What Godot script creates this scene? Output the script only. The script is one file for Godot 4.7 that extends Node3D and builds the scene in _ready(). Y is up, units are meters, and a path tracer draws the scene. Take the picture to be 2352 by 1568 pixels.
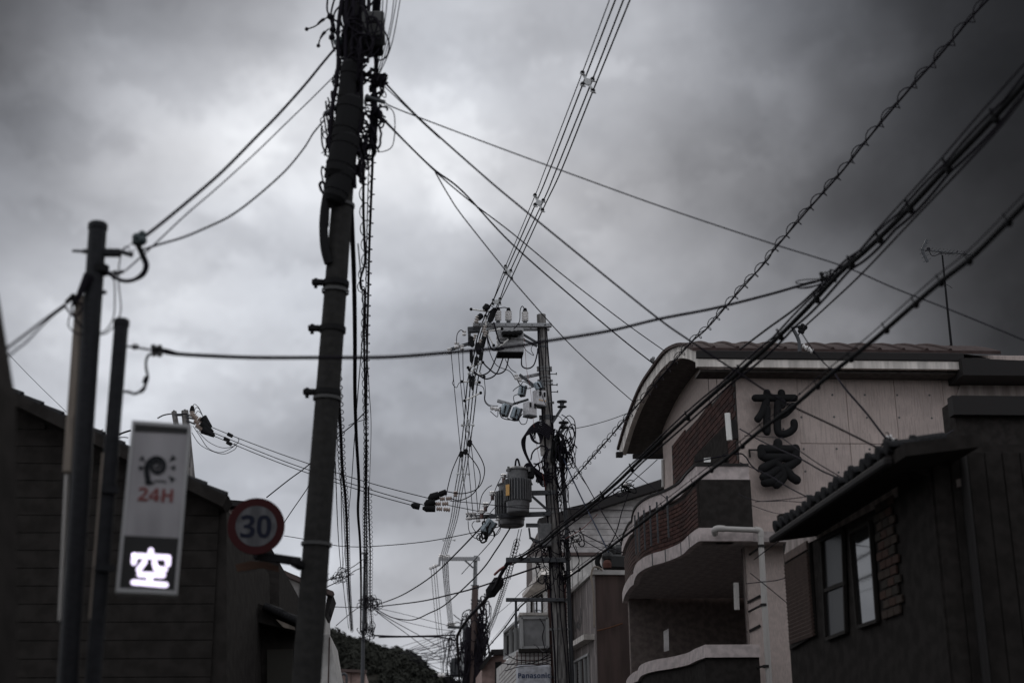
extends Node3D

const F := 3267.0
const EYE := Vector3(0, 1.6, 0)
var lens := Basis()
var counts := {}
var bases := {}
var shared := {}
var rng := RandomNumberGenerator.new()


class Shape:
	var v := PackedVector3Array()
	var n := PackedVector3Array()

	func tri(a: Vector3, b: Vector3, c: Vector3, na: Vector3, nb: Vector3, nc: Vector3) -> void:
		if (b - a).cross(c - a).dot(na + nb + nc) > 0.0:
			v.append_array(PackedVector3Array([a, c, b]))
			n.append_array(PackedVector3Array([na, nc, nb]))
		else:
			v.append_array(PackedVector3Array([a, b, c]))
			n.append_array(PackedVector3Array([na, nb, nc]))

	func face(a: Vector3, b: Vector3, c: Vector3, outward: Vector3) -> void:
		var m := (b - a).cross(c - a).normalized()
		if m.dot(outward) < 0.0:
			m = -m
		tri(a, b, c, m, m, m)

	func quad(a: Vector3, b: Vector3, c: Vector3, d: Vector3, outward: Vector3) -> void:
		face(a, b, c, outward)
		face(a, c, d, outward)

	# a box with chamfered edges when bevel > 0
	func box(c: Vector3, s: Vector3, b := Basis(), bevel := 0.0) -> void:
		var h := s * 0.5
		for axis in 3:
			for side in [-1.0, 1.0]:
				var o := Vector3()
				o[axis] = side
				var u := (axis + 1) % 3
				var w := (axis + 2) % 3
				var p: Array[Vector3] = []
				for k in [[-1, -1], [1, -1], [1, 1], [-1, 1]]:
					var q := Vector3()
					q[axis] = side * h[axis]
					q[u] = k[0] * (h[u] - bevel)
					q[w] = k[1] * (h[w] - bevel)
					p.append(c + b * q)
				quad(p[0], p[1], p[2], p[3], b * o)
		if bevel <= 0.0:
			return
		for axis in 3:
			var u := (axis + 1) % 3
			var w := (axis + 2) % 3
			for su in [-1.0, 1.0]:
				for sw in [-1.0, 1.0]:
					var p: Array[Vector3] = []
					for k in [[-1, 0], [1, 0], [1, 1], [-1, 1]]:
						var q := Vector3()
						q[axis] = k[0] * (h[axis] - bevel)
						q[u] = su * (h[u] - (bevel if k[1] == 1 else 0.0))
						q[w] = sw * (h[w] - (0.0 if k[1] == 1 else bevel))
						p.append(c + b * q)
					var o := Vector3()
					o[u] = su
					o[w] = sw
					quad(p[0], p[1], p[2], p[3], b * o)
		for sx in [-1.0, 1.0]:
			for sy in [-1.0, 1.0]:
				for sz in [-1.0, 1.0]:
					var g := Vector3(sx, sy, sz)
					face(c + b * (g * Vector3(h.x, h.y - bevel, h.z - bevel)), c + b * (g * Vector3(h.x - bevel, h.y, h.z - bevel)), c + b * (g * Vector3(h.x - bevel, h.y - bevel, h.z)), b * g)

	# a straight bar of rectangular section from a to b
	func bar(a: Vector3, b: Vector3, w: float, h: float, up := Vector3.UP, bevel := 0.0) -> void:
		var z := (b - a).normalized()
		var x := up.cross(z)
		if x.length() < 0.01:
			x = Vector3.RIGHT.cross(z)
		x = x.normalized()
		box((a + b) * 0.5, Vector3(w, h, (b - a).length()), Basis(x, z.cross(x), z), bevel)

	func tube(p: PackedVector3Array, r0: float, r1 := -1.0, sides := 6, caps := true) -> void:
		var k := p.size()
		if k < 2:
			return
		if r1 < 0.0:
			r1 = r0
		var x := Vector3()
		var rows: Array[PackedVector3Array] = []
		var outs: Array[PackedVector3Array] = []
		for i in k:
			var t := (p[mini(i + 1, k - 1)] - p[maxi(i - 1, 0)]).normalized()
			if i == 0:
				x = t.cross(Vector3.UP if absf(t.y) < 0.9 else Vector3.RIGHT).normalized()
			x = (x - t * x.dot(t)).normalized()
			var y := t.cross(x)
			var r := lerpf(r0, r1, float(i) / (k - 1))
			var row := PackedVector3Array()
			var out := PackedVector3Array()
			for s in sides:
				var a := TAU * s / sides
				var o := x * cos(a) + y * sin(a)
				out.append(o)
				row.append(p[i] + o * r)
			rows.append(row)
			outs.append(out)
		for i in k - 1:
			for s in sides:
				var q := (s + 1) % sides
				tri(rows[i][s], rows[i + 1][s], rows[i + 1][q], outs[i][s], outs[i + 1][s], outs[i + 1][q])
				tri(rows[i][s], rows[i + 1][q], rows[i][q], outs[i][s], outs[i + 1][q], outs[i][q])
		if caps:
			for e in [0, k - 1]:
				var o: Vector3 = p[e] - p[1 if e == 0 else k - 2]
				for s in range(1, sides - 1):
					face(rows[e][0], rows[e][s], rows[e][s + 1], o)

	# prof holds (radius, height along axis)
	func lathe(base: Vector3, axis: Vector3, prof: Array, seg := 14) -> void:
		var t := axis.normalized()
		var x := t.cross(Vector3.UP if absf(t.y) < 0.9 else Vector3.RIGHT).normalized()
		var y := t.cross(x)
		for i in prof.size() - 1:
			var a: Vector2 = prof[i]
			var b: Vector2 = prof[i + 1]
			var slope := Vector2(b.y - a.y, a.x - b.x)
			if slope.length() < 1e-7:
				continue
			slope = slope.normalized()
			for s in seg:
				var o0 := x * cos(TAU * s / seg) + y * sin(TAU * s / seg)
				var o1 := x * cos(TAU * (s + 1) / seg) + y * sin(TAU * (s + 1) / seg)
				var n0 := o0 * slope.x + t * slope.y
				var n1 := o1 * slope.x + t * slope.y
				var p00 := base + o0 * a.x + t * a.y
				var p01 := base + o1 * a.x + t * a.y
				var p10 := base + o0 * b.x + t * b.y
				var p11 := base + o1 * b.x + t * b.y
				if a.x > 1e-5:
					tri(p00, p01, p11, n0, n1, n1)
				if b.x > 1e-5:
					tri(p00, p11, p10, n0, n1, n0)

	# a flat polygon pushed into a solid
	func prism(front: PackedVector3Array, push: Vector3) -> void:
		var m := Vector3()
		for i in front.size():
			m += front[i].cross(front[(i + 1) % front.size()])
		m = m.normalized()
		var x := (front[1] - front[0]).normalized()
		var y := m.cross(x)
		var flat := PackedVector2Array()
		var mid := Vector3()
		for p in front:
			flat.append(Vector2(p.dot(x), p.dot(y)))
			mid += p / front.size()
		var cut := Geometry2D.triangulate_polygon(flat)
		var out := -m if push.dot(m) > 0.0 else m
		for i in range(0, cut.size(), 3):
			face(front[cut[i]], front[cut[i + 1]], front[cut[i + 2]], out)
			face(front[cut[i]] + push, front[cut[i + 1]] + push, front[cut[i + 2]] + push, -out)
		var clockwise := Geometry2D.is_polygon_clockwise(flat)
		for i in front.size():
			var a := front[i]
			var b := front[(i + 1) % front.size()]
			var side := (b - a).cross(m) * (-1.0 if clockwise else 1.0)
			quad(a, b, b + push, a + push, side)

	# two curves of equal length joined to a strip and pushed sideways
	func sweep(a: PackedVector3Array, b: PackedVector3Array, push: Vector3) -> void:
		for i in a.size() - 1:
			var up := (a[i] - b[i]) + (a[i + 1] - b[i + 1])
			quad(a[i], a[i + 1], b[i + 1], b[i], -push)
			quad(a[i] + push, a[i + 1] + push, b[i + 1] + push, b[i] + push, push)
			quad(a[i], a[i + 1], a[i + 1] + push, a[i] + push, up)
			quad(b[i], b[i + 1], b[i + 1] + push, b[i] + push, -up)
		var e := a.size() - 1
		quad(a[0], b[0], b[0] + push, a[0] + push, a[0] - a[1])
		quad(a[e], b[e], b[e] + push, a[e] + push, a[e] - a[e - 1])

	func ball(c: Vector3, r: float, squash := 1.0) -> void:
		var prof: Array = []
		for i in 7:
			var a := PI * i / 6.0
			prof.append(Vector2(maxf(r * sin(a), 0.0), -r * squash * cos(a)))
		lathe(c, Vector3.UP, prof, 9)


# ---- where things stand: rays through the lens, used to read places off the photograph
func ray(x: float, y: float) -> Vector3:
	return lens * Vector3((x - 1176.0) / F, -(y - 784.0) / F, -1.0)


func at(x: float, y: float, d: float) -> Vector3:
	var r := ray(x, y)
	return EYE + r * (d / -r.z)


func at_side(x: float, y: float, wall: float) -> Vector3:
	var r := ray(x, y)
	return EYE + r * (wall / r.x)


func at_height(x: float, y: float, h: float) -> Vector3:
	var r := ray(x, y)
	return EYE + r * ((h - EYE.y) / r.y)


func front(list: Array, d: float) -> PackedVector3Array:
	var p := PackedVector3Array()
	for i in range(0, list.size(), 2):
		p.append(at(list[i], list[i + 1], d))
	return p


func side(list: Array, wall: float) -> PackedVector3Array:
	var p := PackedVector3Array()
	for i in range(0, list.size(), 2):
		p.append(at_side(list[i], list[i + 1], wall))
	return p


func smooth(p: PackedVector3Array, steps := 6) -> PackedVector3Array:
	if p.size() < 3:
		return p
	var q := PackedVector3Array()
	for i in p.size() - 1:
		var a := p[maxi(i - 1, 0)]
		var d := p[mini(i + 2, p.size() - 1)]
		for s in steps:
			q.append(p[i].cubic_interpolate(p[i + 1], a, d, float(s) / steps))
	q.append(p[p.size() - 1])
	return q


# a curve in space whose distance goes from d0 to d1
func course(list: Array, d0: float, d1: float, steps := 6) -> PackedVector3Array:
	var total := 0.0
	var along := [0.0]
	for i in range(2, list.size(), 2):
		total += Vector2(list[i] - list[i - 2], list[i + 1] - list[i - 1]).length()
		along.append(total)
	var p := PackedVector3Array()
	for i in along.size():
		var t: float = along[i] / maxf(total, 1e-6)
		p.append(at(list[2 * i], list[2 * i + 1], 1.0 / lerpf(1.0 / d0, 1.0 / d1, t)))
	return smooth(p, steps)


func even(p: PackedVector3Array, step: float) -> PackedVector3Array:
	var q := PackedVector3Array([p[0]])
	var left := step
	for i in p.size() - 1:
		var a := p[i]
		var l := (p[i + 1] - a).length()
		while l >= left:
			a = a + (p[i + 1] - a) * (left / l)
			l = (p[i + 1] - a).length()
			q.append(a)
			left = step
		left -= l
	return q


func resample(p: PackedVector3Array, count: int) -> PackedVector3Array:
	var total := 0.0
	for i in p.size() - 1:
		total += (p[i + 1] - p[i]).length()
	var q := even(p, total / (count - 1) * 0.99999)
	q.resize(count)
	q[count - 1] = p[p.size() - 1]
	return q


# ---- naming and committing
func numbered(parent: Node, called: String) -> String:
	var key := "%d/%s" % [parent.get_instance_id(), called]
	var k: int = counts.get(key, 0)
	counts[key] = k + 1
	return called if k == 0 else "%s_%03d" % [called, k]


func tag(o: Node, label: String, category: String, group := "", kind := "") -> Node:
	o.set_meta("label", label)
	o.set_meta("category", category)
	if group:
		o.set_meta("group", group)
	if kind:
		o.set_meta("kind", kind)
	return o


func thing(called: String, label: String, category: String, base: Vector3, group := "") -> Node3D:
	var o := Node3D.new()
	o.name = numbered(self, called)
	add_child(o, true)
	o.position = base
	bases[o] = base
	tag(o, label, category, group)
	return o


func mesh_of(sh: Shape, base: Vector3) -> ArrayMesh:
	var v := PackedVector3Array()
	v.resize(sh.v.size())
	for i in sh.v.size():
		v[i] = sh.v[i] - base
	var arrays := []
	arrays.resize(Mesh.ARRAY_MAX)
	arrays[Mesh.ARRAY_VERTEX] = v
	arrays[Mesh.ARRAY_NORMAL] = sh.n
	var m := ArrayMesh.new()
	m.add_surface_from_arrays(Mesh.PRIMITIVE_TRIANGLES, arrays)
	return m


func put(called: String, sh: Shape, mat: Material, parent: Node3D = null) -> MeshInstance3D:
	var o := MeshInstance3D.new()
	var owner_node: Node = parent if parent else self
	o.name = numbered(owner_node, called)
	var base: Vector3
	if parent:
		base = bases[parent]
	else:
		var lo := sh.v[0]
		var hi := sh.v[0]
		for p in sh.v:
			lo = lo.min(p)
			hi = hi.max(p)
		base = Vector3((lo.x + hi.x) / 2, lo.y, (lo.z + hi.z) / 2)
		o.position = base
	o.mesh = mesh_of(sh, base)
	o.material_override = mat
	owner_node.add_child(o, true)
	bases[o] = base
	return o


func piece(parent: Node3D, called: String, mesh: Mesh, mat: Material, b: Basis, where: Vector3) -> MeshInstance3D:
	var o := MeshInstance3D.new()
	o.name = numbered(parent, called)
	o.mesh = mesh
	o.material_override = mat
	o.transform = Transform3D(b, where - bases[parent])
	parent.add_child(o, true)
	return o


func solo(called: String, sh: Shape, mat: Material, label: String, category: String, group := "", kind := "") -> MeshInstance3D:
	var o := put(called, sh, mat)
	tag(o, label, category, group, kind)
	return o


# ---- materials
func grain(freq: float, lo: float, hi: float, octaves: int, seed_value: int, stretch := Vector2.ONE) -> ImageTexture:
	var n := FastNoiseLite.new()
	n.seed = seed_value
	n.frequency = freq
	n.fractal_octaves = octaves
	n.noise_type = FastNoiseLite.TYPE_SIMPLEX_SMOOTH
	var w := 256
	var im := n.get_seamless_image(int(w / stretch.x), int(w / stretch.y), false, false, 0.15)
	var g := Image.create(im.get_width(), im.get_height(), false, Image.FORMAT_RGB8)
	for y in im.get_height():
		for x in im.get_width():
			var k := lerpf(lo, hi, smoothstep(0.15, 0.85, im.get_pixel(x, y).r))
			g.set_pixel(x, y, Color(k, k, k))
	g.resize(w, w, Image.INTERPOLATE_CUBIC)
	return ImageTexture.create_from_image(g)


# weathered cast concrete: cloudy tone, fine grain, and sparse dark pits and flecks
func weathered(seed_value: int) -> ImageTexture:
	var cloud := FastNoiseLite.new()
	cloud.seed = seed_value
	cloud.frequency = 0.008
	cloud.fractal_octaves = 5
	var grit := FastNoiseLite.new()
	grit.seed = seed_value + 1
	grit.frequency = 0.12
	grit.fractal_octaves = 3
	var pit := FastNoiseLite.new()
	pit.seed = seed_value + 2
	pit.noise_type = FastNoiseLite.TYPE_CELLULAR
	pit.frequency = 0.035
	var drip := FastNoiseLite.new()
	drip.seed = seed_value + 3
	drip.frequency = 0.01
	var w := 512
	var a := cloud.get_seamless_image(w, w, false, false, 0.15, true)
	var b := grit.get_seamless_image(w, w, false, false, 0.15, true)
	var c := pit.get_seamless_image(w, w, false, false, 0.15, true)
	var g := Image.create(w, w, false, Image.FORMAT_RGB8)
	for y in w:
		for x in w:
			var k := 0.9 + 0.1 * a.get_pixel(x, y).r
			k *= 0.93 + 0.07 * b.get_pixel(x, y).r
			k *= 1.0 - 0.1 * smoothstep(0.55, 0.8, drip.get_noise_2d(x * 9.0, y * 0.6) + 0.5) * (0.5 + 0.5 * a.get_pixel(x, y).r)
			if c.get_pixel(x, y).r < 0.13 and a.get_pixel(x, y).r > 0.58:
				k *= 0.72
			g.set_pixel(x, y, Color(k, k * 0.995, k * 0.985))
	return ImageTexture.create_from_image(g)


# linear base colour, roughness, and optionally a world-mapped grain
func mat(called: String, c: Color, rough := 0.8, tex: Texture2D = null, scale := 1.0, metal := 0.0, spec := 0.5) -> StandardMaterial3D:
	var m := StandardMaterial3D.new()
	m.resource_name = called
	m.albedo_color = c.linear_to_srgb()
	m.roughness = rough
	m.metallic = metal
	m.metallic_specular = spec
	if tex:
		m.albedo_texture = tex
		m.uv1_triplanar = true
		m.uv1_world_triplanar = true
		m.uv1_scale = Vector3.ONE * scale
	return m


func grey(k: float) -> Color:
	return Color(k, k, k)


# ---- the overcast sky, its cloud bank read off the photograph and carried on all round
func sky_value(q: Vector2, marks: Array) -> float:
	var total := 0.0
	var sum := 0.0
	for m in marks:
		var d2 := q.distance_squared_to(Vector2(m.x, m.y)) / 9200.0
		var k := 1.0 / (1.0 + d2 * d2 * d2)
		total += k
		sum += k * m.z
	return sum / total


func make_sky() -> ImageTexture:
	var marks: Array = []
	var rows := [
		[20, 20,88, 150,110, 320,140, 480,143, 600,160, 720,190, 980,205, 1150,188, 1300,185, 1480,185, 1600,140, 1750,125, 1810,115, 1900,92, 2080,62, 2200,48, 2330,38],
		[100, 20,90, 115,145, 300,158, 450,165, 560,195, 760,215, 980,220, 1100,205, 1240,195, 1400,198, 1550,196, 1680,155, 1800,125, 1900,95, 2001,106, 2100,68, 2200,50, 2330,38],
		[200, 20,95, 50,118, 150,145, 300,168, 400,185, 560,212, 700,224, 950,228, 1120,225, 1250,208, 1400,198, 1560,180, 1680,160, 1780,140, 1950,90, 2050,74, 2200,52, 2330,40],
		[300, 20,124, 110,135, 200,165, 300,195, 420,196, 560,222, 680,232, 900,238, 1020,240, 1184,238, 1300,200, 1450,180, 1600,155, 1760,132, 1850,122, 1950,86, 2080,72, 2200,52, 2330,42],
		[400, 20,145, 60,138, 200,168, 300,178, 450,195, 560,222, 700,236, 960,240, 1080,238, 1180,225, 1330,192, 1450,168, 1600,146, 1760,130, 1880,98, 1990,76, 2100,66, 2200,56, 2330,44],
		[500, 20,162, 110,165, 250,182, 420,205, 560,215, 650,232, 930,232, 1060,230, 1180,205, 1300,196, 1450,168, 1600,146, 1780,122, 1900,92, 2000,72, 2100,62, 2220,54, 2330,46],
		[620, 20,172, 130,195, 260,200, 420,212, 560,210, 660,208, 930,218, 1050,205, 1180,186, 1350,190, 1500,166, 1650,144, 1780,122, 1900,118, 2000,104, 2100,72, 2220,58, 2330,48],
		[740, 20,178, 150,195, 320,206, 460,206, 600,208, 680,212, 950,200, 1080,178, 1200,172, 1350,168, 1500,158, 1650,148, 1780,128, 1940,124, 2060,98, 2180,70, 2330,52],
		[880, 90,198, 300,205, 480,206, 600,208, 650,192, 900,178, 960,180, 1080,166, 1200,164, 1380,160, 1480,154],
		[1000, 480,200, 560,198, 620,170, 680,162, 900,160, 1000,164, 1150,162, 1350,154, 1450,148],
		[1110, 480,180, 580,196, 650,186, 690,172, 900,156, 1000,154, 1150,152, 1330,150, 1400,148],
		[1180, 680,190, 900,160, 950,148, 1020,148, 1120,156, 1230,160],
		[1250, 680,210, 900,195, 960,192, 1050,196, 1150,202, 1230,196],
		[1340, 900,190, 1000,192, 1080,190, 1150,192],
		[1430, 880,192, 960,190, 1080,198, 1140,196],
		[1500, 960,198, 1010,214, 1060,208, 1120,196],
	]
	for row in rows:
		for i in range(1, row.size(), 2):
			marks.append(Vector3(row[i], row[0], row[i + 1]))
	var to_lens := lens.inverse()
	var w := 2048
	var h := 1024
	var small := Image.create(w / 2, h / 2, false, Image.FORMAT_RF)
	var mean := 218.0
	for y in h / 2:
		var up := (0.5 - (y + 0.5) / (h / 2)) * PI
		for x in w / 2:
			var turn := ((x + 0.5) / (w / 2) - 0.5) * TAU
			var value := mean
			if up > -0.03 and up < 1.0 and absf(turn) < 1.0:
				var e := to_lens * Vector3(sin(turn) * cos(up), sin(up), -cos(turn) * cos(up))
				if e.z < -0.25:
					var q := Vector2(1176.0 + F * e.x / -e.z, 784.0 - F * e.y / -e.z)
					var off := (q - q.clamp(Vector2(0, 0), Vector2(2352, 1568))).length()
					value = lerpf(mean, sky_value(q, marks), 1.0 / (1.0 + pow(off / 900.0, 3.0)))
			small.set_pixel(x, y, Color(value, 0, 0))
	small.resize(w, h, Image.INTERPOLATE_CUBIC)
	var n := FastNoiseLite.new()
	n.seed = 7
	n.frequency = 3.4
	n.fractal_octaves = 5
	n.fractal_gain = 0.5
	n.domain_warp_enabled = true
	n.domain_warp_amplitude = 0.12
	n.domain_warp_frequency = 2.0
	var tone := FastNoiseLite.new()
	tone.seed = 31
	tone.frequency = 2.0
	tone.fractal_octaves = 3
	var base := small.get_data().to_float32_array()
	var data := PackedFloat32Array()
	data.resize(w * h * 3)
	for y in h:
		var up := (0.5 - (y + 0.5) / h) * PI
		for x in w:
			var k := 3 * (y * w + (x + w / 2) % w)
			var turn := ((x + 0.5) / w - 0.5) * TAU
			var s := base[y * w + x]
			var warm := 0.0
			if up > -0.05:
				var d := Vector3(sin(turn) * cos(up), sin(up) * 1.7, -cos(turn) * cos(up))
				s *= 1.0 + 0.18 * n.get_noise_3dv(d) + 0.06 * n.get_noise_3dv(d * 3.1)
				s += s * 0.06 * (smoothstep(-0.06, 0.12, n.get_noise_3dv(d * 1.6 + Vector3(3.1, 1.7, 0.4))) - 0.5)
				warm = tone.get_noise_3dv(d)
			var l := clampf(s / 255.0, 0.0, 1.0)
			l = pow((l + 0.055) / 1.055, 2.4)
			data[k] = l * (0.965 + 0.03 * warm)
			data[k + 1] = l * 0.99
			data[k + 2] = l * (1.035 + 0.06 * (1.0 - l) - 0.04 * warm)
	var im := Image.create_from_data(w, h, false, Image.FORMAT_RGBF, data.to_byte_array())
	return ImageTexture.create_from_image(im)


var M := {}


func _ready() -> void:
	# camera, sky, light
	lens = Basis.from_euler(Vector3(deg_to_rad(17.4), deg_to_rad(-4.3), 0.0)) * Basis(Vector3.BACK, deg_to_rad(-0.63))
	var cam := Camera3D.new()
	cam.name = "camera"
	var look := CameraAttributesPhysical.new()
	look.frustum_focal_length = 50.0
	look.frustum_focus_distance = 31.0
	look.exposure_aperture = 1.0
	look.frustum_far = 1500.0
	cam.attributes = look
	cam.fov = 26.98
	cam.far = 1500.0
	cam.transform = Transform3D(lens, EYE)
	add_child(cam)
	var sky_mat := PanoramaSkyMaterial.new()
	sky_mat.panorama = make_sky()
	var sky := Sky.new()
	sky.sky_material = sky_mat
	var env := Environment.new()
	env.background_mode = Environment.BG_SKY
	env.sky = sky
	env.tonemap_mode = Environment.TONE_MAPPER_LINEAR
	env.tonemap_exposure = 1.0
	env.sdfgi_enabled = true
	env.ssao_enabled = true
	env.ssil_enabled = true
	var world := WorldEnvironment.new()
	world.name = "world"
	world.environment = env
	add_child(world)
	var sun := DirectionalLight3D.new()
	sun.name = "sun"
	sun.light_energy = 0.15
	sun.light_angular_distance = 25.0
	sun.light_color = Color(1.0, 0.98, 0.95)
	sun.shadow_enabled = true
	add_child(sun)
	sun.look_at_from_position(Vector3.ZERO, -ray(980, 380))

	materials()
	ground()
	hill()
	curved_building()
	tiled_roof_house()
	siding_house()
	brown_building()
	white_tile_building()
	small_far_buildings()
	dark_houses()
	shading_houses_behind()
	transformer_pole()
	near_pole()
	far_poles()
	steel_posts()
	signs()
	power_bundle()
	overhead_cables()
	small_things()


func materials() -> void:
	var fine := grain(0.06, 0.72, 1.0, 5, 1)
	var blot := weathered(2)
	var streak := grain(0.02, 0.55, 1.0, 5, 3, Vector2(1, 8))
	var soft := grain(0.02, 0.85, 1.0, 4, 4)
	var faint := grain(0.02, 0.8, 1.0, 5, 6, Vector2(1, 8))
	M.pier_brick = [mat("pier_brick_brown", Color(0.08, 0.063, 0.053), 0.9, fine, 3.0, 0.0, 0.2), mat("pier_brick_dark", Color(0.06, 0.053, 0.046), 0.9, fine, 3.0, 0.0, 0.2), mat("pier_brick_red", Color(0.09, 0.058, 0.048), 0.9, fine, 3.0, 0.0, 0.2)]
	M.asphalt = mat("asphalt", grey(0.05), 0.9, fine, 0.5)
	M.earth = mat("earth", Color(0.09, 0.085, 0.075), 0.95, blot, 0.05)
	M.foliage = mat("foliage", Color(0.034, 0.035, 0.03), 0.95, null, 1.0, 0.0, 0.1)
	M.wood_floor = mat("forest_floor", Color(0.035, 0.033, 0.028), 1.0, null, 1.0, 0.0, 0.1)
	M.concrete = [mat("cast_concrete", Color(0.6, 0.505, 0.475), 0.85, blot, 0.5), mat("cast_concrete_pale", Color(0.62, 0.525, 0.495), 0.85, blot, 0.42), mat("cast_concrete_dark", Color(0.57, 0.48, 0.455), 0.85, blot, 0.6)]
	M.render = mat("wall_render", Color(0.64, 0.54, 0.51), 0.9, blot, 1.6)
	M.coping = mat("balcony_concrete", Color(0.6, 0.52, 0.505), 0.85, soft, 0.8)
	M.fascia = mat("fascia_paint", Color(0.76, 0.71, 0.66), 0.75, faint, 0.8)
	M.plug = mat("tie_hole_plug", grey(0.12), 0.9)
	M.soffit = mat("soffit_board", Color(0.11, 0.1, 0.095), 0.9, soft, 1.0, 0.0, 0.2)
	M.roof_brown = mat("roof_metal", Color(0.07, 0.05, 0.047), 0.8, soft, 0.7, 0.0, 0.2)
	M.gutter = mat("gutter_plastic", Color(0.03, 0.028, 0.028), 0.75, null, 1.0, 0.0, 0.25)
	M.brick = [mat("brick_red", Color(0.095, 0.047, 0.04), 0.85, fine, 3.0, 0.0, 0.3), mat("brick_dark", Color(0.07, 0.039, 0.034), 0.85, fine, 3.0, 0.0, 0.3), mat("brick_light", Color(0.11, 0.057, 0.048), 0.85, fine, 3.0, 0.0, 0.3)]
	M.mortar = mat("brick_mortar", Color(0.035, 0.028, 0.026), 0.95)
	M.shade = mat("cladding_and_opening_shade", Color(0.04, 0.036, 0.034), 0.95, soft, 1.0, 0.0, 0.12)  # near-black cladding, also painted as shade over the stair opening
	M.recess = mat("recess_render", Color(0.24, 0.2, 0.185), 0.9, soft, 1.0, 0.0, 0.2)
	M.slab_under = mat("slab_underside", Color(0.45, 0.4, 0.39), 0.9, soft, 1.0, 0.0, 0.2)  # darker copy of the balcony concrete, shade painted into the underside
	M.dark_wall = mat("dark_timber", Color(0.038, 0.0345, 0.0325), 0.95, soft, 0.7, 0.0, 0.1)
	M.roof_tile = mat("roof_tile_grey", Color(0.04, 0.04, 0.042), 0.85, fine, 2.0, 0.0, 0.15)
	M.plaster = mat("stained_plaster", Color(0.42, 0.36, 0.335), 0.9, faint, 1.2)
	M.slat = mat("shutter_slat_brown", Color(0.1, 0.065, 0.053), 0.8, soft, 1.0)
	M.glass = mat("window_glass", grey(0.02), 0.04, null, 1.0, 0.0, 0.8)
	M.dull_glass = mat("dimmed_glass", grey(0.02), 0.3, null, 1.0, 0.0, 0.22)  # window glass with its reflection cut down to imitate eave shade
	M.milk_glass = mat("milk_glass", Color(0.26, 0.26, 0.265), 0.25, soft, 0.4)
	M.aluminium = mat("window_aluminium", grey(0.42), 0.5, null, 1.0, 0.2)
	M.dark_frame = mat("window_frame_dark", Color(0.03, 0.027, 0.025), 0.8, null, 1.0, 0.0, 0.2)
	M.siding = mat("painted_siding", Color(0.5, 0.475, 0.47), 0.75, soft, 0.5)
	M.siding_gap = mat("siding_backing", Color(0.09, 0.07, 0.065), 0.9)
	M.white_wall = mat("white_wall", Color(0.6, 0.58, 0.56), 0.8, soft, 0.35)
	M.trim_brown = mat("trim_brown", Color(0.075, 0.05, 0.045), 0.7)
	M.tile = [mat("wall_tile_white", Color(0.6, 0.58, 0.565), 0.35), mat("wall_tile_cream", Color(0.56, 0.54, 0.52), 0.4)]
	M.grout = mat("tile_grout", Color(0.1, 0.055, 0.05), 0.9)
	M.stained = mat("stained_cladding", Color(0.3, 0.26, 0.25), 0.85, streak, 0.7)
	M.brown_panel = mat("brown_cladding", Color(0.095, 0.064, 0.057), 0.85, faint, 0.6)
	M.pink = mat("pink_render", Color(0.42, 0.3, 0.27), 0.9, soft, 0.5)
	M.pole = mat("spun_concrete", Color(0.27, 0.255, 0.245), 0.85, streak, 1.4)
	M.pole_dark = mat("wrapped_pole", Color(0.04, 0.039, 0.038), 0.9, soft, 1.5, 0.0, 0.15)
	M.pole_pale = mat("pale_concrete", Color(0.36, 0.37, 0.38), 0.85, streak, 1.0)
	M.band = mat("steel_band", grey(0.16), 0.55, null, 1.0, 0.5)
	M.steel = mat("galvanised_steel", Color(0.42, 0.425, 0.44), 0.55, fine, 3.0, 0.25)
	M.steel_dark = mat("weathered_steel", Color(0.085, 0.09, 0.1), 0.6, fine, 3.0, 0.2)
	M.box_grey = mat("switch_grey", Color(0.4, 0.4, 0.41), 0.5, soft, 2.0)
	M.box_white = mat("switch_white", Color(0.66, 0.65, 0.67), 0.5, soft, 2.0)
	M.box_blue = mat("cutout_blue_grey", Color(0.3, 0.36, 0.4), 0.4)
	M.tank = mat("transformer_paint", Color(0.13, 0.13, 0.135), 0.5, soft, 2.0)
	M.clamp_teal = mat("clamp_teal", Color(0.035, 0.055, 0.06), 0.5)
	M.strap = mat("dull_strap", grey(0.07), 0.7, null, 1.0, 0.3)
	M.insulator_grey = mat("grimy_porcelain", Color(0.4, 0.36, 0.33), 0.35)
	M.label_orange = mat("label_orange", Color(0.62, 0.36, 0.12), 0.7)
	M.porcelain = mat("porcelain", Color(0.78, 0.76, 0.75), 0.2)
	M.crossing_porcelain = mat("brownish_porcelain", Color(0.42, 0.34, 0.3), 0.3)
	M.porcelain_brown = mat("porcelain_band", Color(0.1, 0.045, 0.04), 0.3)
	M.rod = mat("white_rod", Color(0.8, 0.79, 0.76), 0.4)
	M.rubber = mat("black_rubber", Color(0.02, 0.02, 0.021), 0.85, null, 1.0, 0.0, 0.12)
	M.wire = mat("cable_sheath", Color(0.018, 0.016, 0.021), 0.8, null, 1.0, 0.0, 0.15)
	M.wire_thin = mat("thin_cable", Color(0.028, 0.026, 0.034), 0.8, null, 1.0, 0.0, 0.15)
	M.wire_blue = mat("blue_cable", Color(0.012, 0.02, 0.045), 0.6)
	M.wire_red = mat("red_cable", Color(0.2, 0.05, 0.04), 0.6)
	M.spacer = mat("spacer_plastic", Color(0.55, 0.56, 0.56), 0.5)
	M.pipe = mat("white_pipe", Color(0.42, 0.4, 0.38), 0.4)
	M.post = mat("painted_post", Color(0.026, 0.027, 0.031), 0.55, soft, 3.0, 0.1, 0.25)
	M.board = mat("beige_board", Color(0.3, 0.255, 0.215), 0.8, faint, 1.5)
	M.sign_face = mat("sign_panel_grey", Color(0.42, 0.405, 0.425), 0.5, faint, 0.4)
	M.sign_rim = mat("sign_rim", Color(0.42, 0.42, 0.425), 0.45)
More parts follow.
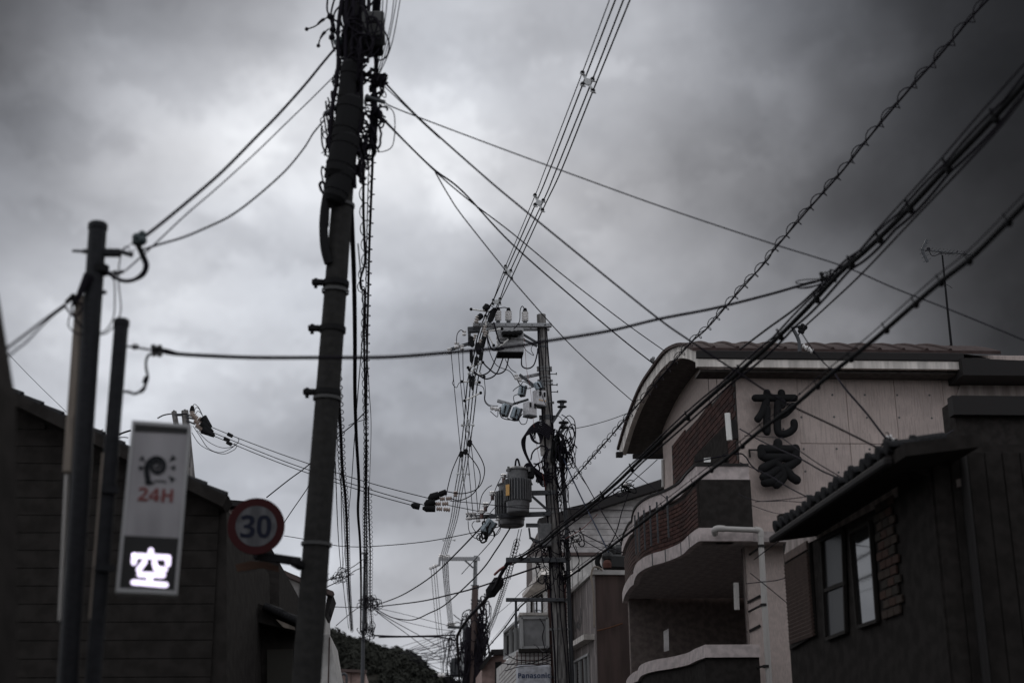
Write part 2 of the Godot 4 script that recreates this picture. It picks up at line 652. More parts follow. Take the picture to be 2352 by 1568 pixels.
	M.black = mat("black_panel", grey(0.012), 0.6)
	M.ink = mat("sign_ink", Color(0.025, 0.027, 0.031), 0.8, null, 1.0, 0.0, 0.2)
	M.ink_red = mat("sign_red", Color(0.2, 0.05, 0.048), 0.7)
	M.sign_blue = mat("sign_blue", Color(0.02, 0.022, 0.035), 0.85, null, 1.0, 0.0, 0.15)
	M.letter_blue = mat("letter_blue", Color(0.012, 0.035, 0.11), 0.5)
	M.road_sign_face = mat("dimmed_sign_face", Color(0.13, 0.13, 0.138), 0.85, faint, 2.0, 0.0, 0.15)  # white sign face darkened in its colour to imitate the dim view edge
	M.road_sign_red = mat("dimmed_sign_red", Color(0.05, 0.017, 0.018), 0.85, null, 1.0, 0.0, 0.15)  # red ring darkened in its colour to imitate the same dimness
	M.shop_sign = mat("shop_sign_face", Color(0.6, 0.61, 0.66), 0.4, soft, 1.0)
	var led := mat("led_white", Color(0.9, 0.88, 0.95), 0.4)
	led.emission_enabled = true
	led.emission = Color(0.93, 0.88, 1.0)
	led.emission_energy_multiplier = 1.6
	M.led = led


func ground() -> void:
	var s := Shape.new()
	s.box(Vector3(0, -0.1, -300), Vector3(1600, 0.2, 1600))
	solo("ground", s, M.earth, "flat earth under the whole street", "ground", "", "structure")
	s = Shape.new()
	s.box(Vector3(1.8, 0.002, -60), Vector3(6.4, 0.004, 200))
	solo("road", s, M.asphalt, "narrow asphalt street between the houses", "road", "", "structure")


func hill() -> void:
	var ridge := course([480, 1300, 640, 1392, 700, 1416, 745, 1436, 800, 1450, 850, 1463, 900, 1482, 935, 1497, 960, 1514, 985, 1533, 1010, 1546, 1040, 1556, 1080, 1568, 1160, 1590], 260, 260, 3)
	var s := Shape.new()
	for i in ridge.size() - 1:
		var a := ridge[i]
		var b := ridge[i + 1]
		for k in 8:
			var t0 := k / 8.0
			var t1 := (k + 1) / 8.0
			var p := [a, b, b, a]
			var q: Array[Vector3] = []
			for j in 4:
				var t := t0 if j < 2 else t1
				var top: Vector3 = p[j]
				q.append(Vector3(top.x, (top.y - 3.0) * cos(t * PI / 2), top.z + 70.0 * t))
			s.quad(q[0], q[1], q[2], q[3], Vector3(0, 1, 0.4))
			for j in 4:
				q[j].z = 2 * p[j].z - q[j].z
			s.quad(q[0], q[1], q[2], q[3], Vector3(0, 1, -0.4))
	solo("hill", s, M.wood_floor, "low wooded hill closing the end of the street", "hill", "", "structure")
	# the canopy: leaf clumps in a few variants, scattered over the near slope and the ridge
	rng.seed = 11
	var clump := Shape.new()
	for i in 130:
		var d := Vector3(rng.randf_range(-1, 1), rng.randf_range(-0.7, 1), rng.randf_range(-1, 1))
		d = d.normalized() * rng.randf_range(0.55, 1.0)
		var x := Vector3(rng.randf_range(-1, 1), rng.randf_range(-1, 1), rng.randf_range(-1, 1)).normalized() * 0.25
		var y := x.cross(d).normalized() * 0.19
		clump.face(d - x, d + y, d + x, d)
		clump.face(d - x, d - y, d + x, d)
	var mm := MultiMesh.new()
	mm.transform_format = MultiMesh.TRANSFORM_3D
	mm.mesh = mesh_of(clump, Vector3.ZERO)
	mm.instance_count = 2600
	for i in mm.instance_count:
		var f := rng.randf() * (ridge.size() - 1.001)
		var j := int(f)
		var top := ridge[j].lerp(ridge[j + 1], f - j)
		var t := pow(rng.randf(), 2.2) if i > 700 else 0.0
		var r := rng.randf_range(0.5, 1.5) if i > 160 else rng.randf_range(1.2, 2.6)
		var p := Vector3(top.x, (top.y - 2.1) * cos(t * PI / 2) - 0.3, top.z + 70.0 * t)
		mm.set_instance_transform(i, Transform3D(Basis(Vector3.UP, rng.randf() * TAU).scaled(Vector3(r, r * rng.randf_range(0.7, 1.2), r)), p))
	var o := MultiMeshInstance3D.new()
	o.name = "forest"
	o.multimesh = mm
	o.material_override = M.foliage
	add_child(o, true)
	tag(o, "dark far-off wood covering the hill at the end of the street", "forest", "", "stuff")


func brick_mesh(l: float, h: float, t: float) -> ArrayMesh:
	var s := Shape.new()
	s.box(Vector3.ZERO, Vector3(l, h, t), Basis(), 0.004)
	return mesh_of(s, Vector3.ZERO)


# the building with the arched roof: walls face the camera at 26 m and the street at x = 5.89
func curved_building() -> void:
	var gable := 5.39
	var wall := 6.25
	var outer := resample(smooth(side([1598, 806, 1580, 797, 1561, 795, 1530, 811, 1501, 849, 1471, 896, 1441, 971, 1422, 1034], gable)), 26)
	var inner := resample(smooth(side([1598, 832, 1580, 824, 1551, 824, 1521, 846, 1493, 884, 1466, 934, 1446, 985, 1428, 1045], gable)), 26)
	var t := thing("apartment_building", "concrete and brick apartment house under an arched barrel roof", "building", Vector3(7.5, 0, -29))
	var s := Shape.new()
	var lift := PackedVector3Array()
	for p in outer:
		lift.append(p + Vector3(-0.06, 0.07, 0))
	var low := PackedVector3Array()
	for p in outer:
		low.append(p + Vector3(-0.06, 0.004, 0))
	s.sweep(lift, low, Vector3(6.0, 0, 0))
	var roof := put("roof", s, M.roof_brown, t)
	for i in 11:
		s = Shape.new()
		var seam := PackedVector3Array()
		for k in range(0, 16):
			seam.append(outer[k] + Vector3(0.35 + 0.46 * i, 0.075, 0))
		s.tube(seam, 0.04, -1.0, 6)
		put("roof_seam", s, M.roof_brown, roof)
	s = Shape.new()
	s.sweep(outer, inner, Vector3(0.12, 0, 0))
	put("gable_fascia", s, M.fascia, t)
	s = Shape.new()
	var mid := PackedVector3Array()
	var mid_low := PackedVector3Array()
	for i in 26:
		mid.append(inner[i].lerp(outer[i], 0.6) + Vector3(0.12, 0, 0))
		mid_low.append(inner[i].lerp(outer[i], 0.25) + Vector3(0.12, 0, 0))
	s.sweep(mid, mid_low, Vector3(5.6, 0, 0))
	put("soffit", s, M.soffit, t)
	# long eave towards the camera
	var e0 := at(1598, 806, 25.4)
	var e1 := at(1598, 825, 25.4)
	var e2 := at(1598, 843, 25.4)
	var e3 := at(1598, 851, 25.4)
	var end_x := at(2209, 850, 25.4).x
	s = Shape.new()
	s.box(Vector3((gable + end_x) / 2 + 0.03, (e0.y + e1.y) / 2, -25.38), Vector3(end_x - gable + 0.05, e0.y - e1.y, 0.1), Basis(), 0.015)
	put("gutter", s, M.gutter, t)
	s = Shape.new()
	s.box(Vector3((gable + end_x) / 2, (e1.y + e2.y) / 2, -25.41), Vector3(end_x - gable, e1.y - e2.y, 0.1))
	put("eave_fascia", s, M.fascia, t)
	s = Shape.new()
	s.box(Vector3((gable + end_x) / 2 + 0.3, (e2.y + e3.y) / 2 + 0.01, -25.78), Vector3(end_x - gable + 0.4, e2.y - e3.y - 0.02, 0.5))
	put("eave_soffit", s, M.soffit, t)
	s = Shape.new()
	s.box(at(1500, 1048, 34.0) + Vector3(0.6, 0, 0), Vector3(2.2, 0.1, 0.14))
	s.box(at(1421, 1044, 34.1) + Vector3(0.02, 0, 0), Vector3(0.16, 0.12, 0.16))
	put("far_gutter", s, M.gutter, t)
	# street-side gable wall
	var g_low := at(1660, 1069, 25.2).y - 0.02
	var poly := PackedVector3Array([Vector3(wall, g_low, -26), Vector3(wall, g_low, -34)])
	for i in range(25, -1, -1):
		if inner[i].z < -26.0 and inner[i].z > -34.0:
			poly.append(Vector3(wall, inner[i].y + 0.1, inner[i].z))
	poly.append(Vector3(wall, at(1600, 848, 26).y, -26))
	s = Shape.new()
	s.prism(poly, Vector3(0.2, 0, 0))
	put("gable_wall", s, M.render, t)
	for px in [1629, 1648, 1668]:
		s = Shape.new()
		var a := at_side(px, 905, wall - 0.004)
		s.box(a + Vector3(0, 0.2, 0), Vector3(0.012, 1.6, 0.012))
		put("wall_joint", s, M.plug, t)
	# brick field on the gable wall
	s = Shape.new()
	var field := side([1688, 872, 1698, 1075, 1546, 1112, 1543, 1024], wall - 0.012)
	s.prism(field, Vector3(0.011, 0, 0))
	var bed := put("brick_field", s, M.mortar, t)
	var flat := PackedVector2Array()
	for p in field:
		flat.append(Vector2(p.z, p.y))
	rng.seed = 5
	var bm := brick_mesh(0.026, 0.105, 0.285)
	var row := 0
	var y := 6.95
	while y < 10.0:
		var z := -26.15 - (0.15 if row % 2 else 0.0)
		while z > -32.75:
			if Geometry2D.is_point_in_polygon(Vector2(z + 0.13, y), flat) and Geometry2D.is_point_in_polygon(Vector2(z - 0.13, y), flat):
				piece(bed, "brick", bm, M.brick[rng.randi() % 3], Basis(), Vector3(wall - 0.014, y, z))
			z -= 0.3
		y += 0.12
		row += 1
	# stair opening, lamp and downpipe on the gable wall
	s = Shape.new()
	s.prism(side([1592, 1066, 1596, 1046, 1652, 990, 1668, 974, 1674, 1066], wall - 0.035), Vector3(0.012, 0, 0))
	put("stair_opening_shade", s, M.shade, t)  # dark sheet stands in for the shade inside the stair opening
	s = Shape.new()
	s.tube(PackedVector3Array([at(1671, 949, 25.8), at(1676, 1011, 25.8)]), 0.055, -1.0, 12)
	put("wall_lamp_tube", s, M.rod, t)
	s = Shape.new()
	s.bar(at(1684, 965, 25.9), at(1690, 1008, 25.9), 0.08, 0.1)
	put("lamp_bracket", s, M.gutter, t)
	s = Shape.new()
	s.prism(side([1617, 1052, 1632, 1050, 1632, 1061, 1617, 1061], wall - 0.05), Vector3(0.01, 0, 0))
	put("stair_window", s, M.rod, t)  # white sheet stands in for bright sky showing through
	s = Shape.new()
	s.tube(PackedVector3Array([at(1523, 1056, 33.1), at(1524, 1118, 33.1)]), 0.045, -1.0, 8)
	put("far_downpipe", s, M.pipe, t)

	# wall towards the camera: a rendered pier, then cast panels
	var left_x := wall
	var pier_x := at(1832, 930, 26).x
	var right_x := at(2262, 900, 26).x
	var top_y := e3.y + 0.1
	s = Shape.new()
	s.prism(PackedVector3Array([Vector3(left_x, 0, -26.02), Vector3(right_x, 0, -26.02), Vector3(right_x, top_y, -26.02), Vector3(left_x, top_y, -26.02)]), Vector3(0, 0, -0.25))
	var back := put("front_wall", s, M.siding_gap, t)
	s = Shape.new()
	s.box(Vector3((left_x + pier_x) / 2, top_y / 2, -25.985), Vector3(pier_x - left_x - 0.006, top_y, 0.075))
	put("wall_pier", s, M.render, back)
	var joint_y := at(1839, 1019, 26).y
	var pm := Shape.new()
	pm.box(Vector3.ZERO, Vector3(0.955, 1.792, 0.05), Basis(), 0.006)
	var panel := mesh_of(pm, Vector3.ZERO)
	var pl := Shape.new()
	pl.lathe(Vector3.ZERO, Vector3.BACK, [Vector2(0.021, 0.0), Vector2(0.021, 0.008), Vector2(0.001, 0.008)], 10)
	var plug := mesh_of(pl, Vector3.ZERO)
	for i in 5:
		for j in 5:
			var cx := pier_x + 0.481 + 0.962 * i
			var cy := joint_y + 0.9 - 1.8 * (j - 1)
			if cy < -0.3:
				continue
			if j == 0:
				var hh := top_y - joint_y - 1.8 - 0.006
				if hh < 0.05:
					continue
				s = Shape.new()
				s.box(Vector3(cx, top_y - hh / 2, -25.99), Vector3(0.955, hh, 0.05))
				put("concrete_panel", s, M.concrete[(i + 1) % 3], back)
				continue
			piece(back, "concrete_panel", panel, M.concrete[(i * 2 + j) % 3], Basis(), Vector3(cx, cy, -25.99))
	for i in 8:
		for dy in [0.97, 0.52, -0.1, -0.55, -1.0, -1.45]:
			piece(back, "tie_hole", plug, M.plug, Basis(), Vector3(at(1836, 970, 26).x + 0.04 + 0.64 * i, joint_y + dy + rng.randf_range(-0.01, 0.01), -25.966))

	# balconies: one curved plan for copings, brick parapet and slabs
	var h_slab := at(1660, 1211, 25.2).y
	var h_cope := at(1660, 1069, 25.2).y
	var h_low := at(1690, 1479, 25.2).y
	var plan := PackedVector3Array()
	for q in [[1728, 1212], [1606, 1212], [1585, 1228], [1566, 1246], [1530, 1262], [1500, 1271], [1477, 1282], [1463, 1295], [1457.5, 1310]]:
		plan.append(at_height(q[0], q[1], h_slab))
	var nose := plan[plan.size() - 1]
	plan.append(nose + Vector3(0.06, 0, -0.45))
	plan.append(nose + Vector3(0.05, 0, -0.9))
	plan.append(at_height(1434, 1346, h_slab) + Vector3(0, 0, 0.15))
	plan.append(at_height(1434, 1346, h_slab) + Vector3(0.15, 0, -1.2))
	var path := PackedVector3Array([plan[0]])
	path.append_array(smooth(plan.slice(1), 4))
	put("balcony_coping", band(path, 0.0, 0.2, h_cope - 0.25, h_cope), M.coping, t)
	put("coping_cap", band(path, -0.03, 0.23, h_cope + 0.002, h_cope + 0.045), M.gutter, t)
	put("balcony_slab", band(path, -0.02, 0.1, h_slab - 0.24, h_slab), M.coping, t)
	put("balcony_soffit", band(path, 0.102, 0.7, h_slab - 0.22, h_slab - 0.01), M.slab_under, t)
	put("lower_coping", band(path, 0.0, 0.2, h_low - 0.22, h_low), M.coping, t)
	var parapet := put("balcony_parapet", band(path, 0.07, 0.2, h_slab + 0.002, h_cope - 0.252), M.mortar, t)
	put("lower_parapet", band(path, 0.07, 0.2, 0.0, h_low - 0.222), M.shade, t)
	bm = brick_mesh(0.235, 0.068, 0.03)
	var ring := PackedVector3Array()
	for i in range(1, path.size()):
		ring.append(path[i])
	for k in 10:
		var spots := even(ring, 0.25)
		for i in spots.size() - 1:
			var a := spots[i]
			var b := spots[i + 1]
			if k % 2:
				a = (spots[i] + spots[i + 1]) / 2
				b = (spots[i + 1] + spots[mini(i + 2, spots.size() - 1)]) / 2
			var dir := b - a
			dir.y = 0
			if dir.length() < 0.1:
				continue
			dir = dir.normalized()
			var m := (a + b) / 2 + dir.cross(Vector3.UP) * 0.068
			piece(parapet, "brick", bm, M.brick[rng.randi() % 3], Basis(dir, Vector3.UP, dir.cross(Vector3.UP)), Vector3(m.x, h_slab + 0.045 + 0.0815 * k, m.z))
	for px in [[1530, 1262], [1500, 1271], [1566, 1246], [1585, 1228]]:
		var c := at_height(px[0], px[1], h_slab)
		s = Shape.new()
		s.box(Vector3(c.x - 0.012, h_slab - 0.12, c.z + 0.012), Vector3(0.03, 0.236, 0.03), Basis(Vector3.UP, 0.7))
		put("slab_joint", s, M.plug, t)
	# the frontal leaf of the parapet is dark cladding
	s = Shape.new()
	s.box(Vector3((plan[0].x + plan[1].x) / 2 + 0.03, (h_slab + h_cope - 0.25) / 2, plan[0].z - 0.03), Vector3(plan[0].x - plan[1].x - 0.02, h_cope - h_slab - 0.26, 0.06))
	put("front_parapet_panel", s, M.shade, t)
	for px in [[1464, 1196, 1276], [1472, 1190, 1270], [1485, 1184, 1266], [1499, 1176, 1257], [1515, 1168, 1250], [1539, 1158, 1238]]:
		s = Shape.new()
		var p := at_height(px[0], px[2], h_slab) + Vector3(-0.03, 0, 0.05)
		s.box(p + Vector3(0, 0.42, 0), Vector3(0.03, 0.8, 0.03))
		put("baluster", s, M.steel_dark, t)
	# lower balcony recess, deepened so it falls dark, closed above by the upper floor
	var deep := wall + 3.4
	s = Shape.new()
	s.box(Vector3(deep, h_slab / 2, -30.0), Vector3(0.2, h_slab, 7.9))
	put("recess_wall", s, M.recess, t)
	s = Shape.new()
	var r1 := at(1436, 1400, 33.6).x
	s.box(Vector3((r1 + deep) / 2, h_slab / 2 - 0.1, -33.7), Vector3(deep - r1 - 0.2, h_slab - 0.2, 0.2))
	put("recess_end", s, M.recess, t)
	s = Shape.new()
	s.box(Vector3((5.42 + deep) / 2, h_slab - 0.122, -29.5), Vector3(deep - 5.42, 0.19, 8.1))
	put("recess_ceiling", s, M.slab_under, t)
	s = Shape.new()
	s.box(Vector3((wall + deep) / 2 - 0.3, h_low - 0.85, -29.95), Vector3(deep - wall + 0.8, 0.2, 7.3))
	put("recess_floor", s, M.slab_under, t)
	s = Shape.new()
	s.box(Vector3(wall + 0.1, (h_slab + h_cope) / 2, -30.0), Vector3(0.2, h_cope - h_slab, 7.9))
	put("upper_wall", s, M.render, t)
	s = Shape.new()
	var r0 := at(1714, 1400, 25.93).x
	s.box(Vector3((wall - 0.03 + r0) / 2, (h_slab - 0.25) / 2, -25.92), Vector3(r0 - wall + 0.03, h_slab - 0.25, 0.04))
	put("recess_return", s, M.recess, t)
	s = Shape.new()
	s.tube(PackedVector3Array([at(1691, 1338, 25.85), at(1693, 1400, 25.85)]), 0.05, -1.0, 10)
	put("recess_pipe", s, M.pipe, t)  # plain white pipe in the recess, no lamp
	s = Shape.new()
	s.prism(front([1525, 1449, 1536, 1443, 1537, 1493, 1526, 1496], 27.2), Vector3(0, 0, -0.03))
	put("notice_plate", s, M.siding, t)
	# downpipe
	s = Shape.new()
	s.tube(smooth(PackedVector3Array([at(1643, 1226, 25.1), at(1642, 1217, 25.02), at(1650, 1213.5, 25.0), at(1664, 1214, 25.0)]), 5), 0.062, -1.0, 10)
	s.tube(PackedVector3Array([at(1660, 1214, 25.0), at(1738, 1217, 25.0)]), 0.05, -1.0, 10)
	s.tube(smooth(PackedVector3Array([at(1734, 1216.5, 25.0), at(1744, 1218, 25.0), at(1747, 1224, 25.0), at(1747, 1232, 25.0)]), 5), 0.062, -1.0, 10)
	var pipe_top := at(1747, 1228, 25.0)
	s.tube(PackedVector3Array([pipe_top, Vector3(pipe_top.x - 0.02, 0, pipe_top.z)]), 0.055, -1.0, 12)
	var dp := put("downpipe", s, M.pipe, t)
	for py in [1254, 1389, 1530]:
		s = Shape.new()
		s.lathe(at(1748 + (py - 1228) * 0.04, py, 25.0), Vector3.UP, [Vector2(0.066, -0.025), Vector2(0.066, 0.025)], 12)
		s.bar(at(1750, py, 25.0), at(1750, py, 25.0) + Vector3(0, 0, -1.0), 0.03, 0.03)
		put("pipe_clip", s, M.gutter, dp)
	for py in [1384, 1452]:
		s = Shape.new()
		s.bar(at(1716, py, 25.93), at(1747, py - 16, 25.93), 0.02, 0.05)
		put("wall_strip", s, M.gutter, t)


func band(path: PackedVector3Array, o0: float, o1: float, y0: float, y1: float) -> Shape:
	var s := Shape.new()
	var a := PackedVector3Array()
	var b := PackedVector3Array()
	var k := path.size()
	for i in k:
		var d := path[mini(i + 1, k - 1)] - path[maxi(i - 1, 0)]
		d.y = 0
		var inn := d.normalized().cross(Vector3.UP)
		a.append(Vector3(path[i].x + inn.x * o0, 0, path[i].z + inn.z * o0))
		b.append(Vector3(path[i].x + inn.x * o1, 0, path[i].z + inn.z * o1))
	for i in k - 1:
		var inn := (b[i] - a[i]) + (b[i + 1] - a[i + 1])
		var lo := Vector3(0, y0, 0)
		var hi := Vector3(0, y1, 0)
		s.quad(a[i] + lo, a[i + 1] + lo, a[i + 1] + hi, a[i] + hi, -inn)
		s.quad(b[i] + lo, b[i + 1] + lo, b[i + 1] + hi, b[i] + hi, inn)
		s.quad(a[i] + hi, a[i + 1] + hi, b[i + 1] + hi, b[i] + hi, Vector3.UP)
		s.quad(a[i] + lo, a[i + 1] + lo, b[i + 1] + lo, b[i] + lo, Vector3.DOWN)
	for e in [0, k - 1]:
		var o := a[e] - a[1 if e == 0 else k - 2]
		s.quad(a[e] + Vector3(0, y0, 0), b[e] + Vector3(0, y0, 0), b[e] + Vector3(0, y1, 0), a[e] + Vector3(0, y1, 0), o)
	return s


# dark two-storey house by the street: street wall on x = 5.69, eave edge on x = 5.1
func tiled_roof_house() -> void:
	var wall := 5.69
	var t := thing("tiled_house", "dark house with grey pantile eave, brown slatted shutter and tall windows", "house", Vector3(7.5, 0, -17))
	var eave_far := at_side(1781, 1214, 5.1)
	var eave_near := at_side(2045, 1036, 5.1)
	var h := (eave_far.y + eave_near.y) / 2
	var far_z := at_side(1802, 1300, wall).z
	var s := Shape.new()
	s.prism(PackedVector3Array([Vector3(wall, 0, far_z), Vector3(wall, h + 0.1, far_z), Vector3(wall, h + 0.1, -14.9), Vector3(wall, 0, -14.9)]), Vector3(6, 0, 0))
	var w := put("wall", s, M.dark_wall, t)
	s = Shape.new()
	s.prism(side([1810, 1225, 1801, 1276, 1936, 1206, 2060, 1140, 2060, 1060], wall - 0.02), Vector3(0.018, 0, 0))
	put("plaster_band", s, M.plaster, w)
	# eave board and roof plane rising away from the street
	var rise := Vector3(1.0, 0.13, 0)
	s = Shape.new()
	s.prism(PackedVector3Array([Vector3(5.12, h - 0.16, eave_far.z), Vector3(5.12, h - 0.02, eave_far.z), Vector3(5.12, h - 0.02, eave_near.z + 0.4), Vector3(5.12, h - 0.16, eave_near.z + 0.4)]), rise * 0.8)
	var roof := put("roof", s, M.dark_wall, t)
	s = Shape.new()
	s.box(Vector3(5.06, h - 0.13, (eave_far.z + eave_near.z) / 2), Vector3(0.1, 0.09, absf(eave_far.z - eave_near.z) + 0.1), Basis(), 0.02)
	put("eave_gutter", s, M.gutter, roof)
	var slope := Basis(rise.normalized(), Vector3(-rise.y, rise.x, 0).normalized(), Vector3.BACK)
	var tile := Shape.new()
	var under := PackedVector3Array()
	var over := PackedVector3Array()
	for i in 9:
		var a := PI * i / 8.0
		over.append(Vector3(0, 0.085 * sin(a), 0.115 * cos(a)))
		under.append(Vector3(0, 0.055 * sin(a), 0.085 * cos(a)))
	tile.sweep(over, under, Vector3(0.34, 0, 0))
	tile.lathe(Vector3(-0.005, 0.02, 0), Vector3.LEFT, [Vector2(0.085, -0.03), Vector2(0.085, 0.01), Vector2(0.06, 0.02), Vector2(0.001, 0.02)], 12)
	var tm := mesh_of(tile, Vector3.ZERO)
	rng.seed = 17
	var count := int(absf(eave_far.z - eave_near.z) / 0.3)
	for i in count + 1:
		for k in 2:
			var p := Vector3(5.08, h + 0.0, eave_near.z - 0.3 * i) + rise.normalized() * (0.3 * k) + Vector3(0, 0.02 * (k % 2), 0)
			piece(roof, "roof_tile", tm, M.roof_tile, slope * Basis(Vector3.UP, rng.randf_range(-0.05, 0.05)) * Basis(Vector3.BACK, rng.randf_range(-0.05, 0.05)), p + Vector3(rng.randf_range(-0.025, 0.02), rng.randf_range(-0.012, 0.012), rng.randf_range(-0.012, 0.012)))
	s = Shape.new()
	s.prism(PackedVector3Array([Vector3(5.14, h, eave_far.z - 0.02), Vector3(5.14, h + 0.2, eave_far.z - 0.02), Vector3(5.9, h + 0.28, eave_far.z - 0.02), Vector3(5.9, h + 0.1, eave_far.z - 0.02)]), Vector3(0, 0, 0.16))
	put("verge_board", s, M.dark_wall, roof)
	# shutter
	var q := side([1803, 1275, 1858, 1246, 1871, 1458, 1814, 1492], wall - 0.05)
	s = Shape.new()
	s.prism(q, Vector3(0.04, 0, 0))
	var shutter := put("shutter", s, M.dark_frame, t)
	var top := (q[0].y + q[1].y) / 2
	var bottom := (q[2].y + q[3].y) / 2
	var za := q[0].z + 0.04
	var zb := q[1].z - 0.04
	for i in 21:
		var y := lerpf(top - 0.16, bottom + 0.06, i / 20.0)
		s = Shape.new()
		s.box(Vector3(wall - 0.065, y, (za + zb) / 2), Vector3(0.035, 0.055, zb - za), Basis(Vector3.BACK, 0.5))
		put("slat", s, M.slat, shutter)
	s = Shape.new()
	s.box(Vector3(wall - 0.06, top - 0.04, (za + zb) / 2), Vector3(0.03, 0.12, zb - za))
	put("shutter_head", s, M.slat, shutter)
	# two tall sashes
	for g in [[[1890, 1240, 1939, 1216, 1947, 1450, 1901, 1468], M.dull_glass], [[1956, 1224, 2002, 1198, 2019, 1425, 1974, 1440], M.glass]]:
		q = side(g[0], wall - 0.03)
		s = Shape.new()
		s.prism(q, Vector3(0.01, 0, 0))
		var pane := put("window_pane", s, g[1], t)
		s = Shape.new()
		for i in 4:
			s.bar(q[i] + Vector3(-0.015, 0, 0), q[(i + 1) % 4] + Vector3(-0.015, 0, 0), 0.045, 0.045)
		put("window_frame", s, M.dark_frame, pane)
	q = side([1895, 1356, 1943, 1337], wall - 0.045)
	s = Shape.new()
	s.bar(q[0], q[1], 0.03, 0.05)
	put("sash_bar", s, M.dark_frame, t)
	# brick pier between the windows and the dark end of the house
	var f := side([2016, 1186, 2049, 1165, 2066, 1400, 2036, 1412], wall - 0.02)
	s = Shape.new()
	s.prism(f, Vector3(0.018, 0, 0))
	var bed := put("brick_pier", s, M.mortar, t)
	var bm := brick_mesh(0.03, 0.09, 0.2)
	var y0 := (f[2].y + f[3].y) / 2
	var z0 := f[0].z
	var width := absf(f[1].z - f[0].z)
	rng.seed = 3
	var k2 := 0
	var y2 := y0
	while y2 < f[0].y + 0.1:
		var z := z0 + (0.1 if k2 % 2 else 0.0)
		while z < z0 + width + 0.05:
			piece(bed, "brick", bm, M.pier_brick[rng.randi() % 3], Basis(), Vector3(wall - 0.03, y2, z))
			z += 0.225
		y2 += 0.115
		k2 += 1
	# upper end: lean-to roof line and a pale meter plate
	s = Shape.new()
	var e_top := at(2190, 1021, 14.85).y
	s.prism(PackedVector3Array([Vector3(5.2, h - 0.02, -14.85), Vector3(5.75, e_top, -14.85), Vector3(11.5, e_top + 0.05, -14.85), Vector3(11.5, 0, -14.85), Vector3(wall - 0.02, 0, -14.85), Vector3(wall - 0.02, h - 0.2, -14.85)]), Vector3(0, 0, -0.04))
	var clad := put("end_cladding", s, M.shade, t)
	for i in 26:
		s = Shape.new()
		var bx := wall + 0.1 + 0.2 * i
		s.box(Vector3(bx, e_top / 2 - 0.04, -14.83), Vector3(0.188, e_top - 0.1, 0.02 + 0.006 * (i % 3)), Basis(), 0.004)
		put("board", s, M.dark_wall if i % 4 else M.shade, clad)
	s = Shape.new()
	s.tube(PackedVector3Array([Vector3(wall + 0.32, e_top - 0.1, -14.74), Vector3(wall + 0.32, 0, -14.74)]), 0.045, -1.0, 10)
	put("downpipe", s, M.gutter, t)
	s = Shape.new()
	s.prism(front([2198, 1101, 2207, 1098, 2209, 1116, 2200, 1118], 14.8), Vector3(0, 0, -0.03))
	put("meter_plate", s, M.plaster, t)

	# flat annex that hides the end of the concrete wall
	var a0 := at(2191, 918, 20.5)
	t = thing("annex", "black flat-roofed upper storey with stained wall beside the concrete wall", "building", Vector3(a0.x + 2.5, 0, -22))
	s = Shape.new()
	s.prism(PackedVector3Array([a0, Vector3(a0.x + 5, a0.y, -20.5), Vector3(a0.x + 5, 0, -20.5), Vector3(a0.x, 0, -20.5)]), Vector3(0, 0, -0.5))
	put("wall", s, M.shade, t)
	s = Shape.new()
	s.box(Vector3(a0.x + 2.47, a0.y - 0.12, -20.45), Vector3(5.1, 0.3, 0.2))
	put("flat_roof_edge", s, M.gutter, t)
	var b0 := at(2209, 822, 25.2)
	var b1 := at(2214, 861, 25.2)
	s = Shape.new()
	s.prism(PackedVector3Array([b0, Vector3(12.5, b0.y - 0.06, -25.2), Vector3(12.5, b1.y, -25.2), Vector3(b0.x, b1.y, -25.2)]), Vector3(0, 0, -6))
	put("roof_end", s, M.gutter, t)
	s = Shape.new()
	s.prism(front([2214, 861, 2420, 869, 2420, 925, 2193, 925], 25.9), Vector3(0, 0, -0.2))
	put("stained_wall", s, M.plaster, t)


# white gable-roofed house behind the concrete pole
func siding_house() -> void:
	var d := 47.0
	var t := thing("siding_house", "white house with horizontal siding boards and a dark slanted roof edge", "house", at(1380, 1300, d) * Vector3(1, 0, 1))
	var s := Shape.new()
	s.prism(front([1243, 1207, 1520, 1120, 1520, 2100, 1243, 2100], d), Vector3(0, 0, -6))
	var w := put("wall", s, M.siding_gap, t)
	var y_top := at(1500, 1125, d).y
	var y_low := at(1380, 1270, d).y
	var x0 := at(1243, 1207, d)
	var slope := at(1520, 1120, d) - x0
	var i := 0
	var y := y_low + 0.1
	var x1 := at(1515, 1200, d).x
	while y < y_top:
		var start := x0.x + maxf(0.0, (y - x0.y) / slope.y * slope.x)
		if start < x1 - 0.2:
			s = Shape.new()
			s.box(Vector3((start + x1) / 2, y, -d + 0.012), Vector3(x1 - start, 0.186, 0.03), Basis(Vector3.RIGHT, 0.03), 0.004)
			put("siding_board", s, M.siding, w)
		y += 0.2
		i += 1
	s = Shape.new()
	s.bar(at(1238, 1206, d) + Vector3(0, 0.0, 0.15), at(1530, 1112, d) + Vector3(0, 0.0, 0.15), 0.7, 0.3)
	put("roof_edge", s, M.gutter, t)
	s = Shape.new()
	s.bar(at(1243, 1272, d - 0.06), at(1432, 1272, d - 0.06), 0.12, 0.1)
	put("trim", s, M.trim_brown, t)
	for k in range(-3, 6):
		s = Shape.new()
		var a := at(1302 + 23 * k, 1278, d - 0.02)
		s.box(Vector3(a.x, a.y - 1.3, -d + 0.02), Vector3(0.316, 2.6, 0.04), Basis(), 0.004)
		put("wall_panel", s, M.white_wall, w)


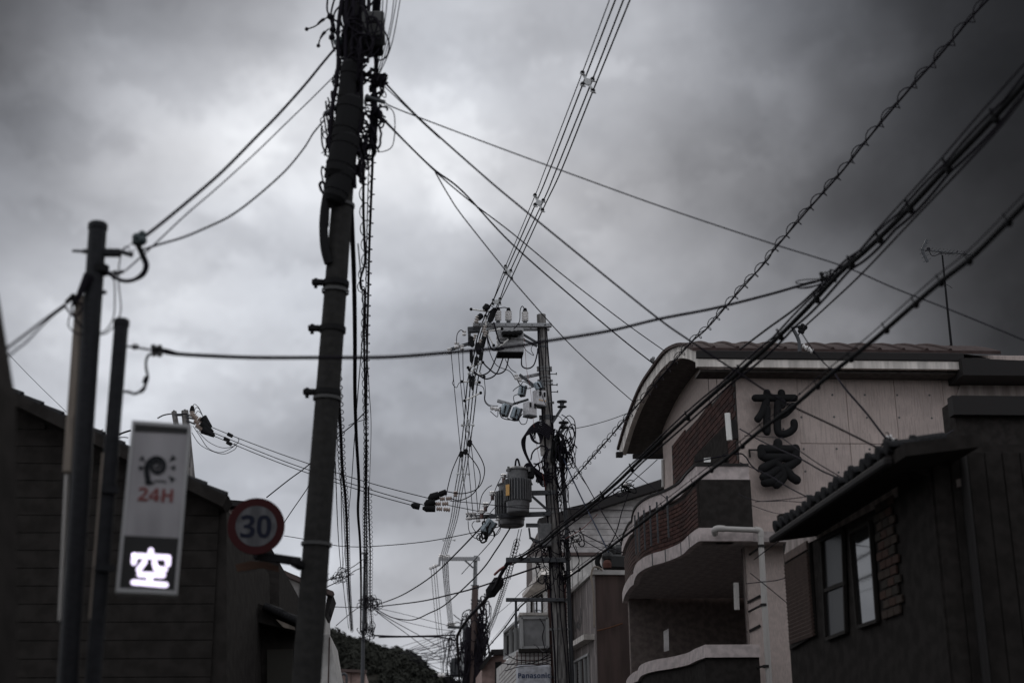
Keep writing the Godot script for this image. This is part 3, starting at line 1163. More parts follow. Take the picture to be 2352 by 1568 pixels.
# weathered shop with a sloped parapet, in front of the siding house
func brown_building() -> void:
	var d := 37.5
	var x := at(1367, 1313, d).x
	var t := thing("weathered_shop", "low shop with white-edged sloping wall stained grey and brown cladding", "building", Vector3(x + 1.5, 0, -d - 2))
	var top := at_side(1367, 1318, x)
	var far := at_side(1303, 1376, x)
	var s := Shape.new()
	s.prism(PackedVector3Array([Vector3(x, 0, top.z), top, far, Vector3(x, 0, far.z)]), Vector3(0.3, 0, 0))
	var w := put("stained_wall", s, M.siding_gap, t)
	var n := 9
	for i in n:
		var z0 := lerpf(top.z, far.z, float(i) / n)
		var z1 := lerpf(top.z, far.z, float(i + 1) / n)
		var ya := lerpf(top.y, far.y, float(i) / n)
		var yb := lerpf(top.y, far.y, float(i + 1) / n)
		s = Shape.new()
		s.prism(PackedVector3Array([Vector3(x - 0.02, 2.9, z0 - 0.008), Vector3(x - 0.02, ya - 0.01, z0 - 0.008), Vector3(x - 0.02, yb - 0.01, z1 + 0.008), Vector3(x - 0.02, 2.9, z1 + 0.008)]), Vector3(0.018, 0, 0))
		put("cladding_sheet", s, M.stained, w)
	s = Shape.new()
	s.bar(top + Vector3(-0.03, 0.06, 0.1), far + Vector3(-0.03, 0.06, 0), 0.14, 0.1)
	s.bar(top + Vector3(-0.1, 0.04, 0.06), top + Vector3(1.4, 0.02, 0.06), 0.1, 0.12)
	put("parapet_coping", s, M.white_wall, t)
	s = Shape.new()
	var r := at(1440, 1316, d)
	s.prism(PackedVector3Array([Vector3(x, 2.7, -d), Vector3(x, top.y, -d), Vector3(r.x, top.y, -d), Vector3(r.x, 2.7, -d)]), Vector3(0, 0, -0.3))
	put("front_panel", s, M.brown_panel, t)
	s = Shape.new()
	s.prism(PackedVector3Array([Vector3(x + 0.1, 0, -d - 0.2), Vector3(x + 0.1, 2.69, -d - 0.2), Vector3(r.x, 2.69, -d - 0.2), Vector3(r.x, 0, -d - 0.2)]), Vector3(0, 0, -0.3))
	put("shop_front", s, M.shade, t)
	s = Shape.new()
	s.tube(course([1372, 1448, 1400, 1441, 1430, 1431], d - 0.1, d - 0.1), 0.02, -1.0, 5)
	put("rusty_rail", s, mat("rust", Color(0.12, 0.05, 0.025), 0.9), t)
	# drain hose and pipe over the corner
	s = Shape.new()
	s.tube(course([1384, 1309, 1372, 1302, 1362, 1305, 1358, 1325, 1363, 1360, 1365, 1440], d - 0.15, d - 0.3), 0.03, -1.0, 6)
	put("drain_hose", s, M.board, t)
	# corner post, awning edge, window
	s = Shape.new()
	s.box(Vector3(x - 0.02, 2.5 / 2 + 0.1, -d - 0.16), Vector3(0.3, 2.6, 0.36), Basis(), 0.02)
	put("corner_post", s, M.plaster, t)
	s = Shape.new()
	s.bar(at_side(1354, 1462, x - 0.15), at_side(1312, 1487, x - 0.15), 0.3, 0.14)
	put("awning_edge", s, M.fascia, t)
	s = Shape.new()
	s.prism(side([1352, 1502, 1318, 1520, 1318, 1640, 1352, 1640], x - 0.03), Vector3(0.01, 0, 0))
	var pane := put("shop_window", s, M.glass, t)
	s = Shape.new()
	for px in [[1351, 1502], [1342, 1507], [1331, 1513], [1319, 1520]]:
		var a := at_side(px[0], px[1], x - 0.05)
		s.bar(a, a - Vector3(0, 1.4, 0), 0.05, 0.05)
	s.bar(at_side(1352, 1502, x - 0.05), at_side(1318, 1520, x - 0.05), 0.05, 0.06)
	put("window_frame", s, M.aluminium, pane)
	# peeling flakes of the old sign paint
	rng.seed = 21
	for i in 16:
		s = Shape.new()
		var p := at_side(rng.randf_range(1317, 1335), rng.randf_range(1414, 1452), x - 0.045)
		var l := rng.randf_range(0.08, 0.3)
		s.prism(PackedVector3Array([p, p + Vector3(0, l * 0.3, 0.04), p + Vector3(0, l, 0.02), p + Vector3(0, l * 0.6, -0.03)]), Vector3(0.012, 0, 0))
		put("paint_flake", s, M.plug, w)
	# tool heap and tank on its roof
	t = thing("roof_clutter", "dark heap of covered gear on the weathered shop roof", "clutter", at(1405, 1306, d + 0.6))
	s = Shape.new()
	s.box(at(1412, 1292, d + 0.6), Vector3(0.55, 0.4, 0.5), Basis(Vector3.UP, 0.3), 0.06)
	s.ball(at(1396, 1278, d + 0.4), 0.16)
	s.ball(at(1424, 1272, d + 0.8), 0.24, 1.2)
	s.ball(at(1404, 1264, d + 0.5), 0.14, 1.3)
	put("cover", s, M.black, t)
	s = Shape.new()
	s.lathe(at(1395, 1304, d + 0.3), Vector3.UP, [Vector2(0.11, 0), Vector2(0.12, 0.12), Vector2(0.08, 0.2), Vector2(0.001, 0.22)], 10)
	put("clay_pot", s, mat("clay", Color(0.09, 0.035, 0.025), 0.9), t)
	s = Shape.new()
	s.tube(course([1378, 1272, 1372, 1290, 1378, 1306], d + 0.4, d + 0.4), 0.07, -1.0, 8)
	put("duct", s, M.rubber, t)


func white_tile_building() -> void:
	var d := 42.5
	var x := at(1258, 1400, d).x
	var t := thing("white_tile_building", "narrow white-tiled building with sloping eave and glazed bay", "building", Vector3(x + 1, 0, -d - 3))
	var top := at_side(1257, 1312, x)
	var far := at_side(1212, 1372, x)
	var s := Shape.new()
	s.prism(PackedVector3Array([Vector3(x, 0, top.z), top, Vector3(x, far.y, far.z), Vector3(x, 0, far.z)]), Vector3(0.3, 0, 0))
	put("street_wall", s, M.grout, t)
	var rx := at(1309, 1400, d).x
	s = Shape.new()
	s.prism(PackedVector3Array([Vector3(x, 0, -d), Vector3(x, top.y, -d), Vector3(rx, top.y, -d), Vector3(rx, 0, -d)]), Vector3(0, 0, -0.3))
	var face := put("tiled_wall", s, M.grout, t)
	rng.seed = 9
	var tw := 0.112
	var tb := Shape.new()
	tb.box(Vector3.ZERO, Vector3(tw - 0.016, 0.104, 0.014), Basis(), 0.003)
	var tile := mesh_of(tb, Vector3.ZERO)
	var y := top.y - 0.06
	var k := 0
	while y > 3.3:
		var cx := x + tw / 2
		while cx < rx:
			# the pole hides the middle of this wall
			if cx < x + 0.30 or cx > rx - 0.12:
				piece(face, "tile", tile, M.tile[rng.randi() % 2], Basis(), Vector3(cx, y, -d + 0.006))
			cx += tw
		y -= 0.12
		k += 1
	# street wall: courses of long tiles seen very obliquely
	var wall_tiles := Shape.new()
	y = top.y - 0.06
	while y > 3.3:
		var z := top.z - 0.15
		while z > far.z:
			var limit := lerpf(top.y, far.y, (z - top.z) / (far.z - top.z))
			if y < limit - 0.05:
				wall_tiles.box(Vector3(x - 0.006, y, z), Vector3(0.014, 0.1, 0.285))
			z -= 0.3
		y -= 0.115
	var wt := put("wall_tiles", wall_tiles, M.tile[0], t)
	wt.set_meta("kind", "stuff")
	# roof slab with its eave
	s = Shape.new()
	s.prism(PackedVector3Array([at_side(1240, 1310, x - 0.45), at_side(1199, 1363, x - 0.45), at_side(1200, 1372, x - 0.45), at_side(1243, 1319, x - 0.45)]), Vector3(0.9, 0, 0))
	s.bar(at(1240, 1312, d - 0.25), at(1258, 1311, d - 0.25), 0.3, 0.1)
	put("roof_slab", s, M.fascia, t)
	# window in the street wall
	var q := side([1221, 1380, 1245, 1366, 1246, 1414, 1221, 1414], x - 0.03)
	s = Shape.new()
	s.prism(q, Vector3(0.02, 0, 0))
	var pane := put("window", s, M.glass, t)
	s = Shape.new()
	for i in 4:
		s.bar(q[i] + Vector3(-0.01, 0, 0), q[(i + 1) % 4] + Vector3(-0.01, 0, 0), 0.05, 0.05)
	s.bar((q[0] + q[1]) / 2, (q[2] + q[3]) / 2, 0.05, 0.05)
	put("window_frame", s, M.dark_frame, pane)
	# glazed bay
	var bx := at(1197, 1450, d - 0.3).x
	var f := front([1197, 1418, 1257, 1418, 1258, 1487, 1199, 1488], d - 0.3)
	s = Shape.new()
	s.prism(f, Vector3(0, 0, -0.02))
	var bay := put("bay_window", s, M.milk_glass, t)
	s = Shape.new()
	for i in 4:
		s.bar(f[i] + Vector3(0, 0, 0.02), f[(i + 1) % 4] + Vector3(0, 0, 0.02), 0.09, 0.09)
	put("bay_frame", s, M.aluminium, bay)
	s = Shape.new()
	var g := side([1196, 1420, 1160, 1452, 1160, 1512, 1196, 1494], bx)
	s.prism(g, Vector3(0.02, 0, 0))
	put("bay_side_glass", s, M.glass, bay)
	s = Shape.new()
	for u in [0.0, 0.28, 0.6, 1.0]:
		s.bar(g[0].lerp(g[1], u) + Vector3(-0.02, 0, 0), g[3].lerp(g[2], u) + Vector3(-0.02, 0, 0), 0.07, 0.07)
	s.bar(g[0] + Vector3(-0.02, 0, 0), g[1] + Vector3(-0.02, 0, 0), 0.08, 0.08)
	s.bar(g[3] + Vector3(-0.02, 0, 0), g[2] + Vector3(-0.02, 0, 0), 0.08, 0.08)
	put("bay_side_frame", s, M.aluminium, bay)
	s = Shape.new()
	s.prism(PackedVector3Array([f[0] + Vector3(-0.05, 0.06, 0.1), f[1] + Vector3(0, 0.06, 0.1), Vector3(f[1].x, f[1].y + 0.06, f[0].z - 4.4), Vector3(f[0].x, f[0].y + 0.06, f[0].z - 4.4)]), Vector3(0, 0.08, 0))
	put("bay_roof", s, M.fascia, bay)
	s = Shape.new()
	s.bar(f[3] + Vector3(-0.1, -0.08, 0.05), f[2] + Vector3(0.1, -0.08, 0.05), 0.3, 0.1)
	put("bay_sill", s, M.dark_frame, bay)
	# tiled wall under the bay
	s = Shape.new()
	var u := front([1187, 1496, 1264, 1496, 1266, 1700, 1189, 1700], d - 0.2)
	s.prism(u, Vector3(0, 0, -0.2))
	var low := put("tiled_apron", s, M.grout, t)
	y = u[0].y - 0.06
	while y > 2.4:
		var cx := u[0].x + 0.07
		while cx < u[1].x:
			piece(low, "tile", tile, M.tile[rng.randi() % 2], Basis(), Vector3(cx, y, -d + 0.207))
			cx += 0.125
		y -= 0.125
	s = Shape.new()
	s.prism(side([1187, 1497, 1140, 1535, 1140, 1640, 1187, 1640], u[0].x), Vector3(0.2, 0, 0))
	put("side_wall", s, M.white_wall, t)
	for i in 11:
		s = Shape.new()
		var yy := u[0].y - 0.1 - 0.13 * i
		s.bar(Vector3(u[0].x - 0.004, yy, -d + 0.15), Vector3(u[0].x - 0.004, yy, -d - 8), 0.012, 0.014)
		put("wall_joint", s, M.grout, low)
	# shop sign
	var sg := thing("shop_sign", "white box sign with bold blue lettering below the glazed bay", "sign", at(1226, 1568, d - 1.2) * Vector3(1, 0, 1) + Vector3(0, 2.0, 0))
	var c := front([1187, 1526, 1267, 1526, 1267, 1612, 1187, 1612], d - 1.2)
	s = Shape.new()
	s.box((c[0] + c[2]) / 2 + Vector3(0, 0, -0.12), Vector3(c[1].x - c[0].x, c[0].y - c[3].y, 0.24), Basis(), 0.05)
	put("sign_box", s, M.shop_sign, sg)
	s = Shape.new()
	s.bar((c[1] + c[2]) / 2 + Vector3(0, 0.2, -0.12), (c[1] + c[2]) / 2 + Vector3(0.25, 0.2, -0.9), 0.06, 0.06)
	put("sign_arm", s, M.steel_dark, sg)
	letters("lettering", "Panasonic", sg, at(1227, 1550.5, d - 1.205), Vector3.RIGHT, Vector3.UP, at(1264, 1550, d - 1.19).x - at(1190, 1550, d - 1.19).x, M.letter_blue, 0.012)


func letters(called: String, text: String, parent: Node3D, centre: Vector3, x: Vector3, y: Vector3, width: float, m: Material, depth: float, face := "Droid Sans", squash := 1.0) -> void:
	var tm := TextMesh.new()
	var f := SystemFont.new()
	f.font_names = PackedStringArray([face])
	f.font_weight = 700
	tm.font = f
	tm.text = text
	tm.font_size = 64
	tm.pixel_size = 0.01
	var z := x.cross(y).normalized()
	var size := tm.get_aabb().size
	var k := width / size.x
	tm.depth = depth / k
	var o := MeshInstance3D.new()
	o.name = numbered(parent, called)
	o.mesh = tm
	o.material_override = m
	var b := Basis(x.normalized() * k, y.normalized() * k * squash, z * k)
	var mid := tm.get_aabb().get_center()
	o.transform = Transform3D(b, centre - bases[parent] - b * Vector3(mid.x, mid.y, 0))
	parent.add_child(o, true)


func small_far_buildings() -> void:
	# pinkish house below the wires
	var d := 56.0
	var t := thing("pink_house", "small pinkish house with a dark slanting roof edge at the street end", "house", at(1130, 1600, d) * Vector3(1, 0, 1))
	var s := Shape.new()
	s.prism(front([1107, 1535, 1128, 1508, 1142, 1500, 1163, 1500, 1163, 1700, 1107, 1700], d), Vector3(0, 0, -5))
	put("wall", s, M.pink, t)
	s = Shape.new()
	s.bar(at(1104, 1536, d - 0.2), at(1130, 1499, d - 0.2), 0.4, 0.14)
	s.bar(at(1128, 1498, d - 0.2), at(1160, 1497, d - 0.2), 0.4, 0.2)
	put("roof_edge", s, M.gutter, t)
	s = Shape.new()
	s.prism(front([1137, 1520, 1152, 1518, 1152, 1580, 1137, 1580], d - 0.05), Vector3(0, 0, -0.04))
	put("window", s, M.dull_glass, t)
	s = Shape.new()
	s.prism(front([1146, 1545, 1163, 1528, 1163, 1568, 1146, 1568], d - 0.6), Vector3(0, 0, -0.5))
	put("awning", s, M.gutter, t)
	# beige house under the wooded slope
	d = 66.0
	t = thing("beige_house", "beige house at the foot of the wooded hill", "house", at(805, 1600, d) * Vector3(1, 0, 1))
	s = Shape.new()
	s.prism(front([775, 1541, 839, 1544, 839, 1700, 775, 1700], d), Vector3(0, 0, -6))
	put("wall", s, M.pink, t)
	s = Shape.new()
	s.bar(at(772, 1539, d - 0.2), at(842, 1542, d - 0.2), 0.5, 0.12)
	put("roof_edge", s, M.trim_brown, t)
	s = Shape.new()
	s.box(at(806, 1556, d - 0.02), Vector3(0.03, 0.8, 0.03))
	put("wall_joint", s, M.trim_brown, t)
	# street lamp on a curved arm
	d = 58.0
	t = thing("street_lamp", "small street lamp on a curved arm against the beige house", "lamp", at(793, 1568, d) * Vector3(1, 0, 1))
	s = Shape.new()
	s.tube(course([784, 1562, 783, 1552, 788, 1547, 794, 1549, 796, 1558, 795, 1600, 795, 1700], d, d), 0.05, -1.0, 8)
	put("arm", s, M.steel_dark, t)
	s = Shape.new()
	s.lathe(at(784, 1574, d), Vector3.UP, [Vector2(0.001, -0.02), Vector2(0.12, 0.0), Vector2(0.14, 0.1), Vector2(0.06, 0.22), Vector2(0.04, 0.26)], 12)
	put("lamp_shade", s, M.plug, t)


func tile_edge(parent: Node3D, a: Vector3, b: Vector3, r: float) -> void:
	# end tiles along a sloping verge: overlapping half rounds
	var dir := (b - a).normalized()
	var sh := Shape.new()
	sh.tube(PackedVector3Array([Vector3(0, 0, 0), Vector3(0.3, 0.012, 0)]), r, r * 0.82, 8)
	sh.box(Vector3(0.14, -r * 0.3, -0.12), Vector3(0.3, r * 0.7, 0.3))
	var m := mesh_of(sh, Vector3.ZERO)
	var n := int((b - a).length() / 0.29)
	var x := -dir
	var z := Vector3.BACK
	for i in n:
		piece(parent, "roof_tile", m, M.roof_tile, Basis(x, z.cross(x), z), b - dir * (0.29 * i + 0.02))


func dark_houses() -> void:
	# wall at the very edge, unseen run past the camera added for shade
	var s := Shape.new()
	var d := 8.0
	var t := thing("edge_house", "black house wall with slanted edge at the picture border", "house", at(0, 1200, d) * Vector3(1, 0, 1))
	s.prism(front([-400, 300, -40, 500, 0, 700, 36, 922, 40, 2100, -400, 2100], d), Vector3(0, 0, 0.6))
	put("end_wall", s, M.dark_wall, t)
	var e := at(-260, 1200, d)
	s = Shape.new()
	s.box(Vector3(e.x - 1.0, 2.5, 2.0), Vector3(2.0, 5.0, 20.0))
	put("street_wall", s, M.dark_wall, t)
	# gabled house behind the parking sign
	d = 18.0
	t = thing("gabled_house", "dark gabled house with a pantile verge behind the parking sign", "house", at(300, 1300, d) * Vector3(1, 0, 1))
	s = Shape.new()
	s.prism(front([-60, 880, 30, 924, 519, 1164, 520, 1190, 523, 2100, -60, 2100], d), Vector3(0, 0, -6))
	var gable := put("wall", s, M.dark_wall, t)
	var g0 := at(30, 924, d)
	var g1 := at(519, 1164, d)
	for i in 26:
		var yb := g0.y - 0.25 - 0.22 * i
		var xr := g1.x if yb < g1.y else lerpf(g0.x, g1.x, (g0.y - yb) / (g0.y - g1.y))
		s = Shape.new()
		s.box(Vector3((g0.x - 1.0 + xr) / 2 - 0.03, yb, -d + 0.02), Vector3(xr - g0.x + 0.9, 0.212, 0.025), Basis(Vector3.RIGHT, 0.05), 0.004)
		put("board", s, M.dark_wall, gable)
	s = Shape.new()
	s.bar(at(-60, 876, d - 0.15), at(522, 1160, d - 0.15), 0.5, 0.14)
	var roof := put("roof_verge", s, M.dark_wall, t)
	tile_edge(roof, at(-20, 884, d - 0.3), at(519, 1148, d - 0.3), 0.1)
	# next house, its eave level behind the speed sign
	d = 25.0
	t = thing("eave_house", "dark house behind the speed limit sign", "house", at(580, 1300, d) * Vector3(1, 0, 1))
	s = Shape.new()
	s.prism(front([520, 1166, 566, 1170, 610, 1235, 641, 1290, 641, 1398, 610, 1412, 610, 2100, 520, 2100], d), Vector3(0, 0, -5))
	put("wall", s, M.shade, t)
	s = Shape.new()
	s.bar(at(516, 1159, d - 0.1), at(566, 1163, d - 0.1), 0.5, 0.1)
	put("eave", s, M.gutter, t)
	s = Shape.new()
	s.prism(front([522, 1168, 545, 1170, 536, 1182, 523, 1184], d - 0.05), Vector3(0, 0, -0.03))
	put("plaster_strip", s, M.plaster, t)
	# lower porch roof
	d = 22.0
	t = thing("porch_house", "low house with a tiled porch roof and beige fascia beside the near pole", "house", at(640, 1500, d) * Vector3(1, 0, 1))
	s = Shape.new()
	s.prism(front([520, 1360, 628, 1398, 690, 1432, 690, 1452, 560, 1420], d), Vector3(0, 0, -2))
	roof = put("porch_roof", s, M.dark_wall, t)
	tile_edge(roof, at(600, 1386, d - 0.1), at(690, 1428, d - 0.1), 0.07)
	s = Shape.new()
	s.prism(front([633, 1421, 676, 1439, 677, 1446, 650, 1440], d - 0.1), Vector3(0, 0, -0.05))
	put("fascia_board", s, M.board, t)
	s = Shape.new()
	s.prism(front([520, 1425, 690, 1455, 690, 2100, 520, 2100], d + 0.4), Vector3(0, 0, -1.5))
	put("wall", s, M.dark_wall, t)
	s = Shape.new()
	s.prism(front([613, 1491, 672, 1490, 672, 1700, 613, 1700], d + 0.35), Vector3(0, 0, -0.03))
	put("olive_door", s, mat("olive_paint", Color(0.045, 0.042, 0.035), 0.9), t)
	# white house whose wall shows on both sides of the near pole
	d = 33.0
	t = thing("white_house", "white house with brown tiled verge showing either side of the near pole", "house", at(700, 1450, d) * Vector3(1, 0, 1))
	s = Shape.new()
	s.prism(front([560, 1285, 640, 1318, 738, 1360, 738, 1456, 757, 1456, 776, 1570, 790, 2100, 560, 2100], d), Vector3(0, 0, -4))
	put("wall", s, M.white_wall, t)
	s = Shape.new()
	s.bar(at(560, 1278, d - 0.15), at(765, 1366, d - 0.15), 0.5, 0.1)
	roof = put("roof_verge", s, M.trim_brown, t)
	tile_edge(roof, at(600, 1292, d - 0.3), at(764, 1362, d - 0.3), 0.05)
	s = Shape.new()
	s.prism(front([752, 1364, 765, 1366, 750, 1414, 745, 1413], d - 0.2), Vector3(0, 0, -1.5))
	put("eave_soffit", s, M.gutter, t)
	s = Shape.new()
	s.box(at(737, 1428, d - 0.2), Vector3(0.06, 1.2, 0.3))
	put("downpipe", s, M.gutter, t)
	for i in 2:
		s = Shape.new()
		s.box(at(688 if i == 0 else 755, 1410 if i == 0 else 1520, d - 0.01), Vector3(0.025, 1.1, 0.03))
		put("wall_joint", s, M.trim_brown, t)
	s = Shape.new()
	var ring := PackedVector3Array()
	for i in 17:
		var a := TAU * i / 16.0
		ring.append(at(642 + 17 * cos(a), 1386 + 25 * sin(a), d - 0.3))
	s.tube(ring, 0.06, -1.0, 8)
	put("hose_coil", s, M.pink, t)


# unseen house rows added behind the camera to keep low sky off lower walls
func shading_houses_behind() -> void:
	for q in [[-5.0, 4.5, 10.0, 8.5, 7.2, -1, "first"], [-5.1, 15.0, 10.0, 9.0, 8.2, -1, "second"], [-4.9, 26.0, 11.0, 8.0, 7.0, -1, "third"], [8.6, -4.5, 10.0, 5.6, 7.4, 1, "first"], [8.4, 6.0, 10.0, 5.4, 8.4, 1, "second"], [8.6, 17.5, 12.0, 5.8, 7.4, 1, "third"], [1.8, 38.0, 9.0, 14.0, 10.5, 0, "last"]]:
		var names := {-1: "on the posts' side", 1: "on the tiled house's side", 0: "closing the street"}
		var t := thing("shading_house", "%s plain unseen house added for shade behind the camera, %s" % [q[6], names[q[5]]], "house", Vector3(q[0], 0, q[1]))
		var depth: float = q[2]
		var w: float = 4.4 if q[5] != 0 else q[3]
		var s := Shape.new()
		s.box(Vector3(q[0], q[4] / 2, q[1]), Vector3(w, q[4], depth - 0.4))
		put("wall", s, M.stained, t)
		s = Shape.new()
		s.prism(PackedVector3Array([Vector3(q[0] - w / 2 - 0.5, q[4], q[1] - depth / 2), Vector3(q[0] + w / 2 + 0.5, q[4], q[1] - depth / 2), Vector3(q[0], q[4] + 1.5, q[1] - depth / 2)]), Vector3(0, 0, depth))
		put("roof", s, M.roof_tile, t)
		for k in 2:
			s = Shape.new()
			if q[5] == 0:
				s.box(Vector3(q[0] - 3.0 + 6.0 * k, 5.5, q[1] - depth / 2 + 0.2), Vector3(1.6, 1.3, 0.08))
			else:
				s.box(Vector3(q[0] - q[5] * (w / 2), 4.6, q[1] - 2.4 + 4.8 * k), Vector3(0.08, 1.3, 1.6))
			put("window", s, M.glass, t)


# ---- hardware
func insulator(sh: Shape, base: Vector3, axis: Vector3, r: float, l: float, sheds: int) -> void:
	var prof: Array = [Vector2(0.001, 0.0), Vector2(r * 0.6, 0.0)]
	for i in sheds:
		var h := l * i / sheds
		prof.append(Vector2(r * 0.6, h + l / sheds * 0.2))
		prof.append(Vector2(r, h + l / sheds * 0.45))
		prof.append(Vector2(r * 0.95, h + l / sheds * 0.65))
		prof.append(Vector2(r * 0.6, h + l / sheds * 0.9))
	prof.append(Vector2(0.001, l))
	sh.lathe(base, axis, prof, 10)


func spool(sh: Shape, c: Vector3, r: float, axis := Vector3.UP) -> void:
	sh.lathe(c - axis * r, axis, [Vector2(0.001, 0), Vector2(r * 0.8, 0.0), Vector2(r, r * 0.3), Vector2(r * 0.6, r * 0.8), Vector2(r * 0.6, r * 1.2), Vector2(r, r * 1.7), Vector2(r * 0.8, r * 2.0), Vector2(0.001, r * 2.0)], 10)


func tangle(sh: Shape, c: Vector3, ext: Vector3, loops: int, r: float, seed_value: int) -> void:
	rng.seed = seed_value
	for i in loops:
		var o := c + Vector3(rng.randf_range(-1, 1) * ext.x, rng.randf_range(-1, 1) * ext.y, rng.randf_range(-1, 1) * ext.z) * 0.5
		var x := Vector3(rng.randf_range(-1, 1), rng.randf_range(-0.4, 0.4), rng.randf_range(-1, 1)).normalized() * ext.x * rng.randf_range(0.25, 0.7)
		var y := Vector3(rng.randf_range(-0.3, 0.3), 1, rng.randf_range(-0.3, 0.3)).normalized() * ext.y * rng.randf_range(0.2, 0.6)
		var p := PackedVector3Array()
		var a0 := rng.randf() * TAU
		var span := rng.randf_range(0.6, 1.0) * TAU
		for k in 15:
			var a := a0 + span * k / 14.0
			p.append(o + x * cos(a) + y * sin(a) + Vector3(rng.randf_range(-1, 1), rng.randf_range(-1, 1), 0) * ext.x * 0.04)
		sh.tube(smooth(p, 2), r * rng.randf_range(0.6, 1.2), -1.0, 5, false)


# a coil wound round a course: loops of radius r every pitch metres, hung under or round the strand
func coil(sh: Shape, p: PackedVector3Array, r: float, pitch: float, wire_r: float, down := 0.0) -> void:
	var q := even(p, pitch / 10.0)
	var path := PackedVector3Array()
	for i in q.size():
		var t := (q[mini(i + 1, q.size() - 1)] - q[maxi(i - 1, 0)]).normalized()
		var x := t.cross(Vector3.UP).normalized()
		var y := x.cross(t)
		var a := TAU * i / 10.0
		path.append(q[i] + x * cos(a) * r + y * (sin(a) * r - down))
	sh.tube(path, wire_r, -1.0, 4, false)


func pole(t: Node3D, called: String, list: Array, d: float, r_top: float, r_foot: float, m: Material) -> MeshInstance3D:
	var a := at(list[0], list[1], d)
	var b := at(list[2], list[3], d)
	var foot := b + (b - a) * (b.y / (a.y - b.y))
	var s := Shape.new()
	var p := PackedVector3Array()
	for i in 13:
		p.append(foot.lerp(a, i / 12.0))
	s.tube(p, r_foot, r_top, 20)
	return put(called, s, m, t)


func label_ring(s: Shape, c: Vector3, axis: Vector3, r: float, h: float) -> void:
	s.lathe(c - axis * h * 0.5, axis, [Vector2(r - 0.01, 0), Vector2(r, 0), Vector2(r, h), Vector2(r - 0.01, h)], 18)


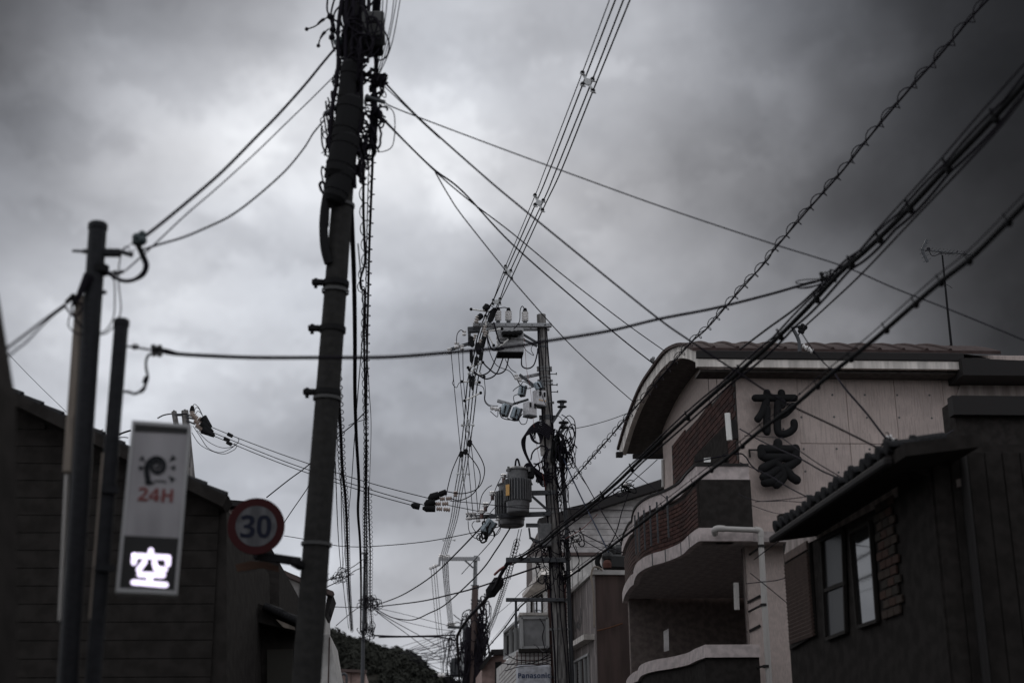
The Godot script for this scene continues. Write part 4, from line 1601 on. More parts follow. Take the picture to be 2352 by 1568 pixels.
# the concrete pole with its crossarms; boxes, tanks and wires that hang on it are things of their own
func transformer_pole() -> void:
	var d := 32.0
	var top := at(1243, 723, d)
	var low := at(1291, 1568, d)
	var foot := low + (low - top) * (low.y / (top.y - low.y))
	var axis := (top - foot).normalized()
	var t := thing("transformer_pole", "tall concrete utility pole carrying two transformers and a grey switch box", "utility pole", foot)
	pole(t, "shaft", [1243, 723, 1291, 1568], d, 0.108, 0.2, M.pole)
	var spot := func(y: float) -> Vector3:
		return foot.lerp(top, (at(1243 + (y - 723) * 0.0568, y, d).y - foot.y) / (top.y - foot.y))
	var radius := func(c: Vector3) -> float:
		return lerpf(0.2, 0.108, (c.y - foot.y) / (top.y - foot.y))
	for y in [782, 798, 845, 851, 866, 875, 883, 925, 957, 963, 1035, 1052, 1075, 1130, 1178, 1246, 1287, 1377, 1381, 1445]:
		var s := Shape.new()
		var c: Vector3 = spot.call(y)
		label_ring(s, c, axis, radius.call(c) + 0.012, 0.05)
		if int(y) % 2:
			s.box(c + Vector3(radius.call(c) + 0.03, 0, 0.03), Vector3(0.06, 0.05, 0.05))
			s.box(c - Vector3(radius.call(c) + 0.03, 0, -0.03), Vector3(0.06, 0.05, 0.05))
		put("band", s, M.band if int(y) % 3 else M.steel_dark, t)
	for b in [[1262, 859, 1], [1264, 884, 1], [1252, 1108, -1], [1270, 900, 1], [1245, 1108, -1], [1297, 1240, 1], [1300, 1330, 1]]:
		var s := Shape.new()
		var c: Vector3 = spot.call(b[1])
		var o: Vector3 = c + Vector3(b[2] * (radius.call(c) + 0.16), 0, 0.02)
		s.tube(PackedVector3Array([c, o]), 0.011, -1.0, 6)
		s.tube(PackedVector3Array([o - Vector3(0, 0.02, 0), o + Vector3(0, 0.035, 0)]), 0.014, -1.0, 6)
		put("step_bolt", s, M.steel_dark, t)
	# channel crossarms
	var arms := [
		[1086, 746, 1267, 747, -0.17, 0.09, "steel"], [1118, 756, 1262, 755, 0.17, 0.085, "steel"], [1074, 758, 1102, 757, 0.0, 0.13, "steel_dark"], [1078, 752, 1078, 794, 0.0, 0.07, "steel_dark"],
		[1034, 803, 1082, 787, 0.0, 0.07, "steel_dark"], [1192, 869, 1244, 858, 0.12, 0.07, "steel"], [1193, 860, 1230, 888, -0.3, 0.06, "steel_dark"], [1142, 920, 1178, 930, -0.1, 0.07, "steel"],
		[1168, 931, 1214, 917, -0.1, 0.05, "steel_dark"], [1071, 1188, 1265, 1180, -0.12, 0.09, "steel_dark"], [1160, 1182, 1268, 1179, 0.5, 0.09, "steel_dark"], [1218, 1132, 1276, 1131, -0.1, 0.1, "steel_dark"],
		[1162, 1286, 1300, 1286, -0.2, 0.11, "steel_dark"], [1162, 1377, 1296, 1377, -0.2, 0.08, "steel_dark"],
	]
	for a in arms:
		var s := Shape.new()
		var z: float = d - a[4] * -1.0
		var p := at(a[0], a[1], z)
		var q := at(a[2], a[3], z)
		s.bar(p, q, a[5], a[5], Vector3.BACK, 0.008)
		# slots and bolts along the arm
		var n := int((q - p).length() / 0.28)
		put("crossarm", s, M[a[6]], t)
		s = Shape.new()
		for i in n:
			var c := p.lerp(q, (i + 0.5) / n)
			s.box(c + Vector3(0, 0, a[5] * 0.5), Vector3(0.05 if i % 2 else 0.025, 0.02, 0.012))
		if n > 0:
			put("arm_bolts", s, M.rubber, t)
	for a in [[1182, 756, 1235, 788], [1178, 768, 1234, 795], [1222, 1139, 1266, 1178], [1262, 1136, 1262, 1180], [1185, 1440, 1185, 1380]]:
		var s := Shape.new()
		s.bar(at(a[0], a[1], d - 0.1), at(a[2], a[3], d - 0.1), 0.05, 0.05)
		put("brace", s, M.steel_dark, t)
	# two drum brackets on the street side
	for a in [[1268, 972, 1291, 936, 1291, 929], [1272, 1012, 1295, 985, 1295, 977]]:
		var s := Shape.new()
		s.bar(at(a[0], a[1], d - 0.1), at(a[2], a[3], d - 0.1), 0.1, 0.06)
		s.lathe(at(a[4], a[5] + 6, d - 0.1), Vector3.UP, [Vector2(0.11, 0), Vector2(0.11, 0.02), Vector2(0.05, 0.03), Vector2(0.05, 0.11), Vector2(0.12, 0.12), Vector2(0.12, 0.145), Vector2(0.001, 0.15)], 12)
		put("drum_bracket", s, M.steel_dark, t)
	var s := Shape.new()
	s.tube(PackedVector3Array([at(1241, 978, d - 0.15), at(1247, 1046, d - 0.15)]), 0.055, -1.0, 10)
	put("white_conduit", s, M.pipe, t)
	s = Shape.new()
	s.tube(PackedVector3Array([at(1289, 1048, d + 0.1), at(1301, 1200, d + 0.1), at(1330, 2000, d + 0.1)]), 0.05, -1.0, 8)
	put("grey_conduit", s, M.steel_dark, t)
	s = Shape.new()
	var c0: Vector3 = spot.call(1378)
	label_ring(s, c0, axis, radius.call(c0) + 0.016, 0.07)
	put("rust_band", s, mat("rust_band", Color(0.14, 0.07, 0.05), 0.9), t)
	# cables running down the shaft
	for o in [[0.04, 0.1, 0.012], [-0.05, 0.11, 0.01], [0.1, 0.05, 0.014], [-0.1, 0.06, 0.02]]:
		s = Shape.new()
		var p := PackedVector3Array()
		for i in 22:
			var c := foot.lerp(top, 0.98 - 0.045 * i)
			var r: float = radius.call(c) + 0.012
			var w := 0.25 * sin(i * 1.3 + o[0] * 40)
			var dir := Vector3(o[0] + w * 0.1, 0, o[1]).normalized()
			p.append(c + dir * r)
		s.tube(smooth(p, 3), o[2], -1.0, 5)
		put("riser_cable", s, M.wire, t)

	# --- switch box with its bushings
	var sw := thing("switch_box", "grey load switch box hung under the pole-top crossarm", "switch", at(1172, 808, d))
	var f := front([1143, 752, 1203, 752, 1203, 808, 1145, 809], d - 0.25)
	s = Shape.new()
	s.box((f[0] + f[2]) / 2 + Vector3(0, 0, -0.24), Vector3(f[1].x - f[0].x, f[0].y - f[2].y, 0.48), Basis(), 0.015)
	put("case", s, M.box_grey, sw)
	s = Shape.new()
	s.box((f[0] + f[2]) / 2 + Vector3(0, -(f[0].y - f[2].y) / 2 - 0.012, -0.24), Vector3(f[1].x - f[0].x - 0.01, 0.022, 0.47), Basis(), 0.004)
	put("dark_underside", s, M.rubber, sw)  # dark plate added because bounced light left the underside grey
	s = Shape.new()
	s.bar(at(1140, 777, d - 0.28), at(1205, 777, d - 0.28), 0.03, 0.03)
	put("case_rib", s, M.box_grey, sw)
	for x in [1158, 1170, 1182, 1190, 1196]:
		s = Shape.new()
		s.tube(PackedVector3Array([at(x, 764 - (x - 1170) * 0.05, d - 0.25), at(x - 3, 766, d - 0.48)]), 0.055, 0.04, 8)
		put("bushing_boot", s, M.rubber, sw)
	s = Shape.new()
	s.box(at(1172, 767, d - 0.36), Vector3(0.36, 0.08, 0.2))
	put("bushing_cover", s, M.rubber, sw)
	for q in [[1144, 714, 737, "leftmost of the three ribbed arresters on the switch crossarm"], [1168, 715, 737, "middle one of the three ribbed arresters on the switch crossarm"], [1206, 716, 738, "ribbed arrester on the crossarm nearest the concrete pole"]]:
		var ar := thing("arrester", q[3], "arrester", at(q[0], q[2] + 6, d - 0.1), "white ribbed arresters above the switch box")
		s = Shape.new()
		var b := at(q[0], q[2], d - 0.1)
		insulator(s, b, Vector3.UP, 0.085, at(q[0], q[1], d - 0.1).y - b.y, 6)
		put("ribbed_body", s, M.porcelain, ar)
		s = Shape.new()
		s.tube(PackedVector3Array([at(q[0], q[2] + 9, d - 0.1), at(q[0], q[2], d - 0.1)]), 0.05, 0.05, 8)
		put("foot", s, M.steel_dark, ar)
		s = Shape.new()
		s.tube(PackedVector3Array([at(q[0], q[1], d - 0.1), at(q[0], q[1] - 8, d - 0.1)]), 0.06, 0.035, 8)
		put("cap", s, M.rubber, ar)

	# --- spool insulators
	var spools := [
		[1032, 806, 0.09, "white spool at the tip of the low outer arm"], [1049, 793, 0.1, "white spool in the middle of the low outer arm"], [1061, 798, 0.085, "white spool under the low outer arm"], [1066, 765, 0.08, "white spool beside the upright of the outer arm"],
		[1186, 866, 0.08, "white spool on the short arm above the two white boxes"], [1194, 871, 0.08, "lower white spool on the short arm above the two white boxes"], [1077, 1185, 0.12, "white spool on the end of the long lower arm"], [1098, 1192, 0.09, "grey spool under the long lower arm"],
		[1088, 1184, 0.11, "white spool second from the end of the long lower arm"], [1143, 1190, 0.08, "spool under the long lower arm close to the transformers"],
	]
	for q in spools:
		s = Shape.new()
		spool(s, at(q[0], q[1], d - 0.12), q[2] * 0.68)
		solo("spool_insulator", s, M.porcelain, q[3], "insulator", "spool insulators of the transformer pole")

	# --- white insulating rods with black end clamps
	var rods := [
		[1082, 710, 1127, 716, "white rod sticking out above the topmost crossarm"], [1115, 725, 1117, 750, "upright white rod crossing the topmost crossarm"], [1119, 761, 1153, 755, "white rod in front of the switch box top"], [1119, 765, 1134, 793, "white rod slanting down beside the switch box"],
		[1141, 801, 1170, 777, "white rod slanting up across the switch box"], [1075, 844, 1109, 832, "topmost white rod on the cable bundle below the arm"], [1078, 849, 1112, 865, "white rod slanting down over the cable bundle"], [1061, 876, 1101, 878, "level white rod across the cable bundle"],
		[1067, 920, 1104, 902, "lowest white rod on the cable bundle"],
	]
	for q in rods:
		var r := thing("insulating_rod", q[4], "insulating rod", at((q[0] + q[2]) / 2.0, maxf(q[1], q[3]), d - 0.35), "white rods with black clamps")
		var a := at(q[0], q[1], d - 0.35)
		var b := at(q[2], q[3], d - 0.35)
		s = Shape.new()
		s.tube(PackedVector3Array([a, b]), 0.019, -1.0, 8)
		put("rod", s, M.rod, r)
		for e in [a, b]:
			s = Shape.new()
			s.ball(e, 0.038)
			put("clamp", s, M.rubber, r)

	# --- white boxes and fuse cutouts
	for q in [[1221, 896, 1248, 931, "white equipment box with orange lettering fixed to the concrete pole", -0.3], [1199, 923, 1226, 954, "white equipment box lower and further from the pole", -0.35]]:
		var bx := thing("equipment_box", q[4], "equipment box", at((q[0] + q[2]) / 2.0, q[3], d + q[5]), "white equipment boxes on the transformer pole")
		var p := at(q[0], q[1], d + q[5])
		var e := at(q[2], q[3], d + q[5])
		var turn := Basis(Vector3.UP, 0.6)
		var w := (e.x - p.x)
		s = Shape.new()
		s.box((p + e) / 2 + Vector3(0.05, 0, -0.05), Vector3(w * 0.95, p.y - e.y, w * 0.8), turn, 0.012)
		put("case", s, M.box_white, bx)
		s = Shape.new()
		s.box((p + e) / 2 + Vector3(0.05, (e.y - p.y) / 2 - 0.015, -0.05), Vector3(w * 0.97, 0.03, w * 0.82), turn)
		put("base", s, M.steel_dark, bx)
		for k in [-1, 1]:
			s = Shape.new()
			s.box((p + e) / 2 + Vector3(0.05, 0, -0.05) + turn * Vector3(k * w * 0.25, (p.y - e.y) * 0.22, w * 0.42), Vector3(0.04, 0.1, 0.05))
			put("terminal", s, M.rubber, bx)
		if q[0] == 1221:
			s = Shape.new()
			for k in 5:
				s.box((p + e) / 2 + Vector3(0.05, 0, -0.05) + turn * Vector3((k - 2) * 0.045, -0.07, w * 0.4 + 0.003), Vector3(0.022, 0.03, 0.004), turn)
			put("orange_mark", s, M.label_orange, bx)
	for q in [[1159, 941, 18, 27, 0.35, "fuse cutout on the arm tip beside the white cylinder"], [1184, 949, 18, 28, 0.35, "fuse cutout between the white box and the arm tip"], [1198, 897, 13, 24, 0.2, "small fuse cutout hanging under the spool arm"], [1236, 886, 17, 18, -0.4, "fuse cutout on top of the white box at the pole"], [1121, 1209, 22, 32, 0.6, "fuse cutout dangling under the long lower arm"]]:
		var c := at(q[0], q[1], d - 0.35)
		var cu := thing("fuse_cutout", q[5], "fuse cutout", c, "blue-grey fuse cutouts on the transformer pole")
		var turn := Basis(Vector3.BACK, -q[4]) * Basis(Vector3.UP, 0.5)
		var k := 1.0 / 98.0
		s = Shape.new()
		s.box(c, Vector3(q[2] * k, q[3] * k, 0.12), turn, 0.02)
		put("case", s, M.box_blue, cu)
		s = Shape.new()
		s.box(c + turn * Vector3(q[2] * k * 0.45, 0, 0.03), Vector3(0.05, q[3] * k * 1.06, 0.1), turn)
		put("hinge", s, M.steel_dark, cu)
		s = Shape.new()
		s.tube(PackedVector3Array([c + turn * Vector3(-0.04, q[3] * k * 0.3, 0.07), c + turn * Vector3(-0.02, -q[3] * k * 0.3, 0.08)]), 0.018, -1.0, 6)
		s.ball(c + turn * Vector3(0, -q[3] * k * 0.5, 0.03), 0.045)
		put("contact", s, M.rubber, cu)
	s = Shape.new()
	insulator(s, at(1126, 936, d - 0.35), at(1152, 942, d - 0.35) - at(1126, 936, d - 0.35), 0.055, 0.27, 3)
	solo("line_arrester", s, M.porcelain, "white cylinder lying at the tip of the fuse cutout arm", "arrester")

	# --- transformers
	for q in [[1190, 1078, 1102, 1152, 1166, 1180, 0.30, 0.235, -0.45, "finned grey transformer with an orange label beside the pole"], [1174, 1112, 1130, 1184, 1196, 1209, 0.36, 0.28, 0.75, "larger finned transformer half hidden behind the labelled one"]]:
		var z: float = d + (-0.45 if q[0] == 1190 else 0.75) * -1.0
		z = d - 0.45 if q[0] == 1190 else d + 0.35
		var c := at(q[0], q[5], z)
		var tr := thing("transformer", q[9], "transformer", c, "finned transformers on the pole")
		var y0 := at(q[0], q[1], z).y
		var y1 := at(q[0], q[2], z).y
		var y2 := at(q[0], q[3], z).y
		var y3 := at(q[0], q[4], z).y
		var up := Vector3.UP
		var rf: float = q[6]
		var rt: float = q[7]
		s = Shape.new()
		s.lathe(Vector3(c.x, y1, c.z), up, [Vector2(rt, 0), Vector2(rt, y0 - y1 - 0.03), Vector2(rt + 0.03, y0 - y1 - 0.03), Vector2(rt + 0.03, y0 - y1), Vector2(rt * 0.7, y0 - y1 + 0.05), Vector2(0.001, y0 - y1 + 0.06)], 22)
		put("tank_top", s, M.tank, tr)
		s = Shape.new()
		s.lathe(Vector3(c.x, y2, c.z), up, [Vector2(0.001, 0), Vector2(rf - 0.04, 0), Vector2(rf - 0.04, y1 - y2), Vector2(0.001, y1 - y2)], 22)
		put("tank_core", s, M.steel_dark, tr)
		for i in 30:
			var a := TAU * i / 30.0
			s = Shape.new()
			var o := Vector3(cos(a), 0, sin(a))
			s.box(Vector3(c.x, (y1 + y2) / 2, c.z) + o * (rf - 0.02), Vector3(0.07, y1 - y2 - 0.01, 0.02), Basis(Vector3.UP, -a))
			put("fin", s, M.tank, tr)
		s = Shape.new()
		s.lathe(Vector3(c.x, y3, c.z), up, [Vector2(0.001, -0.02), Vector2(rf * 0.85, 0), Vector2(rf * 0.88, 0.02), Vector2(rf * 0.88, y2 - y3)], 22)
		s.lathe(Vector3(c.x, c.y, c.z), up, [Vector2(0.001, 0), Vector2(rf * 0.75, 0.0), Vector2(rf * 0.84, 0.03), Vector2(rf * 0.84, y3 - c.y)], 22)
		put("tank_bottom", s, M.tank, tr)
		if q[0] == 1190:
			s = Shape.new()
			var e := at(1168, 1125, z - 0.27)
			s.box(e + Vector3(-0.02, 0, 0), Vector3(0.1, 0.25, 0.012), Basis(Vector3.UP, -0.75))
			put("orange_label", s, M.label_orange, tr)
			for k in 3:
				s = Shape.new()
				s.box(Vector3(c.x, y0 - 0.02, c.z) + Vector3(cos(k * 2.1 + 0.4), 0, sin(k * 2.1 + 0.4)) * (rt + 0.04), Vector3(0.05, 0.1, 0.05))
				put("lid_clamp", s, M.tank, tr)
			s = Shape.new()
			s.box(at(1217, 1086, z + 0.05), Vector3(0.2, 0.26, 0.2), Basis(), 0.03)
			put("terminal_box", s, M.rubber, tr)
	for q in [[1157, 1094, "white bushing on the shoulder of the labelled transformer"], [1131, 1134, "white bushing beside the larger transformer"], [1115, 1160, "white bushing standing over the long lower arm"], [1106, 1176, "lowest white bushing over the long lower arm"]]:
		var bu := thing("bushing", q[2], "bushing", at(q[0], q[1] + 14, d - 0.4), "white bushings beside the transformers")
		s = Shape.new()
		insulator(s, at(q[0], q[1] + 4, d - 0.4), Vector3.UP, 0.08, 0.1, 2)
		put("porcelain", s, M.porcelain, bu)
		s = Shape.new()
		s.tube(PackedVector3Array([at(q[0], q[1] + 14, d - 0.4), at(q[0], q[1] + 4, d - 0.4)]), 0.04, -1.0, 8)
		put("stem", s, M.porcelain_brown, bu)
	s = Shape.new()
	tangle(s, at(1114, 1213, d - 0.3), Vector3(0.22, 0.36, 0.2), 9, 0.02, 41)
	solo("cutout_leads", s, M.rubber, "black knot of leads round the dangling fuse cutout", "leads")

	# --- lower grey box and its bracket
	var gb := thing("terminal_cabinet", "dark grey cabinet strapped to the lower pole, marked 12", "cabinet", at(1252, 1256, d - 0.3))
	s = Shape.new()
	var g := front([1237, 1203, 1268, 1206, 1268, 1252, 1239, 1256], d - 0.35)
	s.box((g[0] + g[2]) / 2 + Vector3(0, 0, -0.12), Vector3(0.3, g[0].y - g[3].y, 0.25), Basis(), 0.02)
	put("case", s, M.tank, gb)
	letters("number", "12", gb, at(1243, 1239, d - 0.35) + Vector3(0, 0, 0.008), Vector3.RIGHT, Vector3.UP, 0.07, M.siding, 0.004)
	s = Shape.new()
	s.bar(at(1208, 1206, d - 0.2), at(1242, 1206, d - 0.2), 0.08, 0.08)
	s.bar(at(1215, 1212, d - 0.2), at(1218, 1236, d - 0.2), 0.04, 0.04)
	s.bar(at(1216, 1234, d - 0.2), at(1240, 1245, d - 0.2), 0.05, 0.05)
	put("bracket", s, M.steel_dark, gb)

	# --- coiled spare cable on both sides of the pole
	s = Shape.new()
	for i in 7:
		var k := i * 4.0
		s.tube(course([1268 - i, 985 + k, 1240 - k * 0.3, 968 + k, 1212 - k * 0.4, 990 + k * 0.6, 1206 - k * 0.2, 1030, 1222, 1068 + i, 1246, 1092 + k, 1262, 1076 + k], d - 0.3 - 0.02 * i, d - 0.2), 0.021, -1.0, 6)
	for i in 5:
		s.tube(course([1216 + 3 * i, 990 + 4 * i, 1232, 982 + 2 * i, 1246 - i, 1000 + 3 * i, 1238, 1018, 1222 + i, 1010, 1216 + 3 * i, 990 + 4 * i], d - 0.35, d - 0.35), 0.016, -1.0, 6)
	tangle(s, at(1247, 1070, d - 0.2), Vector3(0.4, 0.5, 0.3), 8, 0.018, 51)
	solo("cable_coil", s, M.wire, "big hanging loops of black cable above the labelled transformer", "cable coil", "spare cable coils on the transformer pole")
	s = Shape.new()
	tangle(s, at(1297, 1022, d - 0.15), Vector3(0.34, 0.7, 0.3), 24, 0.012, 52)
	solo("cable_coil", s, M.wire, "tight tangle of thin cable under the lower drum bracket", "cable coil", "spare cable coils on the transformer pole")
	s = Shape.new()
	tangle(s, at(1281, 1018, d - 0.1), Vector3(0.2, 0.55, 0.2), 10, 0.03, 53)
	solo("splice_bundle", s, M.rubber, "dense black splice bundle against the pole below the drum brackets", "splice")
	s = Shape.new()
	for i in 4:
		s.tube(course([1200 + 8 * i, 1080 + 2 * i, 1212, 1064 + 3 * i, 1232, 1078 + 3 * i, 1250, 1090 + 3 * i, 1268, 1086 + 7 * i], d - 0.4, d - 0.2), 0.02, -1.0, 6)
	s.tube(course([1183, 1080, 1185, 1058, 1190, 1056, 1196, 1080], d - 0.45, d - 0.45), 0.024, -1.0, 6)
	solo("transformer_leads", s, M.wire, "thick black leads arching from the pole to the transformer lid", "leads")
	# clutter lower down the pole
	for q in [[1286, 1250, 0.3, 0.5, 9, 61, "cable knot on the pole beside the dark grey cabinet"], [1262, 1310, 0.45, 0.6, 12, 62, "cable knot on the pole under the lower crossarm"], [1246, 1262, 0.3, 0.5, 10, 64, "cable knot on the pole at the foot of the dark grey cabinet"], [1284, 1100, 0.22, 0.9, 10, 65, "long cable knot down the pole below the splice bundle"], [1290, 1322, 0.25, 0.4, 9, 63, "small cable knot at the edge of the pole near the white wall"]]:
		s = Shape.new()
		tangle(s, at(q[0], q[1], d - 0.15), Vector3(q[2], q[3], 0.3), q[4], 0.012, q[5])
		solo("cable_knot", s, M.wire, q[6], "cable knot", "cable knots on the transformer pole")
	for q in [[1316, 1238, 66, "bunch of drop-wire clamps in front of the siding boards"], [1322, 1228, 67, "upper bunch of drop-wire clamps in front of the siding boards"]]:
		var cl := thing("drop_clamps", q[3], "wire clamps", at(q[0], q[1], d - 0.2), "drop-wire clamps by the siding house")
		s = Shape.new()
		tangle(s, at(q[0], q[1], d - 0.2), Vector3(0.3, 0.25, 0.2), 6, 0.012, q[2])
		put("wire_knot", s, M.wire, cl)
		rng.seed = q[2]
		for i in 5:
			s = Shape.new()
			var c := at(q[0] + rng.randf_range(-14, 14), q[1] + rng.randf_range(-9, 9), d - 0.25)
			s.tube(PackedVector3Array([c, c + Vector3(0.1, 0.05, 0)]), 0.028, 0.02, 6)
			put("clamp", s, M.porcelain, cl)


func sleeve(sh: Shape, list: Array, d: float, r: float) -> void:
	var p := front(list, d)
	for i in p.size() - 1:
		var a := p[i]
		var b := p[i + 1]
		sh.tube(PackedVector3Array([a, a.lerp(b, 0.12), a.lerp(b, 0.88), b]), r, r, 8)


# the dark near pole with its strapped clutter
func near_pole() -> void:
	var d := 15.0
	var top := at(829, -120, d)
	var low := at(703, 1568, d)
	var foot := low + (low - top) * (low.y / (top.y - low.y))
	var axis := (top - foot).normalized()
	var t := thing("near_pole", "dark leaning utility pole thick with strapped cables, nearest the camera", "utility pole", foot)
	pole(t, "shaft", [829, -120, 703, 1568], d, 0.1, 0.165, M.pole_dark)
	var spot := func(y: float) -> Vector3:
		return foot.lerp(top, (at(829 - (y + 120) * 0.0746, y, d).y - foot.y) / (top.y - foot.y))
	for y in [472, 669, 916, 1250]:
		var s := Shape.new()
		label_ring(s, spot.call(y), axis, 0.14 + y * 0.000018, 0.035)
		put("band", s, M.strap, t)
	for y in [652, 757, 903]:
		var s := Shape.new()
		var c: Vector3 = spot.call(y)
		label_ring(s, c, axis, 0.148, 0.06)
		s.box(c + Vector3(-0.2, 0.005, 0.03), Vector3(0.13, 0.06, 0.08), Basis(), 0.012)
		s.tube(PackedVector3Array([c + Vector3(-0.22, 0.05, 0.03), c + Vector3(-0.22, -0.06, 0.03)]), 0.022, -1.0, 6)
		put("strap_clamp", s, M.rubber, t)
	var s := Shape.new()
	s.tube(smooth(PackedVector3Array([at(752, 440, d - 0.1), at(746, 478, d - 0.12), at(743, 520, d - 0.12), at(746, 570, d - 0.12), at(755, 605, d - 0.1)]), 5), 0.05, -1.0, 8)
	s.tube(smooth(PackedVector3Array([at(757, 380, d - 0.15), at(752, 440, d - 0.15), at(748, 520, d - 0.13)]), 5), 0.035, -1.0, 8)
	put("riser_boot", s, M.rubber, t)
	for k in 5:
		s = Shape.new()
		var p := PackedVector3Array()
		for i in 10:
			var y := -100.0 + 60.0 * i
			var c: Vector3 = spot.call(y)
			p.append(c + Vector3(-0.17 + 0.075 * k + 0.02 * sin(i * 1.7 + k), 0, 0.12 + 0.02 * cos(i + k * 2.0)))
		s.tube(smooth(p, 3), 0.026, -1.0, 6)
		put("riser_cable", s, M.wire, t)
	s = Shape.new()
	s.tube(PackedVector3Array([at(763, 185, d - 0.1), at(788, 202, d - 0.1)]), 0.022, -1.0, 6)
	s.tube(PackedVector3Array([at(745, 263, d - 0.1), at(772, 246, d - 0.1)]), 0.028, -1.0, 6)
	s.tube(PackedVector3Array([at(840, 222, d - 0.1), at(884, 235, d - 0.1)]), 0.024, -1.0, 6)
	put("strap_bar", s, M.steel_dark, t)

	# splice closures strapped to it
	for q in [[792, 232, 800, 320, 0.14, "upper black splice closure strapped to the near pole"], [782, 318, 788, 400, 0.155, "lower black splice closure strapped to the near pole"], [776, 392, 780, 455, 0.13, "short black sleeve on the near pole above the first ring"], [790, 150, 804, 250, 0.1, "slim black sleeve high on the near pole"]]:
		var a := at(q[0] + 14, q[1], d - 0.16)
		var b := at(q[2] - 12, q[3], d - 0.16)
		s = Shape.new()
		s.tube(PackedVector3Array([a, a.lerp(b, 0.06), a.lerp(b, 0.94), b]), q[4], -1.0, 14)
		s.lathe(a, a - b, [Vector2(q[4], 0), Vector2(q[4] * 0.7, 0.05), Vector2(0.001, 0.07)], 14)
		s.lathe(b, b - a, [Vector2(q[4], 0), Vector2(q[4] * 0.7, 0.05), Vector2(0.001, 0.07)], 14)
		for k in 2:
			label_ring(s, a.lerp(b, 0.2 + 0.55 * k), (a - b).normalized(), q[4] + 0.008, 0.025)
		solo("splice_closure", s, M.rubber, q[5], "splice closure", "splice closures on the near pole")
	var bx := thing("terminal_box", "grey terminal box with dark underside high on the near pole", "terminal box", at(852, 128, d))
	s = Shape.new()
	s.box(at(858, 66, d - 0.1), Vector3(0.26, 0.34, 0.26), Basis(Vector3.BACK, 0.06), 0.02)
	put("case", s, M.strap, bx)
	s = Shape.new()
	s.box(at(855, 105, d - 0.1), Vector3(0.25, 0.16, 0.26), Basis(Vector3.BACK, 0.06), 0.02)
	put("base", s, M.rubber, bx)  # black lower box stands in for the shaded underside
	s = Shape.new()
	tangle(s, at(850, 70, d - 0.3), Vector3(0.3, 0.5, 0.12), 9, 0.012, 87)
	tangle(s, at(832, 120, d - 0.2), Vector3(0.3, 0.4, 0.12), 9, 0.014, 88)
	put("box_leads", s, M.wire, bx)
	# the strand of cables and knots on its street side
	s = Shape.new()
	for k in 5:
		s.tube(course([876 - 3 * k, -60, 868 - 3 * k, 60, 862 + 2 * (k % 3), 150, 858 + 4 * (k % 2), 200, 854 + 3 * k, 260, 852 + 2 * k, 330], d + 0.05 * k, d + 0.05 * k), 0.018, -1.0, 6)
	for q in [[866, 185, 0.16, 0.14, 12, 71], [856, 220, 0.14, 0.1, 8, 72], [862, 262, 0.16, 0.16, 9, 73], [846, 300, 0.2, 0.3, 9, 74], [838, 345, 0.16, 0.25, 9, 75], [846, 170, 0.2, 0.16, 8, 76], [824, 400, 0.1, 0.2, 6, 77]]:
		tangle(s, at(q[0], q[1], d), Vector3(q[2], q[3], 0.15), q[4], 0.014, q[5])
	s.ball(at(874, 184, d), 0.075)
	s.ball(at(868, 262, d), 0.06)
	solo("cable_strand", s, M.wire, "strand of knotted cables hanging beside the near pole", "cable strand")
	s = Shape.new()
	for q in [[800, 100, 0.2, 0.22, 9, 78], [788, 170, 0.12, 0.3, 7, 79], [776, 240, 0.14, 0.25, 7, 80], [826, 10, 0.3, 0.4, 8, 81]]:
		tangle(s, at(q[0], q[1], d), Vector3(q[2], q[3], 0.2), q[4], 0.012, q[5])
	s.ball(at(802, 108, d), 0.1)
	for q in [[760, 300, 0.12, 0.5, 8, 82], [822, 330, 0.14, 0.5, 8, 83], [806, 60, 0.14, 0.5, 7, 84], [752, 420, 0.08, 0.4, 6, 85], [818, 215, 0.12, 0.4, 7, 86]]:
		tangle(s, at(q[0], q[1], d - 0.05), Vector3(q[2], q[3], 0.2), q[4], 0.016, q[5])
	solo("cable_clutter", s, M.wire, "clutter of thin cables round the upper near pole, facing the posts", "cable clutter")
	s = Shape.new()
	for q in [[754, -20, 751, 20, 757, 38, 762, 60, 761, 90, 768, 118], [775, -20, 764, 12, 760, 40, 768, 60, 764, 88], [820, -2, 790, 8, 768, 30, 766, 70], [772, -30, 790, 15, 808, 35, 812, 70], [757, 38, 780, 55, 803, 78], [768, 70, 788, 110, 800, 130]]:
		s.tube(course(q, d, d), 0.012, -1.0, 5)
	for q in [[755, 38, 738, 48, 724, 60, 704, 67], [755, 66, 742, 78, 734, 92, 731, 105]]:
		var p := course(q, d, d)
		s.tube(p, 0.009, -1.0, 5)
		s.tube(p.slice(4, 11), 0.02, 0.012, 6)
		s.ball(p[p.size() - 1], 0.024)
	for q in [[758, 38], [764, 68], [762, 86]]:
		s.ball(at(q[0], q[1], d), 0.04)
	solo("jumper_wires", s, M.wire, "loose jumper wires with dangling ends beside the near pole top", "jumper wires")
	s = Shape.new()
	s.tube(PackedVector3Array([at(773, 104, d), at(798, 86, d)]), 0.07, 0.05, 8)
	solo("strain_insulator", s, M.clamp_teal, "blue-green strain clamp on the near pole where the thick service cable ends", "insulator")
	s = Shape.new()
	for q in [[882, 240, 905, 262, 903, 330, 880, 348, 858, 345], [878, 205, 886, 215, 884, 224, 872, 215], [748, 265, 736, 275, 742, 300, 752, 308], [752, 300, 742, 305, 745, 318, 756, 312], [738, 352, 745, 348, 755, 350], [741, 500, 737, 478, 745, 452]]:
		s.tube(course(q, d, d), 0.006, -1.0, 4)
	solo("loose_loops", s, M.wire_thin, "thin loose wire loops sticking out from the near pole", "wire loops")


